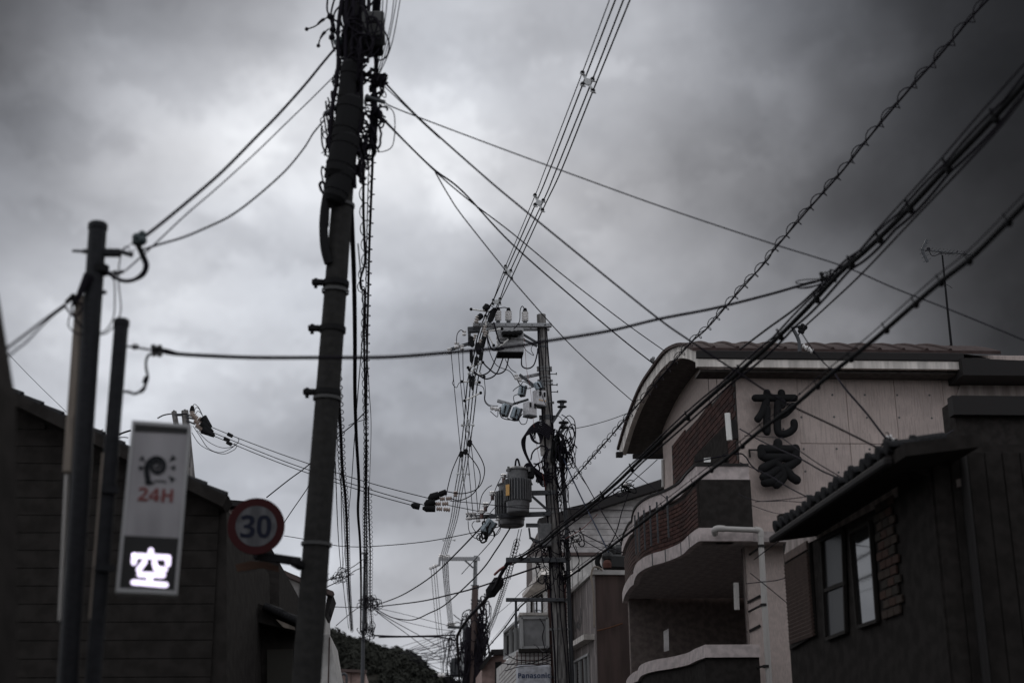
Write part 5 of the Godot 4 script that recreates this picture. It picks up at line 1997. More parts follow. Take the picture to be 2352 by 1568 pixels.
func far_poles() -> void:
	# second pole down the street
	var d := 62.0
	var t := thing("far_pole", "pale-topped concrete pole with one long crossarm further down the street", "utility pole", at(1088, 1568, d) * Vector3(1, 0, 1))
	pole(t, "shaft", [1092.5, 1276, 1085, 1568], d, 0.085, 0.17, M.pole_pale)
	var s := Shape.new()
	s.bar(at(1008, 1283, d - 0.15), at(1102, 1283, d - 0.15), 0.1, 0.16)
	s.bar(at(1010, 1282, d - 0.15), at(1009, 1299, d - 0.15), 0.1, 0.1)
	s.bar(at(1009, 1297, d - 0.15), at(988, 1306, d - 0.15), 0.08, 0.08)
	put("crossarm", s, M.steel, t)
	s = Shape.new()
	s.bar(at(1066, 1285, d - 0.15), at(1087, 1304, d - 0.15), 0.06, 0.06)
	put("brace", s, M.steel_dark, t)
	s = Shape.new()
	for q in [[1012, 1276], [1030, 1276], [1020, 1278]]:
		insulator(s, at(q[0], q[1] + 5, d - 0.15), Vector3.UP, 0.1, 0.16, 2)
	for q in [[989, 1304], [996, 1301], [1001, 1298]]:
		s.ball(at(q[0], q[1], d - 0.15), 0.08)
	put("insulator", s, M.porcelain, t)
	s = Shape.new()
	var p := PackedVector3Array([at(1091.5, 1345, d), at(1089, 1430, d), at(1085, 1568, d)])
	s.tube(p, 0.14, 0.2, 10)
	put("wrapped_shaft", s, M.trim_brown, t)
	s = Shape.new()
	s.bar(at(1095, 1380, d), at(1107, 1380, d), 0.12, 0.1)
	for y in [1344, 1351, 1377, 1386]:
		s.bar(at(1081, y, d - 0.1), at(1100, y, d - 0.1), 0.05, 0.04)
	put("cleat", s, M.steel_dark, t)
	s = Shape.new()
	tangle(s, at(1104, 1420, d), Vector3(0.5, 1.1, 0.5), 18, 0.025, 91)
	tangle(s, at(1075, 1415, d), Vector3(0.35, 0.3, 0.4), 5, 0.02, 92)
	solo("cable_tangle", s, M.wire, "tangle of cable loops half way down the pale-topped pole", "cable tangle", "cable tangles on the poles down the street")
	s = Shape.new()
	tangle(s, at(1100, 1480, d), Vector3(0.5, 1.2, 0.6), 44, 0.026, 93)
	tangle(s, at(1080, 1520, d), Vector3(0.5, 1.4, 0.6), 40, 0.028, 94)
	for q in [[1101, 1440, 1098, 1568, 0.13], [1078, 1440, 1078, 1568, 0.16], [1092, 1480, 1091, 1568, 0.2], [1106, 1470, 1104, 1540, 0.1], [1070, 1470, 1070, 1568, 0.07]]:
		s.tube(PackedVector3Array([at(q[0], q[1], d), at(q[2], q[3], d)]), q[4], -1.0, 8)
	solo("cable_tangle", s, M.wire, "dense dark mass of cables at the foot of the pale-topped pole", "cable tangle", "cable tangles on the poles down the street")
	# third pole, with a pot transformer
	d = 90.0
	t = thing("third_pole", "dark concrete pole behind the pale-topped one, low in the picture", "utility pole", at(1067, 1600, d) * Vector3(1, 0, 1))
	pole(t, "shaft", [1068.5, 1431, 1067, 1568], d, 0.16, 0.2, M.steel_dark)
	s = Shape.new()
	s.bar(at(1028, 1440, d - 0.2), at(1077, 1441, d - 0.2), 0.12, 0.16)
	put("crossarm", s, M.steel_dark, t)
	s = Shape.new()
	for x in [1030, 1037, 1042]:
		insulator(s, at(x, 1438, d - 0.2), Vector3.UP, 0.12, 0.24, 2)
	put("insulator", s, M.porcelain, t)
	t = thing("pot_transformer", "small dark finned transformer low beside the hill", "transformer", at(1053, 1556, d))
	s = Shape.new()
	s.lathe(at(1053, 1554, d), Vector3.UP, [Vector2(0.001, 0), Vector2(0.42, 0.0), Vector2(0.48, 0.1), Vector2(0.48, 1.05), Vector2(0.4, 1.15), Vector2(0.001, 1.2)], 14)
	for i in 12:
		s.box(at(1053, 1536, d) + Vector3(cos(i * TAU / 12), 0, sin(i * TAU / 12)) * 0.48, Vector3(0.1, 0.85, 0.04), Basis(Vector3.UP, -i * TAU / 12))
	put("tank", s, M.steel_dark, t)
	s = Shape.new()
	for i in 3:
		insulator(s, at(1046 + 6 * i, 1521, d), Vector3.UP, 0.08, 0.22, 2)
	put("bushing", s, M.porcelain, t)
	s = Shape.new()
	s.lathe(at(1069, 1543, d - 1), Vector3.UP, [Vector2(0.001, 0), Vector2(0.3, 0.1), Vector2(0.36, 0.3), Vector2(0.36, 1.1), Vector2(0.25, 1.3), Vector2(0.001, 1.35)], 12)
	solo("white_tank", s, M.pole_pale, "pale rounded tank on the dark pole beside the small transformer", "tank")
	s = Shape.new()
	tangle(s, at(1060, 1490, d), Vector3(1.4, 2.6, 0.8), 28, 0.03, 95)
	solo("cable_tangle", s, M.wire, "fine thicket of wires round the dark third pole", "cable tangle", "cable tangles on the poles down the street")
	# pole on the near side, further down, that takes the lashed cables
	d = 58.0
	t = thing("slim_pole", "slim grey pole behind the hanging lashed cables", "utility pole", at(832, 1568, d) * Vector3(1, 0, 1))
	pole(t, "shaft", [838, 1268, 832, 1568], d, 0.05, 0.11, M.steel_dark)
	s = Shape.new()
	s.bar(at(830, 1270, d - 0.1), at(846, 1270, d - 0.1), 0.1, 0.08)
	s.bar(at(836, 1440, d - 0.1), at(860, 1444, d - 0.1), 0.1, 0.08)
	put("crossarm", s, M.steel, t)
	s = Shape.new()
	tangle(s, at(850, 1387, d), Vector3(0.55, 0.36, 0.4), 30, 0.013, 96)
	solo("cable_tangle", s, M.wire, "bushy knot of cables where many wires fan out from the slim pole", "cable tangle", "cable tangles on the poles down the street")
	s = Shape.new()
	tangle(s, at(843, 1448, d), Vector3(0.45, 0.4, 0.4), 16, 0.013, 97)
	solo("cable_tangle", s, M.wire, "knot of cables low on the slim pole at the hill line", "cable tangle", "cable tangles on the poles down the street")
	# pole tops of the high-voltage crossing behind the parking sign
	d = 40.0
	for q in [[399, 945, 406, 985, "thinner of the two pole tops peeping over the parking sign"], [424, 943, 428, 985, "thicker of the two pole tops peeping over the parking sign"]]:
		t = thing("crossing_pole", q[4], "utility pole", at(q[2], 1700, d) * Vector3(1, 0, 1), "pole tops behind the parking sign")
		pole(t, "shaft", [q[0], q[1], q[2], q[3]], d, 0.075 if q[0] == 399 else 0.1, 0.16, M.pole)
		s = Shape.new()
		s.tube(PackedVector3Array([at(q[0], q[1] + 1, d), at(q[0], q[1] - 3, d)]), 0.03, -1.0, 6)
		put("top_bolt", s, M.steel_dark, t)
	s = Shape.new()
	s.bar(at(399, 953, d - 0.05), at(426, 953, d - 0.05), 0.05, 0.05)
	s.bar(at(428, 952, d - 0.1), at(442, 956, d - 0.1), 0.06, 0.04)
	s.bar(at(428, 958, d - 0.1), at(446, 962, d - 0.1), 0.06, 0.04)
	s.bar(at(428, 966, d - 0.1), at(448, 974, d - 0.1), 0.06, 0.04)
	solo("tie_bar", s, M.steel_dark, "steel tie bars between the two pole tops behind the parking sign", "tie bar")


func wire(called: String, list: Array, d0: float, d1: float, r: float, label: String, group := "", m: Material = null) -> MeshInstance3D:
	var s := Shape.new()
	s.tube(course(list, d0, d1, 8), r, -1.0, 6)
	return solo(called, s, m if m else M.wire, label, "cable", group)


# messenger strand, cable and the spiral that lashes them
func lashed(list: Array, d0: float, d1: float, r: float, coil_r: float, pitch: float, label: String, group := "", down := 0.0) -> void:
	var p := course(list, d0, d1, 8)
	var t := thing("lashed_cable", label, "cable", p[p.size() - 1], group)
	var s := Shape.new()
	s.tube(p, r, -1.0, 6)
	put("cable", s, M.wire, t)
	s = Shape.new()
	var q := PackedVector3Array()
	for i in p.size():
		q.append(p[i] + Vector3(0.01, 0.035 + 0.015 * sin(i * 0.9), 0.0))
	s.tube(q, r * 0.5, -1.0, 5)
	put("messenger", s, M.wire, t)
	s = Shape.new()
	coil(s, p, coil_r, pitch, 0.007, down)
	put("spiral_hanger", s, M.wire, t)


func steel_posts() -> void:
	var d := 10.5
	for q in [[224.5, 514, 183, 1140, 0.07, "taller dark steel post beside the parking sign, with a capped top"], [279, 735, 229, 1360, 0.055, "shorter dark steel post next to the parking sign"]]:
		var a := at(q[0], q[1], d)
		var b := at(q[2], q[3], d)
		var foot := b + (b - a) * (b.y / (a.y - b.y))
		var axis := (a - foot).normalized()
		var t := thing("steel_post", q[5], "post", foot, "steel posts by the parking sign")
		var s := Shape.new()
		s.tube(PackedVector3Array([foot, b, a]), q[4] * 1.0, -1.0, 20)
		put("shaft", s, M.post, t)
		s = Shape.new()
		s.lathe(a - axis * 0.05, axis, [Vector2(q[4], 0.0), Vector2(q[4] + 0.006, 0.004), Vector2(q[4] + 0.006, 0.045), Vector2(q[4] - 0.006, 0.058), Vector2(0.001, 0.062)], 20)
		put("cap", s, M.post, t)
		if q[4] == 0.07:
			s = Shape.new()
			s.tube(PackedVector3Array([at(166, 576, d), at(192, 577, d)]), 0.012, -1.0, 8)
			s.tube(PackedVector3Array([at(190, 577, d), at(202, 577, d)]), 0.02, -1.0, 8)
			put("through_bolt", s, M.steel_dark, t)
			s = Shape.new()
			s.box(at(258, 580.5, d), Vector3(0.13, 0.055, 0.06), Basis(), 0.006)
			put("bracket", s, M.post, t)
			s = Shape.new()
			s.tube(PackedVector3Array([at(278, 578, d), at(304, 586, d)]), 0.02, -1.0, 8)
			put("hook_bolt", s, M.steel_dark, t)
			s = Shape.new()
			s.tube(PackedVector3Array([at(228, 611, d), at(228, 611, d) - axis * 0.06]), 0.075, -1.0, 16)
			put("strap", s, M.rubber, t)
			s = Shape.new()
			s.box(at(239, 671, d), Vector3(0.03, 0.025, 0.03))
			put("bolt_head", s, M.steel_dark, t)
	var s := Shape.new()
	var a := at(183, 677, d + 0.05)
	var b := at(154, 1085, d + 0.05)
	s.bar(b, a, 0.062, 0.05, Vector3.BACK, 0.006)
	solo("cable_guard", s, M.board, "beige cable guard board strapped beside the taller steel post", "cable guard")
	s = Shape.new()
	s.tube(PackedVector3Array([at(153, 1090, d + 0.05), at(138, 1425, d + 0.05)]), 0.016, -1.0, 8)
	solo("conduit", s, M.pipe, "thin pale conduit below the beige cable guard", "conduit")
	s = Shape.new()
	s.tube(PackedVector3Array([at(237, 1040, d - 0.02), at(207, 1420, d - 0.02)]), 0.012, -1.0, 8)
	solo("conduit", s, M.board, "thin grey conduit running down the shorter steel post", "conduit")
	# clamp and loop of the thick service cable
	var t := thing("service_clamp", "blue-black clamp and drip loop of the thick service cable by the taller post", "cable clamp", at(320, 560, d))
	s = Shape.new()
	s.ball(at(326, 538, d), 0.032)
	s.ball(at(314, 546, d), 0.04)
	s.ball(at(325, 552, d), 0.042)
	s.ball(at(311, 556, d), 0.03)
	put("insulator", s, M.clamp_teal, t)
	s = Shape.new()
	s.tube(course([314, 556, 320, 570, 330, 592, 332, 600], d, d), 0.022, -1.0, 8)
	put("sleeve", s, M.rubber, t)
	s = Shape.new()
	s.tube(course([330, 590, 333, 612, 326, 628, 308, 642, 284, 645, 262, 636, 243, 622, 228, 616, 212, 622, 200, 640, 186, 662, 176, 690], d, d - 0.06), 0.016, -1.0, 8)
	s.tube(course([333, 592, 339, 610, 330, 632, 305, 644, 275, 643, 250, 630], d, d), 0.011, -1.0, 8)
	s.tube(course([204, 632, 192, 655, 178, 684], d - 0.08, d - 0.08), 0.045, 0.02, 8)
	put("drip_loop", s, M.wire, t)
	s = Shape.new()
	s.tube(course([306, 556, 290, 568, 278, 576], d, d), 0.004, -1.0, 5)
	s.tube(course([276, 578, 290, 566, 302, 580, 308, 572], d, d), 0.004, -1.0, 5)
	put("tie_wire", s, M.wire_thin, t)
	s = Shape.new()
	s.tube(course([284, 622, 270, 628, 262, 628], d, d), 0.014, -1.0, 6)
	s.tube(course([238, 633, 252, 627, 268, 622], d, d), 0.009, -1.0, 6)
	put("tension_grip", s, M.wire, t)
	wire("hanging_wire", [278, 580, 273, 610, 272, 650, 277, 700, 274, 726, 262, 748, 245, 764, 229, 769], d, d, 0.0055, "thin wire hanging from the bracket of the taller post, outer of two")
	wire("hanging_wire", [257, 638, 262, 648, 263, 690, 260, 728, 245, 756, 228, 764], d, d, 0.0055, "thin wire hanging from the drip loop, inner of two")
	t = thing("stay_grip", "cable grips and small loops where two wires reach the taller post", "cable clamp", at(163, 690, d))
	s = Shape.new()
	s.tube(PackedVector3Array([at(151, 695, d), at(168, 680, d)]), 0.018, 0.022, 8)
	s.tube(PackedVector3Array([at(166, 676, d), at(172, 700, d)]), 0.018, -1.0, 8)
	put("grip", s, M.rubber, t)
	s = Shape.new()
	s.tube(course([150, 704, 158, 716, 165, 724, 176, 724, 186, 712, 186, 700, 178, 692, 168, 694, 164, 706, 168, 722, 174, 735, 188, 752], d - 0.08, d - 0.08), 0.0085, -1.0, 6)
	s.tube(course([160, 724, 156, 745, 164, 758, 176, 766, 190, 768], d - 0.08, d - 0.08), 0.0055, -1.0, 6)
	put("loop", s, M.wire, t)
	wire("stay_wire", [151, 697, 100, 735, 55, 770, 8, 805], d, 8.2, 0.009, "thicker of two cables from the taller post to the picture border")
	wire("stay_wire", [150, 703, 110, 734, 62, 783, 36, 803, 14, 822], d, 8.2, 0.007, "thinner, wavier of two cables from the taller post to the picture border")
	# insulator and drip loop at the shorter post
	t = thing("service_clamp", "pair of white-spotted insulators and drip loop beside the shorter post", "cable clamp", at(357, 812, d))
	s = Shape.new()
	for q in [[352, 797], [366, 798], [353, 812], [366, 813]]:
		s.ball(at(q[0], q[1], d), 0.024)
	put("insulator", s, M.plug, t)
	s = Shape.new()
	s.box(at(359, 805, d), Vector3(0.08, 0.05, 0.05), Basis(), 0.01)
	put("body", s, M.rubber, t)
	s = Shape.new()
	s.tube(course([292, 795, 302, 796, 308, 792, 316, 794, 314, 800, 305, 800, 312, 798, 344, 803], d, d), 0.0085, -1.0, 6)
	put("eye_bolt", s, M.wire, t)
	s = Shape.new()
	s.tube(course([344, 812, 336, 824, 335, 845, 339, 866, 333, 884, 322, 898, 308, 904, 296, 900, 284, 899], d, d - 0.04), 0.011, -1.0, 6)
	s.tube(course([339, 866, 336, 880, 330, 896, 320, 902], d + 0.03, d + 0.03), 0.008, -1.0, 6)
	s.tube(PackedVector3Array([at(337, 865, d), at(331, 880, d)]), 0.02, -1.0, 6)
	put("drip_loop", s, M.wire, t)


func on_plane(pl: Plane, x: float, y: float, off := 0.0) -> Vector3:
	var p: Vector3 = pl.intersects_ray(EYE, ray(x, y))
	return p + pl.normal * off


func flat_stroke(sh: Shape, pl: Plane, list: Array, w: float, off: float, thick: float) -> void:
	for i in range(0, list.size() - 2, 2):
		var a := on_plane(pl, list[i], list[i + 1], off)
		var b := on_plane(pl, list[i + 2], list[i + 3], off)
		sh.bar(a, b, w, thick, pl.normal)
		sh.lathe(a - pl.normal * thick * 0.5, pl.normal, [Vector2(0.001, 0.0005), Vector2(w * 0.5, 0.0005), Vector2(w * 0.5, thick * 0.98), Vector2(0.001, thick * 0.98)], 10)
	var n := list.size()
	var e := on_plane(pl, list[n - 2], list[n - 1], off)
	sh.lathe(e - pl.normal * thick * 0.5, pl.normal, [Vector2(0.001, 0.0005), Vector2(w * 0.5, 0.0005), Vector2(w * 0.5, thick * 0.98), Vector2(0.001, thick * 0.98)], 10)


func signs() -> void:
	# parking sign
	var tl := at(299, 961, 10.4)
	var bl := at(272, 1356, 10.4)
	var tr := at(435, 971, 10.48)
	var pl := Plane(tl, bl, tr)
	if pl.normal.z < 0.0:
		pl = Plane(tl, tr, bl)
	var x := (tr - tl).normalized()
	var up := (tl - bl).normalized()
	up = (up - x * up.dot(x)).normalized()
	var z := pl.normal
	var w := (tr - tl).length()
	var h := (tl - bl).length()
	var b := Basis(x, up, z)
	var mid := on_plane(pl, 354, 1163)
	var t := thing("parking_sign", "tall grey box sign with a swirl P, red 24H and a lit character", "sign", mid - up * h / 2)
	var s := Shape.new()
	s.box(mid - z * 0.07, Vector3(w, h, 0.13), b, 0.008)
	put("case", s, M.sign_rim, t)
	s = Shape.new()
	for q in [[0, 1, w, 0.03], [0, -1, w, 0.03]]:
		s.box(mid + up * (q[1] * (h / 2 - 0.015)) - z * 0.0, Vector3(w, 0.03, 0.02), b, 0.003)
	for q in [-1, 1]:
		s.box(mid + x * (q * (w / 2 - 0.011)), Vector3(0.022, h - 0.06, 0.02), b, 0.003)
	put("rim", s, M.sign_rim, t)
	s = Shape.new()
	var p0 := on_plane(pl, 300, 985, 0.0)
	s.prism(PackedVector3Array([on_plane(pl, 303, 985, 0.001), on_plane(pl, 431, 990, 0.001), on_plane(pl, 415, 1236, 0.001), on_plane(pl, 281, 1229, 0.001)]), -z * 0.004)
	put("face_panel", s, M.sign_face, t)
	s = Shape.new()
	s.prism(PackedVector3Array([on_plane(pl, 303, 966, 0.006), on_plane(pl, 432, 974, 0.006), on_plane(pl, 431, 996, 0.006), on_plane(pl, 302, 990, 0.006)]), -z * 0.006)
	put("top_band", s, M.black, t)
	s = Shape.new()
	s.prism(PackedVector3Array([on_plane(pl, 281, 1229, 0.003), on_plane(pl, 415, 1236, 0.003), on_plane(pl, 407, 1358, 0.003), on_plane(pl, 274, 1353, 0.003)]), -z * 0.006)
	var screen := put("led_screen", s, M.black, t)
	# swirl emblem
	s = Shape.new()
	var swirl := []
	for i in 40:
		var a := PI * 1.08 + i * 0.33
		var r := 21.5 * (1.0 - i / 42.0)
		swirl.append(360 + r * cos(a))
		swirl.append(1071 + r * sin(a))
	flat_stroke(s, pl, [338, 1066, 336, 1080, 338, 1096, 341, 1108], 0.04, 0.006, 0.006)
	flat_stroke(s, pl, [335, 1108, 350, 1109], 0.02, 0.006, 0.006)
	for i in range(0, swirl.size() - 2, 2):
		flat_stroke(s, pl, [swirl[i], swirl[i + 1], swirl[i + 2], swirl[i + 3]], 0.034 * (1.0 - i * 0.0085), 0.006, 0.006)
	put("swirl_emblem", s, M.ink, t)
	s = Shape.new()
	for q in [[333, 1059, 323, 1051], [331, 1072, 319, 1076], [388, 1060, 400, 1049], [390, 1074, 402, 1074], [386, 1092, 398, 1104]]:
		var a := on_plane(pl, q[0], q[1], 0.006)
		var e := on_plane(pl, q[2], q[3], 0.006)
		var n := (e - a).cross(z).normalized() * 0.02
		s.prism(PackedVector3Array([a, e + n, e - n]), -z * 0.005)
	put("emblem_ray", s, M.ink, t)
	letters("small_lettering", "parking", t, on_plane(pl, 368, 1105, 0.004), x, up, 0.085, M.ink, 0.004)
	letters("lettering", "24H", t, on_plane(pl, 357, 1136, 0.004), x, up, 0.25, M.ink_red, 0.005, "Droid Sans", 0.92)
	# lit character made of glowing strokes
	for q in [[346, 1264, 346, 1272], [308, 1276, 384, 1280], [308, 1276, 307, 1292], [386, 1280, 385, 1296], [332, 1290, 318, 1308], [354, 1291, 358, 1306, 378, 1308], [320, 1319, 374, 1321], [344, 1322, 343, 1337], [306, 1337, 380, 1343]]:
		s = Shape.new()
		flat_stroke(s, pl, q, 0.038, 0.008, 0.006)
		put("led_stroke", s, M.led, screen)
	s = Shape.new()
	s.box(on_plane(pl, 252, 1120, -0.07), Vector3(0.12, 0.05, 0.05), b)
	s.box(on_plane(pl, 240, 1300, -0.07), Vector3(0.14, 0.05, 0.05), b)
	put("mounting_bracket", s, M.post, t)

	# speed limit sign on an arm of the near pole
	var d := 14.6
	var c := at(588, 1208, d)
	t = thing("speed_sign", "round dark-rimmed speed limit sign reading 30 fixed to the near pole", "sign", c - Vector3(0, 0.28, 0))
	var nz := Vector3(0.05, -0.06, 1.0).normalized()
	s = Shape.new()
	s.lathe(c - nz * 0.02, nz, [Vector2(0.001, 0), Vector2(0.288, 0), Vector2(0.29, 0.004), Vector2(0.29, 0.016), Vector2(0.286, 0.02), Vector2(0.001, 0.02)], 48)
	put("red_ring", s, M.road_sign_red, t)
	s = Shape.new()
	s.lathe(c, nz, [Vector2(0.001, 0), Vector2(0.208, 0.0), Vector2(0.208, 0.003), Vector2(0.001, 0.003)], 48)
	put("face", s, M.road_sign_face, t)
	var ux := Vector3.UP.cross(nz).normalized()
	letters("number", "30", t, c + nz * 0.006 + Vector3(-0.002, -0.002, 0), ux, nz.cross(ux), 0.31, M.sign_blue, 0.004, "Droid Sans", 1.05)
	s = Shape.new()
	s.bar(at(585, 1275, d + 0.1), at(690, 1290, 14.9), 0.05, 0.09, Vector3.UP, 0.01)
	s.bar(at(672, 1288, d + 0.2), at(694, 1301, 14.95), 0.09, 0.09, Vector3.UP, 0.02)
	put("arm", s, M.rubber, t)
	s = Shape.new()
	s.bar(c - nz * 0.05 + Vector3(0, 0.2, 0), c - nz * 0.05 - Vector3(0, 0.32, 0), 0.05, 0.04)
	put("back_rail", s, M.rubber, t)
	# second plate under it, nearly edge on in the dark
	s = Shape.new()
	s.prism(front([540, 1296, 575, 1288, 612, 1290, 640, 1300, 640, 1312, 600, 1304, 545, 1312], d + 0.3), Vector3(0, 0, -0.03))
	solo("hood", s, mat("hood_orange", Color(0.06, 0.028, 0.016), 0.85), "dull orange-edged hood under the speed limit sign", "hood")

	# two cut-out characters mounted on the concrete wall
	d = 25.72
	t = thing("wall_characters", "two black raised characters mounted one above the other on the concrete wall", "wall sign", at(1787, 1120, d))
	var chars := [
		["upper_character", [[1735, 914, 1825, 914], [1762, 902, 1760, 930], [1795, 902, 1797, 930], [1760, 922, 1752, 945, 1741, 962], [1762, 938, 1762, 992], [1787, 922, 1786, 985, 1796, 997, 1814, 992, 1824, 982, 1824, 970], [1822, 932, 1806, 948, 1790, 956]], 0.072],
		["lower_character", [[1787, 1017, 1787, 1030], [1751, 1032, 1828, 1032], [1750, 1030, 1751, 1046], [1827, 1030, 1827, 1046], [1757, 1050, 1826, 1051], [1792, 1052, 1770, 1066, 1752, 1076], [1780, 1060, 1796, 1078, 1798, 1098, 1784, 1112], [1792, 1074, 1772, 1088, 1755, 1096], [1796, 1088, 1778, 1104, 1758, 1108], [1832, 1056, 1816, 1068, 1802, 1074], [1804, 1074, 1816, 1092, 1830, 1102]], 0.088],
	]
	for ch in chars:
		s = Shape.new()
		for q in ch[1]:
			var p := front(q, d)
			s.tube(smooth(p, 4), ch[2], -1.0, 10)
			s.ball(p[0], ch[2])
			s.ball(p[p.size() - 1], ch[2])
		put(ch[0], s, M.rubber, t)
	s = Shape.new()
	for q in [[1760, 930], [1800, 985], [1770, 1045], [1810, 1090]]:
		s.tube(PackedVector3Array([at(q[0], q[1], d), at(q[0], q[1], 25.98)]), 0.02, -1.0, 6)
	put("stand_off", s, M.steel_dark, t)
	s = Shape.new()
	s.bar(at(1720, 1033, 25.9), at(1752, 1033, d), 0.03, 0.03)
	s.bar(at(1721, 1033, 25.9), at(1723, 1050, 25.9), 0.03, 0.03)
	put("side_arm", s, M.gutter, t)


func power_bundle() -> void:
	var d0 := 15.2
	var d1 := 31.7
	var g := "four wires of the overhead power bundle"
	wire("power_wire", [1438, -100, 1400, 0, 1338, 166, 1251, 392, 1229, 449, 1161, 612, 1133, 688, 1115, 712], d0, d1, 0.008, "thinnest wire of the steep overhead power bundle, on its upper edge", g)
	wire("power_wire", [1452, -100, 1413.5, 0, 1338.5, 194, 1262, 392, 1229, 471, 1160, 628, 1132, 692, 1118, 716], d0, d1, 0.012, "second wire of the steep overhead power bundle", g)
	wire("power_wire", [1471, -100, 1432, 0, 1361, 183, 1277, 392, 1248, 461, 1173, 620, 1148, 687, 1136, 712], d0, d1, 0.012, "third wire of the steep overhead power bundle", g)
	wire("power_wire", [1486, -100, 1447, 0, 1362, 209, 1289, 392, 1246, 483, 1174, 640, 1148, 694, 1140, 716], d0, d1, 0.012, "lowest wire of the steep overhead power bundle", g)
	var spots := [
		[1338, 168, 1361, 183, 1338, 194, 1362, 209, 17.6, "nearest"], [1229, 449, 1248, 461, 1229, 471, 1246, 483, 21.6, "second"], [1161, 612, 1173, 622, 1160, 628, 1175, 640, 27.0, "third"], [1133, 690, 1148, 687, 1132, 699, 1148, 697, 30.3, "last"],
	]
	for q in spots:
		var ds: float = q[8]
		# depth along the bundle at this height in the picture
		var c := (at(q[0], q[1], ds) + at(q[6], q[7], ds)) / 2
		var t := thing("wire_spacer", "%s white cross-shaped spacer along the steep power bundle%s" % [q[9], " just above the crossarm" if q[9] == "last" else " counted from the camera"], "spacer", c, "cross-shaped spacers on the power bundle")
		var s := Shape.new()
		s.bar(at(q[0], q[1], ds), at(q[6], q[7], ds), 0.035, 0.02, Vector3.BACK, 0.004)
		s.bar(at(q[2], q[3], ds), at(q[4], q[5], ds), 0.035, 0.02, Vector3.BACK, 0.004)
		s.lathe(c - Vector3(0, 0, 0.012), Vector3.BACK, [Vector2(0.001, 0), Vector2(0.05, 0), Vector2(0.05, 0.03), Vector2(0.001, 0.03)], 12)
		put("cross", s, M.spacer, t)
		for i in range(0, 8, 2):
			s = Shape.new()
			s.lathe(at(q[i], q[i + 1], ds) - Vector3(0, 0.03, 0.01), Vector3(0.3, 0.9, 0.3), [Vector2(0.001, 0), Vector2(0.045, 0.01), Vector2(0.045, 0.02), Vector2(0.001, 0.03)], 10)
			put("seat", s, M.spacer, t)
			s = Shape.new()
			s.ball(at(q[i], q[i + 1] - 1, ds), 0.034)
			put("clamp", s, M.rubber, t)
	for q in [[1222, 395], [1229, 418], [1194, 540], [1206, 535], [1146, 640], [1168, 660]]:
		pass
	# run-down from the crossarm along the cable bundle
	var names := ["first", "second", "third", "fourth"]
	for i in 4:
		var o := (i - 1.5) * 7.0
		wire("power_wire", [1118 + i * 6, 716, 1106 + o * 0.8, 770, 1096 + o, 830, 1085 + o * 1.1, 880, 1077 + o, 960, 1064 + o * 0.9, 1066, 1052 + o * 0.8, 1134, 1043 + o * 0.7, 1191, 1029 + o * 0.6, 1241, 1018 + o * 0.6, 1279], 31.7, 61.5, 0.016, "%s of the four bundled wires sagging on to the pale-topped pole" % names[i], "bundled wires between the concrete poles")
		wire("power_wire", [1016 + i * 4, 1284, 1020 + i * 3.6, 1340, 1026 + i * 3.4, 1390, 1031 + i * 3.2, 1436], 61.8, 89.5, 0.022, "%s of the four bundled wires beyond the pale-topped pole" % names[i], "bundled wires beyond the pale-topped pole")
	# black sleeves where the wires are dead-ended
	var sl := [
		[1124, 740, 1137, 707, 0.07, "thick black sleeve at the top of the wire bundle, street side"], [1112, 712, 1122, 700, 0.08, "short black sleeve over the crossarm end"], [1096, 733, 1108, 722, 0.07, "black sleeve over the outer upright"], [1082, 772, 1085, 797, 0.06, "upper black sleeve on the outermost wire"],
		[1097, 787, 1101, 814, 0.07, "upper black sleeve on the middle wire"], [1106, 800, 1113, 770, 0.06, "upper black sleeve on the inner wire"], [1082, 802, 1083, 834, 0.04, "lower black sleeve on the outermost wire"], [1095, 818, 1092, 840, 0.045, "lower black sleeve on the middle wire"],
		[1102, 828, 1107, 808, 0.045, "lower black sleeve on the inner wire"], [1080, 860, 1080, 890, 0.03, "black sleeve under the white rods"], [1088, 862, 1085, 896, 0.035, "black sleeve under the white rods, nearer the pole"], [1080, 1010, 1078, 1026, 0.05, "bead-like black sleeve on the sagging bundle, highest of three"],
		[1071, 1031, 1068, 1044, 0.05, "bead-like black sleeve on the sagging bundle, middle of three"], [1061, 1036, 1058, 1050, 0.05, "bead-like black sleeve on the sagging bundle, outer of three"],
	]
	for q in sl:
		var s := Shape.new()
		var a := at(q[0], q[1], 31.6)
		var b := at(q[2], q[3], 31.6)
		s.tube(PackedVector3Array([a, a.lerp(b, 0.15)]), q[4] * 0.5, q[4], 8)
		s.tube(PackedVector3Array([a.lerp(b, 0.15), a.lerp(b, 0.85)]), q[4], q[4], 8)
		s.tube(PackedVector3Array([a.lerp(b, 0.85), b]), q[4], q[4] * 0.4, 8)
		solo("wire_sleeve", s, M.rubber, q[5], "wire sleeve", "black sleeves on the power wires")
	for q in [[1093, 742, 0.09, "brown-white disc insulator at the outer upright"], [1110, 764, 0.07, "disc insulator where the middle wire meets the lower arm"], [1087, 784, 0.06, "disc insulator on the outermost wire"], [1100, 795, 0.07, "grey disc insulator on the middle wire"], [1112, 776, 0.07, "disc insulator on the inner wire"]]:
		var s := Shape.new()
		insulator(s, at(q[0], q[1], 31.6), Vector3(0.3, 1, 0.1), q[2] * 0.72, 0.18, 3)
		solo("disc_insulator", s, M.insulator_grey, q[3], "insulator", "disc insulators on the wire bundle")
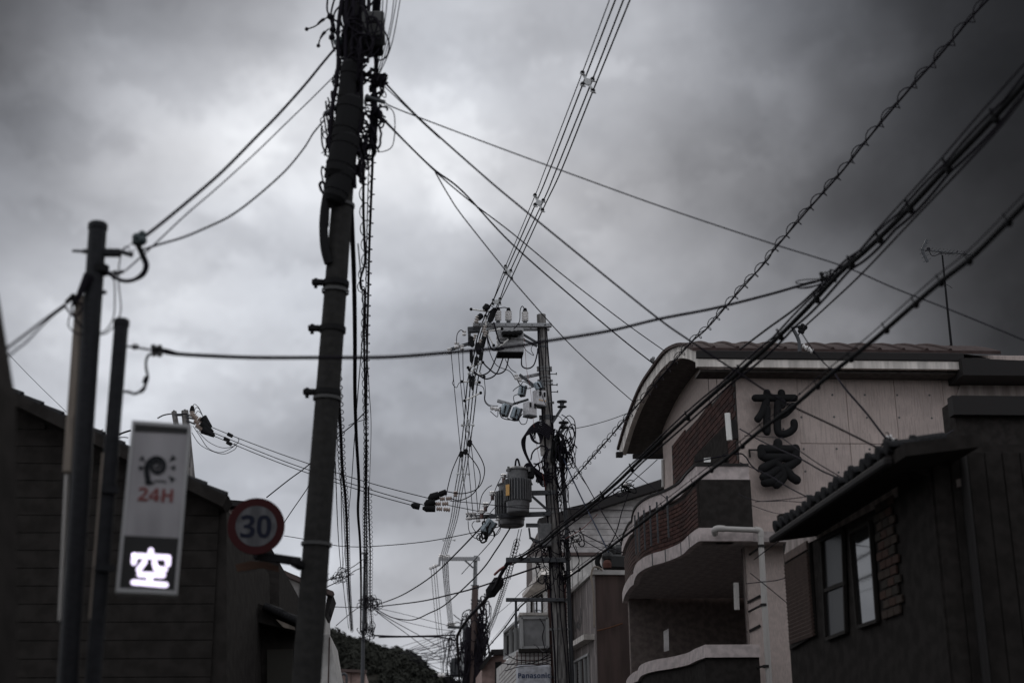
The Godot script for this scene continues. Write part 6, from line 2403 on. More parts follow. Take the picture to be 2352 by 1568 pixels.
	# small clear spacers on the sagging bundle
	for q in [[1074, 976, 36.0, "small clear spacer high on the sagging bundle"], [1064, 1088, 40.0, "small clear spacer half way down the sagging bundle"], [1090, 858, 32.0, "small clear spacer by the lower white rods"], [1031, 1240, 52.0, "small clear spacer near the pale-topped pole"]]:
		var s := Shape.new()
		var c := at(q[0], q[1], q[2])
		var k: float = q[2] / 3267.0
		s.bar(c - Vector3(13, 0, 0) * k, c + Vector3(13, 0, 0) * k, 0.03, 0.02)
		s.bar(c - Vector3(0, 14, 0) * k, c + Vector3(0, 12, 0) * k, 0.03, 0.02)
		for o in [Vector3(-13, 0, 0), Vector3(13, 0, 0), Vector3(0, -14, 0), Vector3(0, 12, 0)]:
			s.ball(c + o * k, 0.04)
		solo("wire_spacer", s, M.spacer, q[3], "spacer", "small spacers on the sagging bundle")
	# jumper loops round the switch box and the fuse cutouts
	var jl := [
		[[1144, 808, 1126, 850, 1104, 862, 1088, 856], 0.017, "jumper loop leaving the switch box, outer one"], [[1155, 823, 1140, 858, 1118, 870, 1100, 862, 1088, 852], 0.017, "jumper loop under the switch box, middle one"], [[1168, 823, 1160, 850, 1140, 858, 1118, 842, 1108, 830], 0.017, "jumper loop under the switch box, inner one"],
		[[1198, 822, 1199, 840, 1212, 846, 1226, 838, 1234, 812, 1235, 800], 0.017, "round jumper loop between switch box and pole"], [[1206, 713, 1200, 703, 1195, 712, 1193, 738, 1180, 756], 0.011, "arched lead of the arrester nearest the pole"], [[1168, 711, 1160, 706, 1146, 708, 1138, 712], 0.011, "arched lead of the middle arrester"],
		[[1140, 715, 1128, 703, 1116, 708], 0.009, "arched lead over the crossarm end"], [[1066, 762, 1058, 758, 1050, 768, 1048, 790], 0.01, "arched wire at the outer upright"], [[1118, 770, 1128, 800, 1142, 804, 1158, 800], 0.02, "dark jumper slung in front of the switch box"], [[1134, 740, 1146, 782, 1156, 788], 0.02, "dark jumper dropping over the switch box corner"],
		[[1202, 794, 1210, 806, 1226, 816, 1220, 802, 1228, 784], 0.008, "thin lead zigzagging between switch box and pole"], [[1118, 772, 1124, 806, 1140, 838, 1170, 852, 1182, 868], 0.009, "long thin lead from the crossarm to the spool arm"], [[1160, 824, 1172, 846, 1186, 856], 0.009, "thin lead from under the switch box to the spool arm"],
		[[1090, 882, 1110, 890, 1113, 920, 1120, 930, 1128, 934], 0.009, "curly lead to the white cylinder, outer"], [[1112, 866, 1115, 900, 1114, 918, 1124, 930, 1144, 932], 0.009, "curly lead to the white cylinder, inner"], [[1126, 944, 1142, 957, 1144, 942, 1150, 934], 0.009, "hooked lead under the white cylinder"],
		[[1150, 936, 1150, 955, 1160, 962, 1176, 964], 0.012, "curved lead under the arm-tip cutout"], [[1165, 960, 1185, 966, 1200, 950], 0.012, "curved lead under the second cutout"], [[1188, 950, 1196, 972, 1208, 972, 1212, 958], 0.01, "hanging lead under the lower white box"], [[1178, 898, 1184, 892, 1196, 884, 1204, 876, 1225, 890], 0.01, "curved lead at the spool arm"],
		[[1188, 872, 1196, 885, 1212, 892, 1224, 888], 0.011, "lower curved lead at the spool arm"], [[1190, 905, 1180, 910, 1182, 924, 1190, 928], 0.009, "short curved lead beside the small cutout"], [[1240, 888, 1246, 910, 1254, 930], 0.009, "lead running over the pole-side white box"], [[1036, 810, 1041, 868, 1039, 880, 1048, 890, 1054, 880, 1062, 876], 0.008, "wavy lead under the low outer arm"],
		[[1078, 1009, 1108, 1059, 1112, 1091, 1097, 1121, 1063, 1133, 1023, 1128], 0.012, "large teardrop loop beside the sagging bundle, outer"], [[1068, 1034, 1098, 1074, 1102, 1106, 1086, 1134, 1056, 1149, 1036, 1144], 0.012, "large teardrop loop beside the sagging bundle, inner"], [[1059, 1034, 1038, 1082, 1024, 1139], 0.012, "wire bowing from the sagging bundle to the black cover"],
		[[1100, 1172, 1106, 1140, 1118, 1122, 1130, 1114], 0.01, "curved lead rising beside the larger transformer"], [[1110, 1180, 1128, 1150, 1140, 1118, 1150, 1098], 0.01, "long curved lead to the shoulder of the labelled transformer"], [[1157, 1092, 1178, 1098, 1196, 1098, 1205, 1088, 1196, 1080], 0.01, "thin lead curling round the transformer lid"],
		[[1075, 1196, 1078, 1220, 1092, 1236, 1108, 1232], 0.009, "drip loop under the end of the long lower arm"], [[1090, 1196, 1084, 1206, 1094, 1222, 1108, 1226], 0.009, "small drip loop under the long lower arm"], [[1146, 1194, 1150, 1212, 1140, 1228, 1122, 1228], 0.009, "drip loop under the larger transformer"], [[1124, 1180, 1136, 1166, 1144, 1160], 0.009, "short lead behind the larger transformer"],
	]
	for q in jl:
		wire("jumper", q[0], 31.5, 31.5, q[1], q[2], "jumper leads on the transformer pole")
	wire("orange_lead", [1204, 776, 1206, 800, 1210, 850, 1219, 900, 1226, 975, 1238, 1050, 1254, 1125], 31.6, 31.7, 0.005, "thin reddish wire dropping from the switch box down the pole", "", M.wire_red)
	# low-voltage verticals from the outer arm to the long lower arm
	for i in 3:
		wire("drop_lead", [[1036, 808, 1044, 896, 1063, 1084, 1075, 1178], [1052, 797, 1058, 880, 1070, 1000, 1078, 1090, 1086, 1176], [1063, 800, 1065, 880, 1078, 990, 1090, 1090, 1098, 1180]][i], 31.7, 31.8, 0.009, ["outermost", "middle", "innermost"][i] + " of three straight drop leads under the low outer arm", "drop leads under the low outer arm")
	for i in 3:
		wire("drop_lead", [[990, 1308, 1000, 1420, 1010, 1500, 1016, 1560], [996, 1304, 1006, 1420, 1014, 1500, 1020, 1560], [1001, 1300, 1012, 1420, 1020, 1500, 1026, 1566]][i], 61.7, 90.0, 0.013, ["outermost", "middle", "innermost"][i] + " of three thin wires falling from the pale-topped pole's bracket", "thin wires below the pale-topped pole's bracket")


func overhead_cables() -> void:
	# --- high-voltage crossing from the parking sign to the transformer pole
	var g := "three wires of the high-voltage crossing"
	wire("crossing_wire", [484, 980, 560, 1011, 689, 1058, 850, 1109, 985, 1144], 39.5, 31.9, 0.011, "topmost of three slanting wires passing behind the near pole", g)
	wire("crossing_wire", [489, 993, 589, 1034, 689, 1072, 850, 1124, 976, 1160], 39.5, 31.9, 0.011, "middle of three slanting wires passing behind the near pole", g)
	wire("crossing_wire", [491, 1001, 589, 1042, 689, 1080, 850, 1133, 946, 1160], 39.5, 31.9, 0.011, "lowest of three slanting wires passing behind the near pole", g)
	for q in [[465, 960, 484, 981, "upper black wire cover behind the parking sign"], [464, 972, 488, 993, "middle black wire cover behind the parking sign"], [466, 986, 492, 1001, "lower black wire cover behind the parking sign"]]:
		var s := Shape.new()
		s.tube(PackedVector3Array([at(q[0], q[1], 39.4), at((q[0] + q[2]) / 2.0, (q[1] + q[3]) / 2.0, 39.4), at(q[2], q[3], 39.4)]), 0.13, 0.05, 8)
		solo("wire_cover", s, M.rubber, q[4], "wire cover", "black wire covers of the crossing")
	var ins := [[441, 956, 441, 944, "upright"], [443, 954, 452, 962, "first"], [447, 965, 456, 973, "second"], [456, 961, 465, 968, "third"], [450, 976, 460, 982, "fourth"], [459, 974, 467, 981, "fifth"], [460, 984, 468, 991, "sixth"]]
	for q in ins:
		var s := Shape.new()
		var a := at(q[0], q[1], 39.4)
		var b := at(q[2], q[3], 39.4)
		insulator(s, a, b - a, 0.085, (b - a).length(), 3)
		solo("crossing_insulator", s, M.crossing_porcelain, "%s ribbed insulator of the cluster over the parking sign corner" % q[4], "insulator", "insulators over the parking sign corner")
	var s := Shape.new()
	s.tube(PackedVector3Array([at(441, 945, 39.4), at(441, 937, 39.4), at(441.5, 932, 39.4)]), 0.08, 0.04, 8)
	solo("insulator_cap", s, M.rubber, "black cap on the upright insulator over the parking sign", "cap")
	for q in [[522, 996, 534, 1002, "upper black line clamp on the crossing wires"], [514, 1006, 527, 1012, "middle black line clamp on the crossing wires"], [520, 1015, 532, 1021, "lower black line clamp on the crossing wires"]]:
		s = Shape.new()
		s.bar(at(q[0], q[1], 38.5), at(q[2], q[3], 38.5), 0.09, 0.09, Vector3.UP, 0.01)
		solo("line_clamp", s, M.rubber, q[4], "clamp", "line clamps on the crossing wires")
	for q in [[[440, 993, 462, 1023, 508, 1042, 535, 1034, 543, 1025, 540, 1020], "lowest"], [[443, 978, 459, 1002, 478, 1029, 506, 1039, 535, 1026, 539, 1017], "middle"], [[452, 988, 478, 1014, 510, 1028, 537, 1024, 548, 1012, 546, 1006], "uppermost"], [[442, 932, 447, 928, 456, 936, 464, 952, 468, 962], "tall arching"], [[446, 942, 452, 935, 460, 944, 468, 962], "smaller arching"], [[448, 952, 454, 944, 462, 950, 470, 966], "smallest arching"]]:
		wire("crossing_jumper", q[0], 39.2, 38.6, 0.009, "%s thin jumper loop beside the parking sign top" % q[1], "jumper loops beside the parking sign")
	wire("crossing_tail", [428, 950, 412, 951, 396, 950, 376, 953, 362, 960], 39.5, 41.0, 0.02, "short twisted cable leading off behind the parking sign top")
	# the receiving end by the transformer pole
	for q in [[983, 1145, 1008, 1137, 0.13, "upper black cover where the crossing meets the transformer pole"], [1005, 1137, 1025, 1129, 0.09, "highest black cover where the crossing meets the transformer pole"], [974, 1158, 999, 1151, 0.12, "middle black cover where the crossing meets the transformer pole"], [970, 1167, 1000, 1168, 0.11, "lowest black cover where the crossing meets the transformer pole"], [944, 1159, 964, 1164, 0.1, "detached black cover on the lowest crossing wire"]]:
		s = Shape.new()
		var a := at(q[0], q[1], 31.8)
		var b := at(q[2], q[3], 31.8)
		s.tube(PackedVector3Array([a, a.lerp(b, 0.3)]), 0.03, q[4] * 0.75, 8)
		s.tube(PackedVector3Array([a.lerp(b, 0.3), b]), q[4] * 0.75, q[4] * 0.7, 8)
		solo("wire_cover", s, M.rubber, q[5], "wire cover", "black wire covers of the crossing")
	for q in [[1010, 1146, 1022, 1145, "upper outer"], [1024, 1145, 1038, 1144, "upper inner"], [1000, 1157, 1013, 1157, "middle outer"], [1015, 1157, 1030, 1156, "middle inner"], [1002, 1168, 1016, 1169, "lower outer"], [1018, 1169, 1034, 1171, "lower inner"], [1046, 1140, 1047, 1128, "standing"]]:
		s = Shape.new()
		var a := at(q[0], q[1], 31.8)
		var b := at(q[2], q[3], 31.8)
		insulator(s, a, b - a, 0.055, (b - a).length(), 3)
		solo("crossing_insulator", s, M.crossing_porcelain, "%s insulator of the strings beside the sagging bundle" % q[4], "insulator", "insulator strings beside the sagging bundle")
	# two weak lines going on towards the white wall
	wire("through_wire", [1034, 1150, 1100, 1156, 1200, 1166, 1300, 1168, 1460, 1172], 31.9, 30.0, 0.009, "level thin wire behind the transformers, upper")
	wire("through_wire", [1030, 1160, 1090, 1172, 1150, 1184], 31.9, 33.0, 0.009, "level thin wire behind the larger transformer, lower")

	# --- service cables from the near pole to the steel posts
	wire("service_cable", [772, 108, 740, 146, 700, 195, 640, 262, 588, 315, 512, 392, 440, 455, 375, 509, 330, 544], 15.0, 10.5, 0.014, "thick service cable sagging from the near pole to the taller steel post")
	wire("service_cable", [784, 158, 720, 222, 660, 280, 588, 350, 500, 430, 430, 490, 367, 549, 330, 584, 287, 622], 15.0, 10.5, 0.0065, "thin straight wire under the thick service cable to the taller post", "", M.wire_thin)
	wire("service_cable", [746, 274, 720, 305, 698, 340, 655, 392, 588, 452, 530, 495, 475, 522, 420, 545, 362, 562, 327, 574], 15.0, 10.5, 0.0095, "deep-sagging twisted cable from the near pole to the taller post")
	# thick level cable from the shorter post across the street
	wire("level_cable", [368, 805, 400, 812, 480, 817, 588, 821, 730, 821, 888, 820, 1013, 811, 1176, 796, 1263, 782, 1398, 760, 1516, 732, 1640, 708, 1764, 677, 1834, 657, 1880, 645], 10.5, 14.5, 0.016, "thick level cable crossing from the shorter steel post to the heavy cable bundle")
	wire("level_cable", [366, 800, 385, 803, 410, 810, 440, 814], 10.5, 10.6, 0.006, "short tail splitting from the thick level cable beside its insulators")

	# --- drops from the near pole to the roofs on the other side
	wire("drop_wire", [884, 190, 963, 272, 1095, 390, 1176, 459, 1388, 632, 1513, 732, 1586, 783, 1690, 852, 1804, 924, 1920, 980, 2036, 1038], 15.0, 15.6, 0.011, "double drop cable from the near pole to the tiled eave")
	wire("drop_wire", [880, 196, 930, 243, 963, 275, 1010, 318], 15.0, 15.1, 0.006, "short thin wire under the double drop cable at the near pole", "", M.wire_thin)
	wire("drop_wire", [876, 268, 935, 330, 998, 390, 1063, 440, 1176, 560, 1326, 692, 1433, 782, 1497, 832], 15.0, 26.0, 0.012, "drop cable from the near pole to the bracket on the arched roof edge")
	wire("drop_wire", [880, 276, 1000, 394, 1080, 462, 1176, 535, 1300, 637, 1441, 745, 1527, 806], 15.0, 26.6, 0.009, "thinner drop wire ending at the crest of the arched roof", "", M.wire_thin)
	wire("drop_wire", [1000, 396, 1030, 448, 1063, 497, 1158, 617, 1176, 642, 1301, 782, 1388, 864, 1454, 922], 15.8, 30.5, 0.009, "faint drop wire running lowest to the arched roof side", "", M.wire_thin)
	wire("drop_wire", [884, 234, 900, 245, 1000, 284, 1176, 350, 1291, 392, 1518, 474, 1763, 556, 1939, 612, 2056, 662, 2200, 718, 2360, 784], 15.0, 14.0, 0.0075, "long thin wire from the near pole falling right across the clouds", "", M.wire_thin)
	var k := 0
	for q in [[866, 162, 885, 40, 890, -20], [868, 166, 896, 60, 906, -20], [870, 172, 900, 100, 922, -20], [868, 176, 886, 120, 900, 60, 914, -20], [864, 160, 876, 60, 880, -20]]:
		k += 1
		wire("riser_wire", q, 15.0, 14.6, 0.006, "%s of the thin wires fanning up beside the terminal box" % ["first", "second", "third", "fourth", "fifth"][k - 1], "wires fanning up beside the terminal box", M.wire_thin)

	# --- lashed cables hanging in line behind the near pole
	g = "lashed cables running down the street from the near pole"
	lashed([858, 250, 856, 350, 852, 460, 848, 567, 845, 690, 843, 784, 841, 934, 839, 1109, 837, 1200, 838, 1300, 839, 1380, 840, 1449], 15.2, 58.0, 0.017, 0.045, 0.42, "lashed cable hanging straightest under the near pole's strand", g)
	lashed([836, 330, 834, 460, 836, 540, 838, 600, 828, 640, 829, 662, 838, 680, 836, 784, 839, 934, 842, 1050, 841, 1176, 842, 1300, 842, 1448], 15.2, 58.0, 0.016, 0.048, 0.5, "lashed cable with a slack bend beside the near pole", g)
	lashed([772, 820, 777, 900, 783, 1009, 786, 1076, 795, 1174, 800, 1326, 804, 1390, 808, 1447], 17.0, 58.0, 0.025, 0.06, 0.45, "lashed cable with wide rings nearest behind the near pole's foot", g, 0.03)
	lashed([846, 1120, 847, 1176, 850, 1276, 850, 1376, 856, 1461], 34.0, 60.0, 0.02, 0.085, 0.6, "lashed cable with open rings, farthest from the near pole", g, 0.05)
	wire("smooth_cable", [806, 470, 809, 540, 813, 642, 815, 782, 815, 900, 818, 1000, 824, 1109, 822, 1176, 827, 1251, 829, 1351, 828, 1451], 15.1, 58.0, 0.03, "thick smooth cable hanging between the lashed cables")
	wire("strand_wire", [846, 400, 842, 560, 840, 700, 841, 784, 848, 900, 852, 1000, 846, 1170], 15.2, 45.0, 0.007, "thin strand wire running beside the straightest lashed cable", "", M.wire_thin)
	wire("strand_wire", [822, 560, 829, 640, 834, 740, 822, 900, 813, 1020, 806, 1120, 794, 1240, 786, 1316], 15.2, 50.0, 0.008, "thin wavy wire slanting away from the lashed cables", "", M.wire_thin)
	wire("strand_wire", [770, 1060, 774, 1176, 778, 1250, 784, 1316, 790, 1360, 800, 1440], 20.0, 56.0, 0.008, "thin wire just beside the near pole's lower shaft", "", M.wire_thin)
	wire("strand_wire", [783, 1080, 784, 1176, 786, 1260, 787, 1310], 20.0, 50.0, 0.008, "straight thin wire next to the wide-ringed cable", "", M.wire_thin)

	# --- small cross wires behind the near pole
	wire("cross_wire", [612, 1142, 660, 1104, 710, 1066, 780, 1000, 810, 975, 836, 948], 30.0, 32.0, 0.013, "cable slanting up behind the near pole over the speed sign")
	wire("cross_wire", [800, 977, 815, 970, 836, 964], 32.0, 32.0, 0.009, "short forked wire joining the lashed cables")
	wire("cross_wire", [652, 1200, 672, 1170, 705, 1122, 716, 1100], 30.0, 31.0, 0.01, "thin cable rising from the speed sign rim to the near pole")
	wire("cross_wire", [652, 1230, 700, 1238, 757, 1250, 800, 1255, 860, 1254, 980, 1243, 1100, 1220, 1150, 1208], 40.0, 33.0, 0.011, "long level wire sagging behind the near pole to the transformers")
	for q in [[[745, 1336, 780, 1318, 812, 1300, 834, 1284], "upper"], [[745, 1350, 790, 1328, 815, 1310, 836, 1302], "middle"], [[750, 1332, 775, 1326, 790, 1324, 812, 1318], "lower"]]:
		wire("cross_wire", q[0], 46.0, 57.0, 0.016, "%s of three short cables between the near pole and the slim pole" % q[1], "short cables beside the slim pole")
	s = Shape.new()
	tangle(s, at(778, 1322, 48.0), Vector3(0.34, 0.32, 0.3), 12, 0.011, 101)
	solo("cable_knot", s, M.wire, "knot of cables hanging between the near pole and the wide-ringed cable", "cable knot")
	wire("cross_wire", [755, 1393, 800, 1394, 846, 1394, 870, 1393], 50.0, 58.0, 0.016, "level cable from the white eave to the bushy knot")
	wire("cross_wire", [772, 1436, 800, 1412, 826, 1392, 832, 1388], 50.0, 58.0, 0.014, "cable dropping from the bushy knot towards the wooded slope")
	wire("cross_wire", [786, 1310, 792, 1380, 801, 1444], 52.0, 57.0, 0.009, "thin wire falling beside the wide-ringed cable", "", M.wire_thin)
	wire("eave_loop", [756, 1393, 760, 1408, 758, 1416, 755, 1402], 33.0, 33.0, 0.01, "small wire loop under the white house eave")

	# --- fan of wires from the bushy knot
	g = "wires fanning from the bushy knot"
	wire("fan_wire", [864, 1389, 913, 1371, 955, 1348, 1000, 1316, 1050, 1268, 1098, 1218, 1132, 1182], 58.0, 32.5, 0.02, "highest wire of the fan, curving up to the transformers", g)
	wire("fan_wire", [864, 1393, 963, 1381, 1030, 1366, 1088, 1351, 1176, 1322, 1240, 1300], 58.0, 33.0, 0.022, "second wire of the fan, crossing the pale-topped pole", g)
	wire("fan_wire", [866, 1399, 888, 1412, 910, 1420, 948, 1423, 985, 1408, 1025, 1386, 1100, 1316, 1140, 1262, 1172, 1212], 58.0, 32.5, 0.019, "deepest-sagging wire of the fan, rising to the transformer", g)
	wire("fan_wire", [866, 1396, 920, 1408, 990, 1426, 1060, 1444], 58.0, 62.0, 0.011, "thin straight wire of the fan towards the pale-topped pole", g, M.wire_thin)
	wire("fan_wire", [900, 1418, 940, 1430, 1000, 1443, 1040, 1448], 58.0, 62.0, 0.011, "lowest faint wire of the fan towards the pale-topped pole", g, M.wire_thin)
	wire("fan_wire", [864, 1402, 900, 1424, 940, 1446, 980, 1468, 1010, 1484, 1060, 1500], 58.0, 80.0, 0.016, "steep wire of the fan running down to the hill edge, upper", g)
	wire("fan_wire", [862, 1402, 896, 1428, 930, 1452, 970, 1482, 1016, 1512], 58.0, 80.0, 0.016, "steep wire of the fan running down to the hill edge, lower", g)
	wire("band_cable", [860, 1459, 920, 1461, 980, 1460, 1045, 1458], 60.0, 62.0, 0.035, "thick level cable band low across the sky gap, upper")
	wire("band_cable", [870, 1463, 930, 1462, 1000, 1462, 1030, 1466, 1046, 1470], 60.0, 62.0, 0.03, "thick level cable band low across the sky gap, lower")
	rng.seed = 121
	for i in 26:
		var x0 := rng.randf_range(915, 975)
		var y0 := 1490.0 + (x0 - 915) * 0.5 + rng.randf_range(-14, 12)
		var rise := rng.randf_range(-1, 1)
		var a := [x0, y0, x0 + 35, y0 + rise * 16 + 4, 1010.0, y0 + rise * 30 + 5, 1048.0, y0 + rise * 44]
		if i % 3 == 0:
			a = [940.0, 1490.0 + i, 985.0, 1470.0 + i * 2.2, 1044.0, 1444.0 + i * 3.0]
		wire("gap_wire", a, 84.0, 92.0, 0.014, "thin wire among the many crossing the pale sky gap by the hill", "thin wires crossing the sky gap by the hill", M.wire_thin)

	# --- cables along the far side: spiral strand, heavy bundle, hooked cable
	lashed([2330, -60, 2264, 5, 2224, 49, 2151, 136, 2089, 205, 2001, 310, 1929, 400, 1856, 482, 1779, 573, 1761, 599, 1691, 677, 1626, 752, 1586, 788, 1520, 864, 1451, 946, 1370, 1040, 1300, 1118, 1276, 1146], 12.5, 31.7, 0.013, 0.062, 0.4, "spiral-wound strand crossing from the upper sky corner to the transformer pole")
	var p := course([2420, 120, 2352, 195, 2270, 285, 2176, 384, 2100, 466, 2039, 528, 1980, 583, 1926, 630, 1849, 713, 1779, 782, 1700, 852, 1600, 938, 1473, 1054, 1416, 1109, 1351, 1164, 1301, 1201, 1262, 1234, 1241, 1250, 1203, 1275, 1168, 1292], 9.5, 33.0)
	var t := thing("cable_bundle", "heavy black cable bundle slanting across the whole sky to the transformer pole", "cable", p[p.size() - 1])
	s = Shape.new()
	s.tube(p, 0.026, -1.0, 8)
	put("main_cable", s, M.rubber, t)
	s = Shape.new()
	var q2 := PackedVector3Array()
	for i in p.size():
		q2.append(p[i] + Vector3(-0.02, 0.03 + 0.025 * absf(sin(i * 0.35)), 0.02))
	s.tube(q2, 0.012, -1.0, 6)
	put("messenger", s, M.wire, t)
	s = Shape.new()
	q2 = PackedVector3Array()
	for i in p.size():
		q2.append(p[i] + Vector3(0.03, -0.035 - 0.03 * absf(sin(i * 0.29 + 1.0)), 0.0))
	s.tube(q2, 0.014, -1.0, 6)
	put("second_cable", s, M.wire, t)
	for i in range(4, p.size() - 2, 7):
		s = Shape.new()
		s.tube(PackedVector3Array([p[i] + Vector3(-0.03, 0.08, 0), p[i] + Vector3(0.0, -0.01, 0)]), 0.012, -1.0, 6)
		s.ball(p[i] + Vector3(0.01, -0.02, 0), 0.036)
		put("hanger_hook", s, M.rubber, t)
	wire("parallel_wire", [2400, 95, 2352, 148, 2250, 262, 2139, 391, 2026, 515, 1960, 590, 1905, 634], 9.4, 13.8, 0.009, "single wire running above the heavy cable bundle")
	wire("parallel_wire", [2352, 222, 2290, 300, 2206, 390, 2090, 512, 1981, 627, 1910, 694, 1846, 752], 9.6, 17.0, 0.011, "single wire below the heavy cable bundle ending at the roof mast")
	wire("parallel_wire", [1886, 654, 1830, 706, 1764, 754, 1700, 802], 14.2, 17.5, 0.013, "short cable leaving the heavy bundle on its upper side")
	t = thing("bundle_joint", "joint with slack loops on the heavy cable bundle over the arched roof", "cable joint", at(1905, 645, 14.0))
	s = Shape.new()
	tangle(s, at(1900, 636, 14.0), Vector3(0.12, 0.1, 0.1), 9, 0.011, 111)
	s.ball(at(1893, 640, 14.0), 0.03)
	put("knot", s, M.rubber, t)
	s = Shape.new()
	for q in [[1890, 640, 1850, 642, 1830, 646, 1834, 651, 1870, 648, 1890, 644], [1888, 644, 1850, 652, 1829, 658, 1836, 661, 1870, 656, 1892, 648], [1888, 642, 1856, 648, 1840, 656], [1892, 650, 1862, 660, 1840, 662, 1832, 660]]:
		s.tube(course(q, 14.0, 14.0), 0.006, -1.0, 5)
	put("slack_loop", s, M.wire, t)
	p = course([2430, 395, 2352, 472, 2239, 585, 2160, 648, 2089, 709, 2004, 783, 1904, 863, 1826, 930, 1751, 985, 1696, 1031, 1651, 1066, 1611, 1096, 1540, 1150, 1427, 1237, 1393, 1262, 1301, 1328, 1240, 1362, 1196, 1392, 1160, 1440, 1126, 1480, 1106, 1506], 9.0, 60.0)
	t = thing("hooked_cable", "thick cable hung on hooks from a thin strand, crossing in front of the arched roof", "cable", p[p.size() - 1])
	s = Shape.new()
	s.tube(p, 0.022, -1.0, 8)
	put("main_cable", s, M.rubber, t)
	s = Shape.new()
	q2 = PackedVector3Array()
	for i in p.size():
		q2.append(p[i] + Vector3(-0.03, 0.05, 0.0))
	s.tube(q2, 0.006, -1.0, 5)
	put("messenger", s, M.wire, t)
	for i in range(3, p.size() - 2, 5):
		s = Shape.new()
		s.tube(PackedVector3Array([q2[i] + Vector3(0, 0.02, 0), p[i]]), 0.007, -1.0, 5)
		s.ball(p[i] + Vector3(0.01, -0.01, 0), 0.031)
		put("hanger_hook", s, M.rubber, t)
	# sleeve and riser at the end of the heavy bundle
	wire("trunk_cable", [1166, 1292, 1150, 1320, 1136, 1349, 1112, 1380, 1096, 1397, 1080, 1414, 1066, 1433, 1054, 1452, 1050, 1468, 1053, 1520, 1056, 1580], 33.0, 80.0, 0.052, "thick trunk cable sagging from the lower crossarm to the dark third pole")
	s = Shape.new()
	var a := at(1146, 1335, 38.0)
	var b := at(1126, 1362, 38.0)
	s.tube(PackedVector3Array([a + (a - b) * 0.35, a]), 0.04, 0.17, 10)
	s.tube(PackedVector3Array([a, b]), 0.17, 0.16, 10)
	s.tube(PackedVector3Array([b, b + (b - a) * 0.35]), 0.16, 0.04, 10)
	solo("splice_closure", s, M.rubber, "big black splice closure on the trunk cable beyond the transformer pole", "splice closure")
	wire("red_band", [1182, 1287, 1160, 1300, 1148, 1308, 1136, 1319], 33.0, 34.0, 0.03, "short reddish covered lead under the lower crossarm", "", M.wire_red)
	lashed([1188, 1240, 1176, 1282, 1160, 1340, 1146, 1384, 1130, 1430, 1104, 1486], 33.0, 62.0, 0.014, 0.075, 0.5, "spiral-wound strand falling away beyond the lower crossarm", "", 0.02)
	wire("thin_pair", [1192, 1215, 1176, 1280, 1160, 1340], 32.5, 38.0, 0.008, "thin wire beside the spiral strand beyond the transformers, first")
	wire("thin_pair", [1198, 1215, 1186, 1270, 1172, 1330], 32.5, 38.0, 0.008, "thin wire beside the spiral strand beyond the transformers, second")
	wire("thin_pair", [1180, 1160, 1140, 1225, 1120, 1252, 1060, 1318], 32.5, 50.0, 0.013, "dark wire running down from behind the transformers")
	wire("thin_pair", [1245, 1330, 1205, 1352, 1170, 1386, 1130, 1420], 33.0, 55.0, 0.008, "faint wire from the lower crossarm towards the pale-topped pole")
	for q in [[[1266, 1508, 1240, 1516, 1210, 1518, 1180, 1512, 1160, 1500], "highest"], [[1266, 1516, 1236, 1524, 1200, 1521, 1165, 1526], "second"], [[1264, 1500, 1230, 1520, 1190, 1526, 1150, 1522], "third"], [[1268, 1480, 1250, 1496, 1238, 1488, 1226, 1478], "curled"], [[1240, 1420, 1250, 1440, 1246, 1462, 1252, 1490, 1258, 1506], "upright"], [[1262, 1522, 1232, 1528, 1196, 1530, 1160, 1540], "lowest"]]:
		wire("loose_wire", q[0], 32.2, 36.0, 0.011, "%s loose wire slung between the pole and the white tiled building" % q[1], "loose wires before the white tiled building")
	# steep drop wires beside the transformer pole
	g = "drop wires beside the transformer pole"
	wire("steep_wire", [1293, 1050, 1320, 1110, 1346, 1164, 1372, 1215, 1398, 1268], 31.8, 29.0, 0.017, "blue-black drop wire slanting from the pole to the balcony parapet", g, M.wire_blue)
	wire("steep_wire", [1302, 1034, 1340, 1100, 1383, 1176, 1428, 1250], 31.8, 29.0, 0.011, "second drop wire slanting from the pole to the balcony parapet", g)
	wire("steep_wire", [1304, 1040, 1330, 1088, 1352, 1120], 31.8, 30.5, 0.008, "short thin wire beside the second drop wire", g)
	wire("steep_wire", [1290, 952, 1304, 962, 1316, 982, 1322, 1002], 31.8, 31.8, 0.012, "blue loose tail curving from the upper drum bracket", g, M.wire_blue)
	wire("steep_wire", [1294, 1070, 1302, 1130, 1313, 1190], 31.8, 32.5, 0.007, "thin wire falling beside the grey conduit", g)
	wire("steep_wire", [1428, 1176, 1416, 1220, 1400, 1252, 1392, 1266], 29.5, 29.0, 0.012, "wire falling to the parapet in front of the siding", g)
	wire("steep_wire", [1300, 1236, 1340, 1212, 1372, 1180], 31.0, 30.0, 0.007, "thin reddish wire crossing the siding boards", g, M.wire_red)
	wire("steep_wire", [1330, 1222, 1380, 1246, 1430, 1268], 31.5, 29.0, 0.012, "twisted wire crossing the siding boards downwards", g)
	wire("steep_wire", [1336, 1238, 1372, 1258, 1392, 1268], 31.5, 29.5, 0.01, "lower twisted wire crossing the siding boards", g)
	wire("steep_wire", [1316, 1250, 1326, 1272, 1330, 1290, 1318, 1306, 1302, 1310], 31.7, 31.7, 0.012, "slack wire curving down in front of the white wall", g)
	wire("steep_wire", [1322, 1252, 1330, 1284, 1328, 1320, 1328, 1344], 31.7, 33.0, 0.008, "wire hanging straight down in front of the white wall", g)
	wire("eave_wire", [1306, 986, 1350, 978, 1400, 964, 1446, 947], 31.8, 32.8, 0.009, "thin cable from the drum bracket to the arched roof eave")
	wire("eave_wire", [1300, 1168, 1380, 1148, 1420, 1130], 31.8, 29.5, 0.012, "cable from the pole to the looped clamp beside the roof")
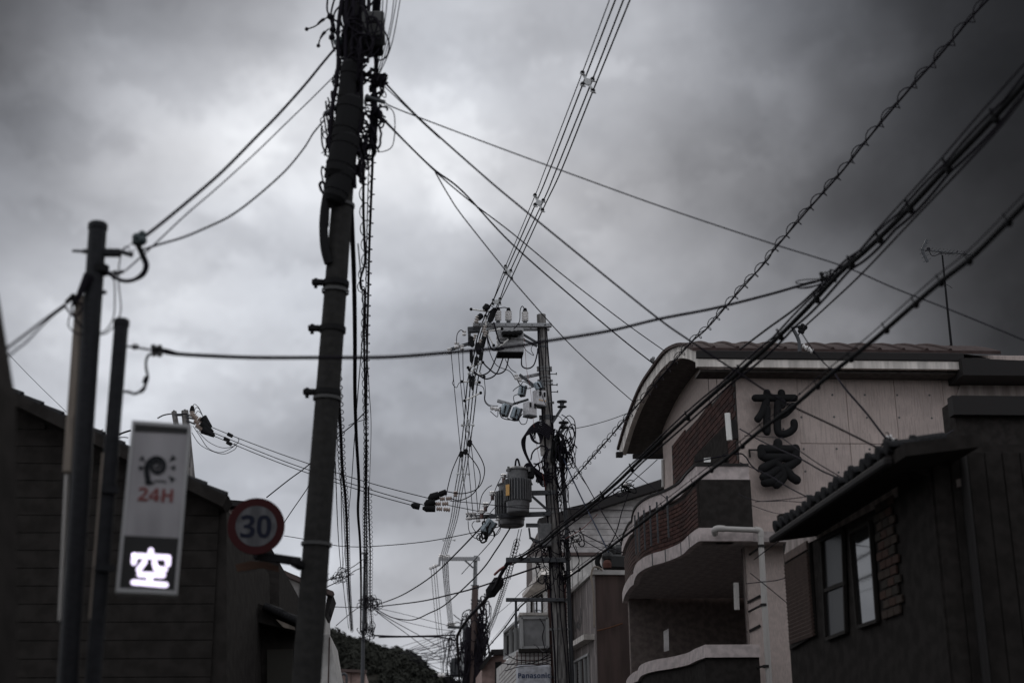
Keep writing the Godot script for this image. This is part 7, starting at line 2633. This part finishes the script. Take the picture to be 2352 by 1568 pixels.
	t = thing("looped_clamp", "clamp with white insulator and slack loops on the wire before the balcony", "cable clamp", at(1436, 1128, 29.0))
	t.set_meta("label", "clamp with white insulator and slack loops on the wire before the balcony")
	s = Shape.new()
	tangle(s, at(1440, 1118, 29.0), Vector3(0.18, 0.16, 0.12), 9, 0.012, 131)
	put("knot", s, M.rubber, t)
	s = Shape.new()
	s.ball(at(1437, 1112, 28.9), 0.05, 0.6)
	put("insulator", s, M.porcelain, t)
	s = Shape.new()
	for q in [[1438, 1120, 1412, 1122, 1410, 1134, 1426, 1140, 1444, 1128], [1440, 1122, 1418, 1130, 1422, 1138, 1446, 1124], [1446, 1124, 1440, 1142, 1428, 1176]]:
		s.tube(course(q, 29.0, 29.0), 0.01, -1.0, 5)
	put("slack_loop", s, M.wire, t)
	wire("roof_wire", [1446, 1112, 1480, 1082, 1510, 1055], 29.0, 27.0, 0.008, "thin wire from the looped clamp up past the low roof corner")
	wire("roof_wire", [1456, 1086, 1490, 1112, 1530, 1144], 28.5, 27.0, 0.008, "thin wire running from the heavy bundle down to the parapet")
	# drops over the concrete wall
	g = "drop wires across the concrete wall"
	wire("wall_wire", [1910, 846, 1940, 890, 1990, 948, 2030, 1000, 2050, 1022], 17.5, 15.6, 0.014, "thick drop wire slanting down the concrete wall to the white insulators", g)
	wire("wall_wire", [1840, 762, 1874, 812, 1910, 850], 17.2, 17.5, 0.008, "thin wire from the roof mast down over the fascia", g)
	wire("wall_wire", [1700, 985, 1760, 1018, 1836, 1052, 1890, 1082, 1942, 1103], 22.0, 17.0, 0.011, "double wire across the concrete wall below the first character", g)
	wire("wall_wire", [1710, 1000, 1790, 1005, 1800, 1008, 1870, 1058, 1940, 1100], 22.0, 17.0, 0.007, "single thin wire across the concrete wall joining the double one", g)
	wire("wall_wire", [1700, 1062, 1764, 1090, 1810, 1118, 1872, 1150], 22.0, 18.5, 0.009, "wire across the concrete wall below the second character", g)
	wire("wall_wire", [1735, 1152, 1790, 1148, 1840, 1142, 1884, 1136], 22.0, 18.5, 0.006, "level thin wire across the wall just above the tiled eave tip", g)
	wire("wall_wire", [1696, 1134, 1740, 1150, 1800, 1150, 1860, 1155], 22.0, 19.0, 0.006, "lower level thin wire across the wall above the tiled eave", g)
	wire("wall_wire", [1732, 1285, 1760, 1264, 1790, 1242, 1808, 1238], 21.0, 20.0, 0.007, "thin wire climbing from the downpipe to the eave tip", g)
	wire("wall_wire", [1714, 1340, 1750, 1336, 1780, 1333, 1804, 1327], 22.0, 21.0, 0.007, "level thin wire from the downpipe to the brown shutter", g)
	wire("wall_wire", [1724, 1316, 1764, 1348, 1808, 1384], 22.0, 21.0, 0.007, "thin wire slanting down from the downpipe to the brown shutter", g)
	wire("wall_wire", [1596, 1060, 1690, 1042, 1712, 1048, 1724, 1066, 1744, 1084], 25.0, 24.5, 0.014, "sagging cable round the balcony end under the second character", g)
	wire("wall_wire", [1726, 1160, 1800, 1180, 1880, 1152], 22.0, 18.5, 0.005, "faint wire low on the concrete wall", g, M.wire_thin)


func small_things() -> void:
	# television aerial
	var d := 26.5
	var t := thing("tv_aerial", "slender television aerial on a mast above the dark roof edge", "aerial", at(2189, 822, d))
	var s := Shape.new()
	s.tube(PackedVector3Array([at(2189, 824, d), at(2176, 700, d), at(2165, 586, d)]), 0.028, 0.018, 8)
	put("mast", s, M.rubber, t)
	s = Shape.new()
	s.tube(PackedVector3Array([at(2119, 574, d), at(2245, 586, d - 0.2)]), 0.012, -1.0, 6)
	put("boom", s, M.steel_dark, t)
	for i in 15:
		s = Shape.new()
		var c := at(2128, 575, d).lerp(at(2244, 586, d - 0.2), i / 14.0)
		s.tube(PackedVector3Array([c + Vector3(-0.04, -0.03, -0.1), c + Vector3(0.04, 0.03, 0.1)]), 0.005, -1.0, 4)
		put("element", s, M.steel_dark, t)
	s = Shape.new()
	s.bar(at(2130, 550, d), at(2118, 574, d), 0.03, 0.05)
	s.bar(at(2118, 574, d), at(2131, 602, d), 0.03, 0.05)
	put("reflector", s, M.steel_dark, t)
	for q in [[2128, 556], [2124, 562], [2120, 569], [2121, 580], [2125, 589], [2129, 598]]:
		s = Shape.new()
		s.tube(PackedVector3Array([at(q[0] - 8, q[1] + 4, d), at(q[0] + 10, q[1] - 5, d)]), 0.005, -1.0, 4)
		put("reflector_element", s, M.steel_dark, t)
	s = Shape.new()
	s.tube(course([2135, 573, 2138, 584, 2146, 588, 2156, 584, 2166, 582], d, d), 0.008, -1.0, 5)
	s.tube(course([2155, 574, 2160, 580, 2180, 583, 2198, 580, 2200, 575], d, d), 0.008, -1.0, 5)
	s.ball(at(2133, 572, d), 0.04)
	put("cradle", s, M.wire, t)
	wire("guy_wire", [2172, 652, 2180, 656, 2188, 662], d, d, 0.005, "short curled wire end on the aerial mast")
	wire("guy_wire", [2188, 790, 2178, 796, 2176, 806, 2184, 818], d, d, 0.006, "small loop of aerial lead at the roof edge")
	# roof mast with insulators
	d = 24.8
	t = thing("roof_mast", "short forked roof mast with a cluster of dark spools over the eave", "mast", at(1837, 806, d))
	s = Shape.new()
	s.tube(course([1837, 808, 1836, 786, 1830, 770, 1822, 756], d, d), 0.035, -1.0, 8)
	s.tube(course([1836, 786, 1834, 770, 1842, 760], d, d), 0.014, -1.0, 6)
	s.tube(PackedVector3Array([at(1818, 753, d), at(1834, 750, d)]), 0.02, -1.0, 6)
	put("fork", s, M.steel_dark, t)
	s = Shape.new()
	for q in [[1838, 752], [1844, 748], [1846, 756], [1838, 760], [1850, 752], [1843, 762]]:
		s.ball(at(q[0], q[1], d), 0.045)
	put("spool", s, M.rubber, t)
	t = thing("roof_insulators", "pair of white spools lying at the foot of the roof mast", "insulator", at(1854, 804, d))
	s = Shape.new()
	spool(s, at(1849, 797, d), 0.05, Vector3(0.6, -0.5, 0.2).normalized())
	put("spool", s, M.porcelain, t)
	s = Shape.new()
	spool(s, at(1862, 804, d), 0.05, Vector3(0.6, -0.5, 0.2).normalized())
	put("spool", s, M.porcelain, t)
	s = Shape.new()
	s.tube(course([1842, 790, 1850, 796, 1862, 804, 1872, 812], d, d), 0.014, -1.0, 6)
	put("strap", s, M.rubber, t)
	# spools at the tiled eave
	d = 15.5
	t = thing("eave_insulators", "pair of white spools with black straps above the tiled eave", "insulator", at(2048, 1032, d))
	s = Shape.new()
	spool(s, at(2043, 1004, d), 0.03, Vector3(0.9, 0.2, 0.1).normalized())
	put("spool", s, M.porcelain, t)
	s = Shape.new()
	spool(s, at(2052, 1013, d), 0.03, Vector3(0.2, 0.9, 0.1).normalized())
	put("spool", s, M.porcelain, t)
	s = Shape.new()
	tangle(s, at(2045, 1014, d), Vector3(0.1, 0.12, 0.08), 6, 0.008, 141)
	s.tube(PackedVector3Array([at(2036, 1004, d), at(2060, 1030, d)]), 0.01, -1.0, 5)
	s.tube(PackedVector3Array([at(2054, 1010, d), at(2046, 1034, d)]), 0.008, -1.0, 5)
	put("strap", s, M.rubber, t)
	wire("eave_lead", [2130, 1026, 2150, 1012, 2170, 1000, 2190, 988], 15.5, 20.0, 0.011, "dark lead climbing from the tiled house to the black annex")
	# bracket on the arched roof where a drop wire lands
	t = thing("roof_bracket", "small dark bracket on the arched roof edge where a drop wire ends", "bracket", at(1499, 836, 29.6))
	s = Shape.new()
	s.box(at(1499, 828, 29.6), Vector3(0.09, 0.12, 0.08), Basis(Vector3.BACK, 0.4), 0.02)
	put("body", s, M.plug, t)
	s = Shape.new()
	s.ball(at(1501, 822, 29.6), 0.04)
	put("knob", s, M.steel, t)
	# bare aerial behind the gabled roof
	t = thing("small_aerial", "small slanted aerial behind the pantile verge between the two steel posts", "aerial", at(222, 1003, 24.0))
	s = Shape.new()
	s.tube(PackedVector3Array([at(223, 1004, 24.0), at(233, 988, 24.0)]), 0.02, -1.0, 6)
	s.tube(PackedVector3Array([at(226, 990, 24.0), at(237, 986, 24.0)]), 0.008, -1.0, 4)
	s.tube(PackedVector3Array([at(225, 995, 24.0), at(232, 997, 24.0)]), 0.008, -1.0, 4)
	put("mast", s, M.steel_dark, t)
	s = Shape.new()
	s.ball(at(233, 1004, 24.0), 0.06)
	put("junction", s, M.rubber, t)
	wire("far_wire", [14, 808, 60, 856, 77, 873, 100, 896, 152, 946], 30.0, 30.0, 0.006, "hair-thin wire falling from the picture border to the gabled roof", "", M.wire_thin)
	wire("far_wire", [272, 998, 284, 993, 300, 988], 30.0, 30.0, 0.02, "short dark cable between the shorter post and the parking sign")
	wire("far_wire", [272, 1005, 284, 1004, 294, 1005], 30.0, 30.0, 0.01, "short thin wire between the shorter post and the parking sign")
	# pale flecks: insulators low in front of the hill
	for q in [[1010, 1550, "first"], [1018, 1550, "second"]]:
		s = Shape.new()
		s.ball(at(q[0], q[1], 70.0), 0.1)
		solo("hill_insulator", s, M.porcelain, "%s of two pale round insulators in front of the dark hill foot" % q[2], "insulator", "pale insulators in front of the hill")
	s = Shape.new()
	s.tube(PackedVector3Array([at(990, 1552, 70.2), at(1030, 1550, 70.2), at(1080, 1549, 70.2)]), 0.03, -1.0, 6)
	solo("hill_wire", s, M.wire, "wire holding two pale insulators in front of the hill foot", "cable")
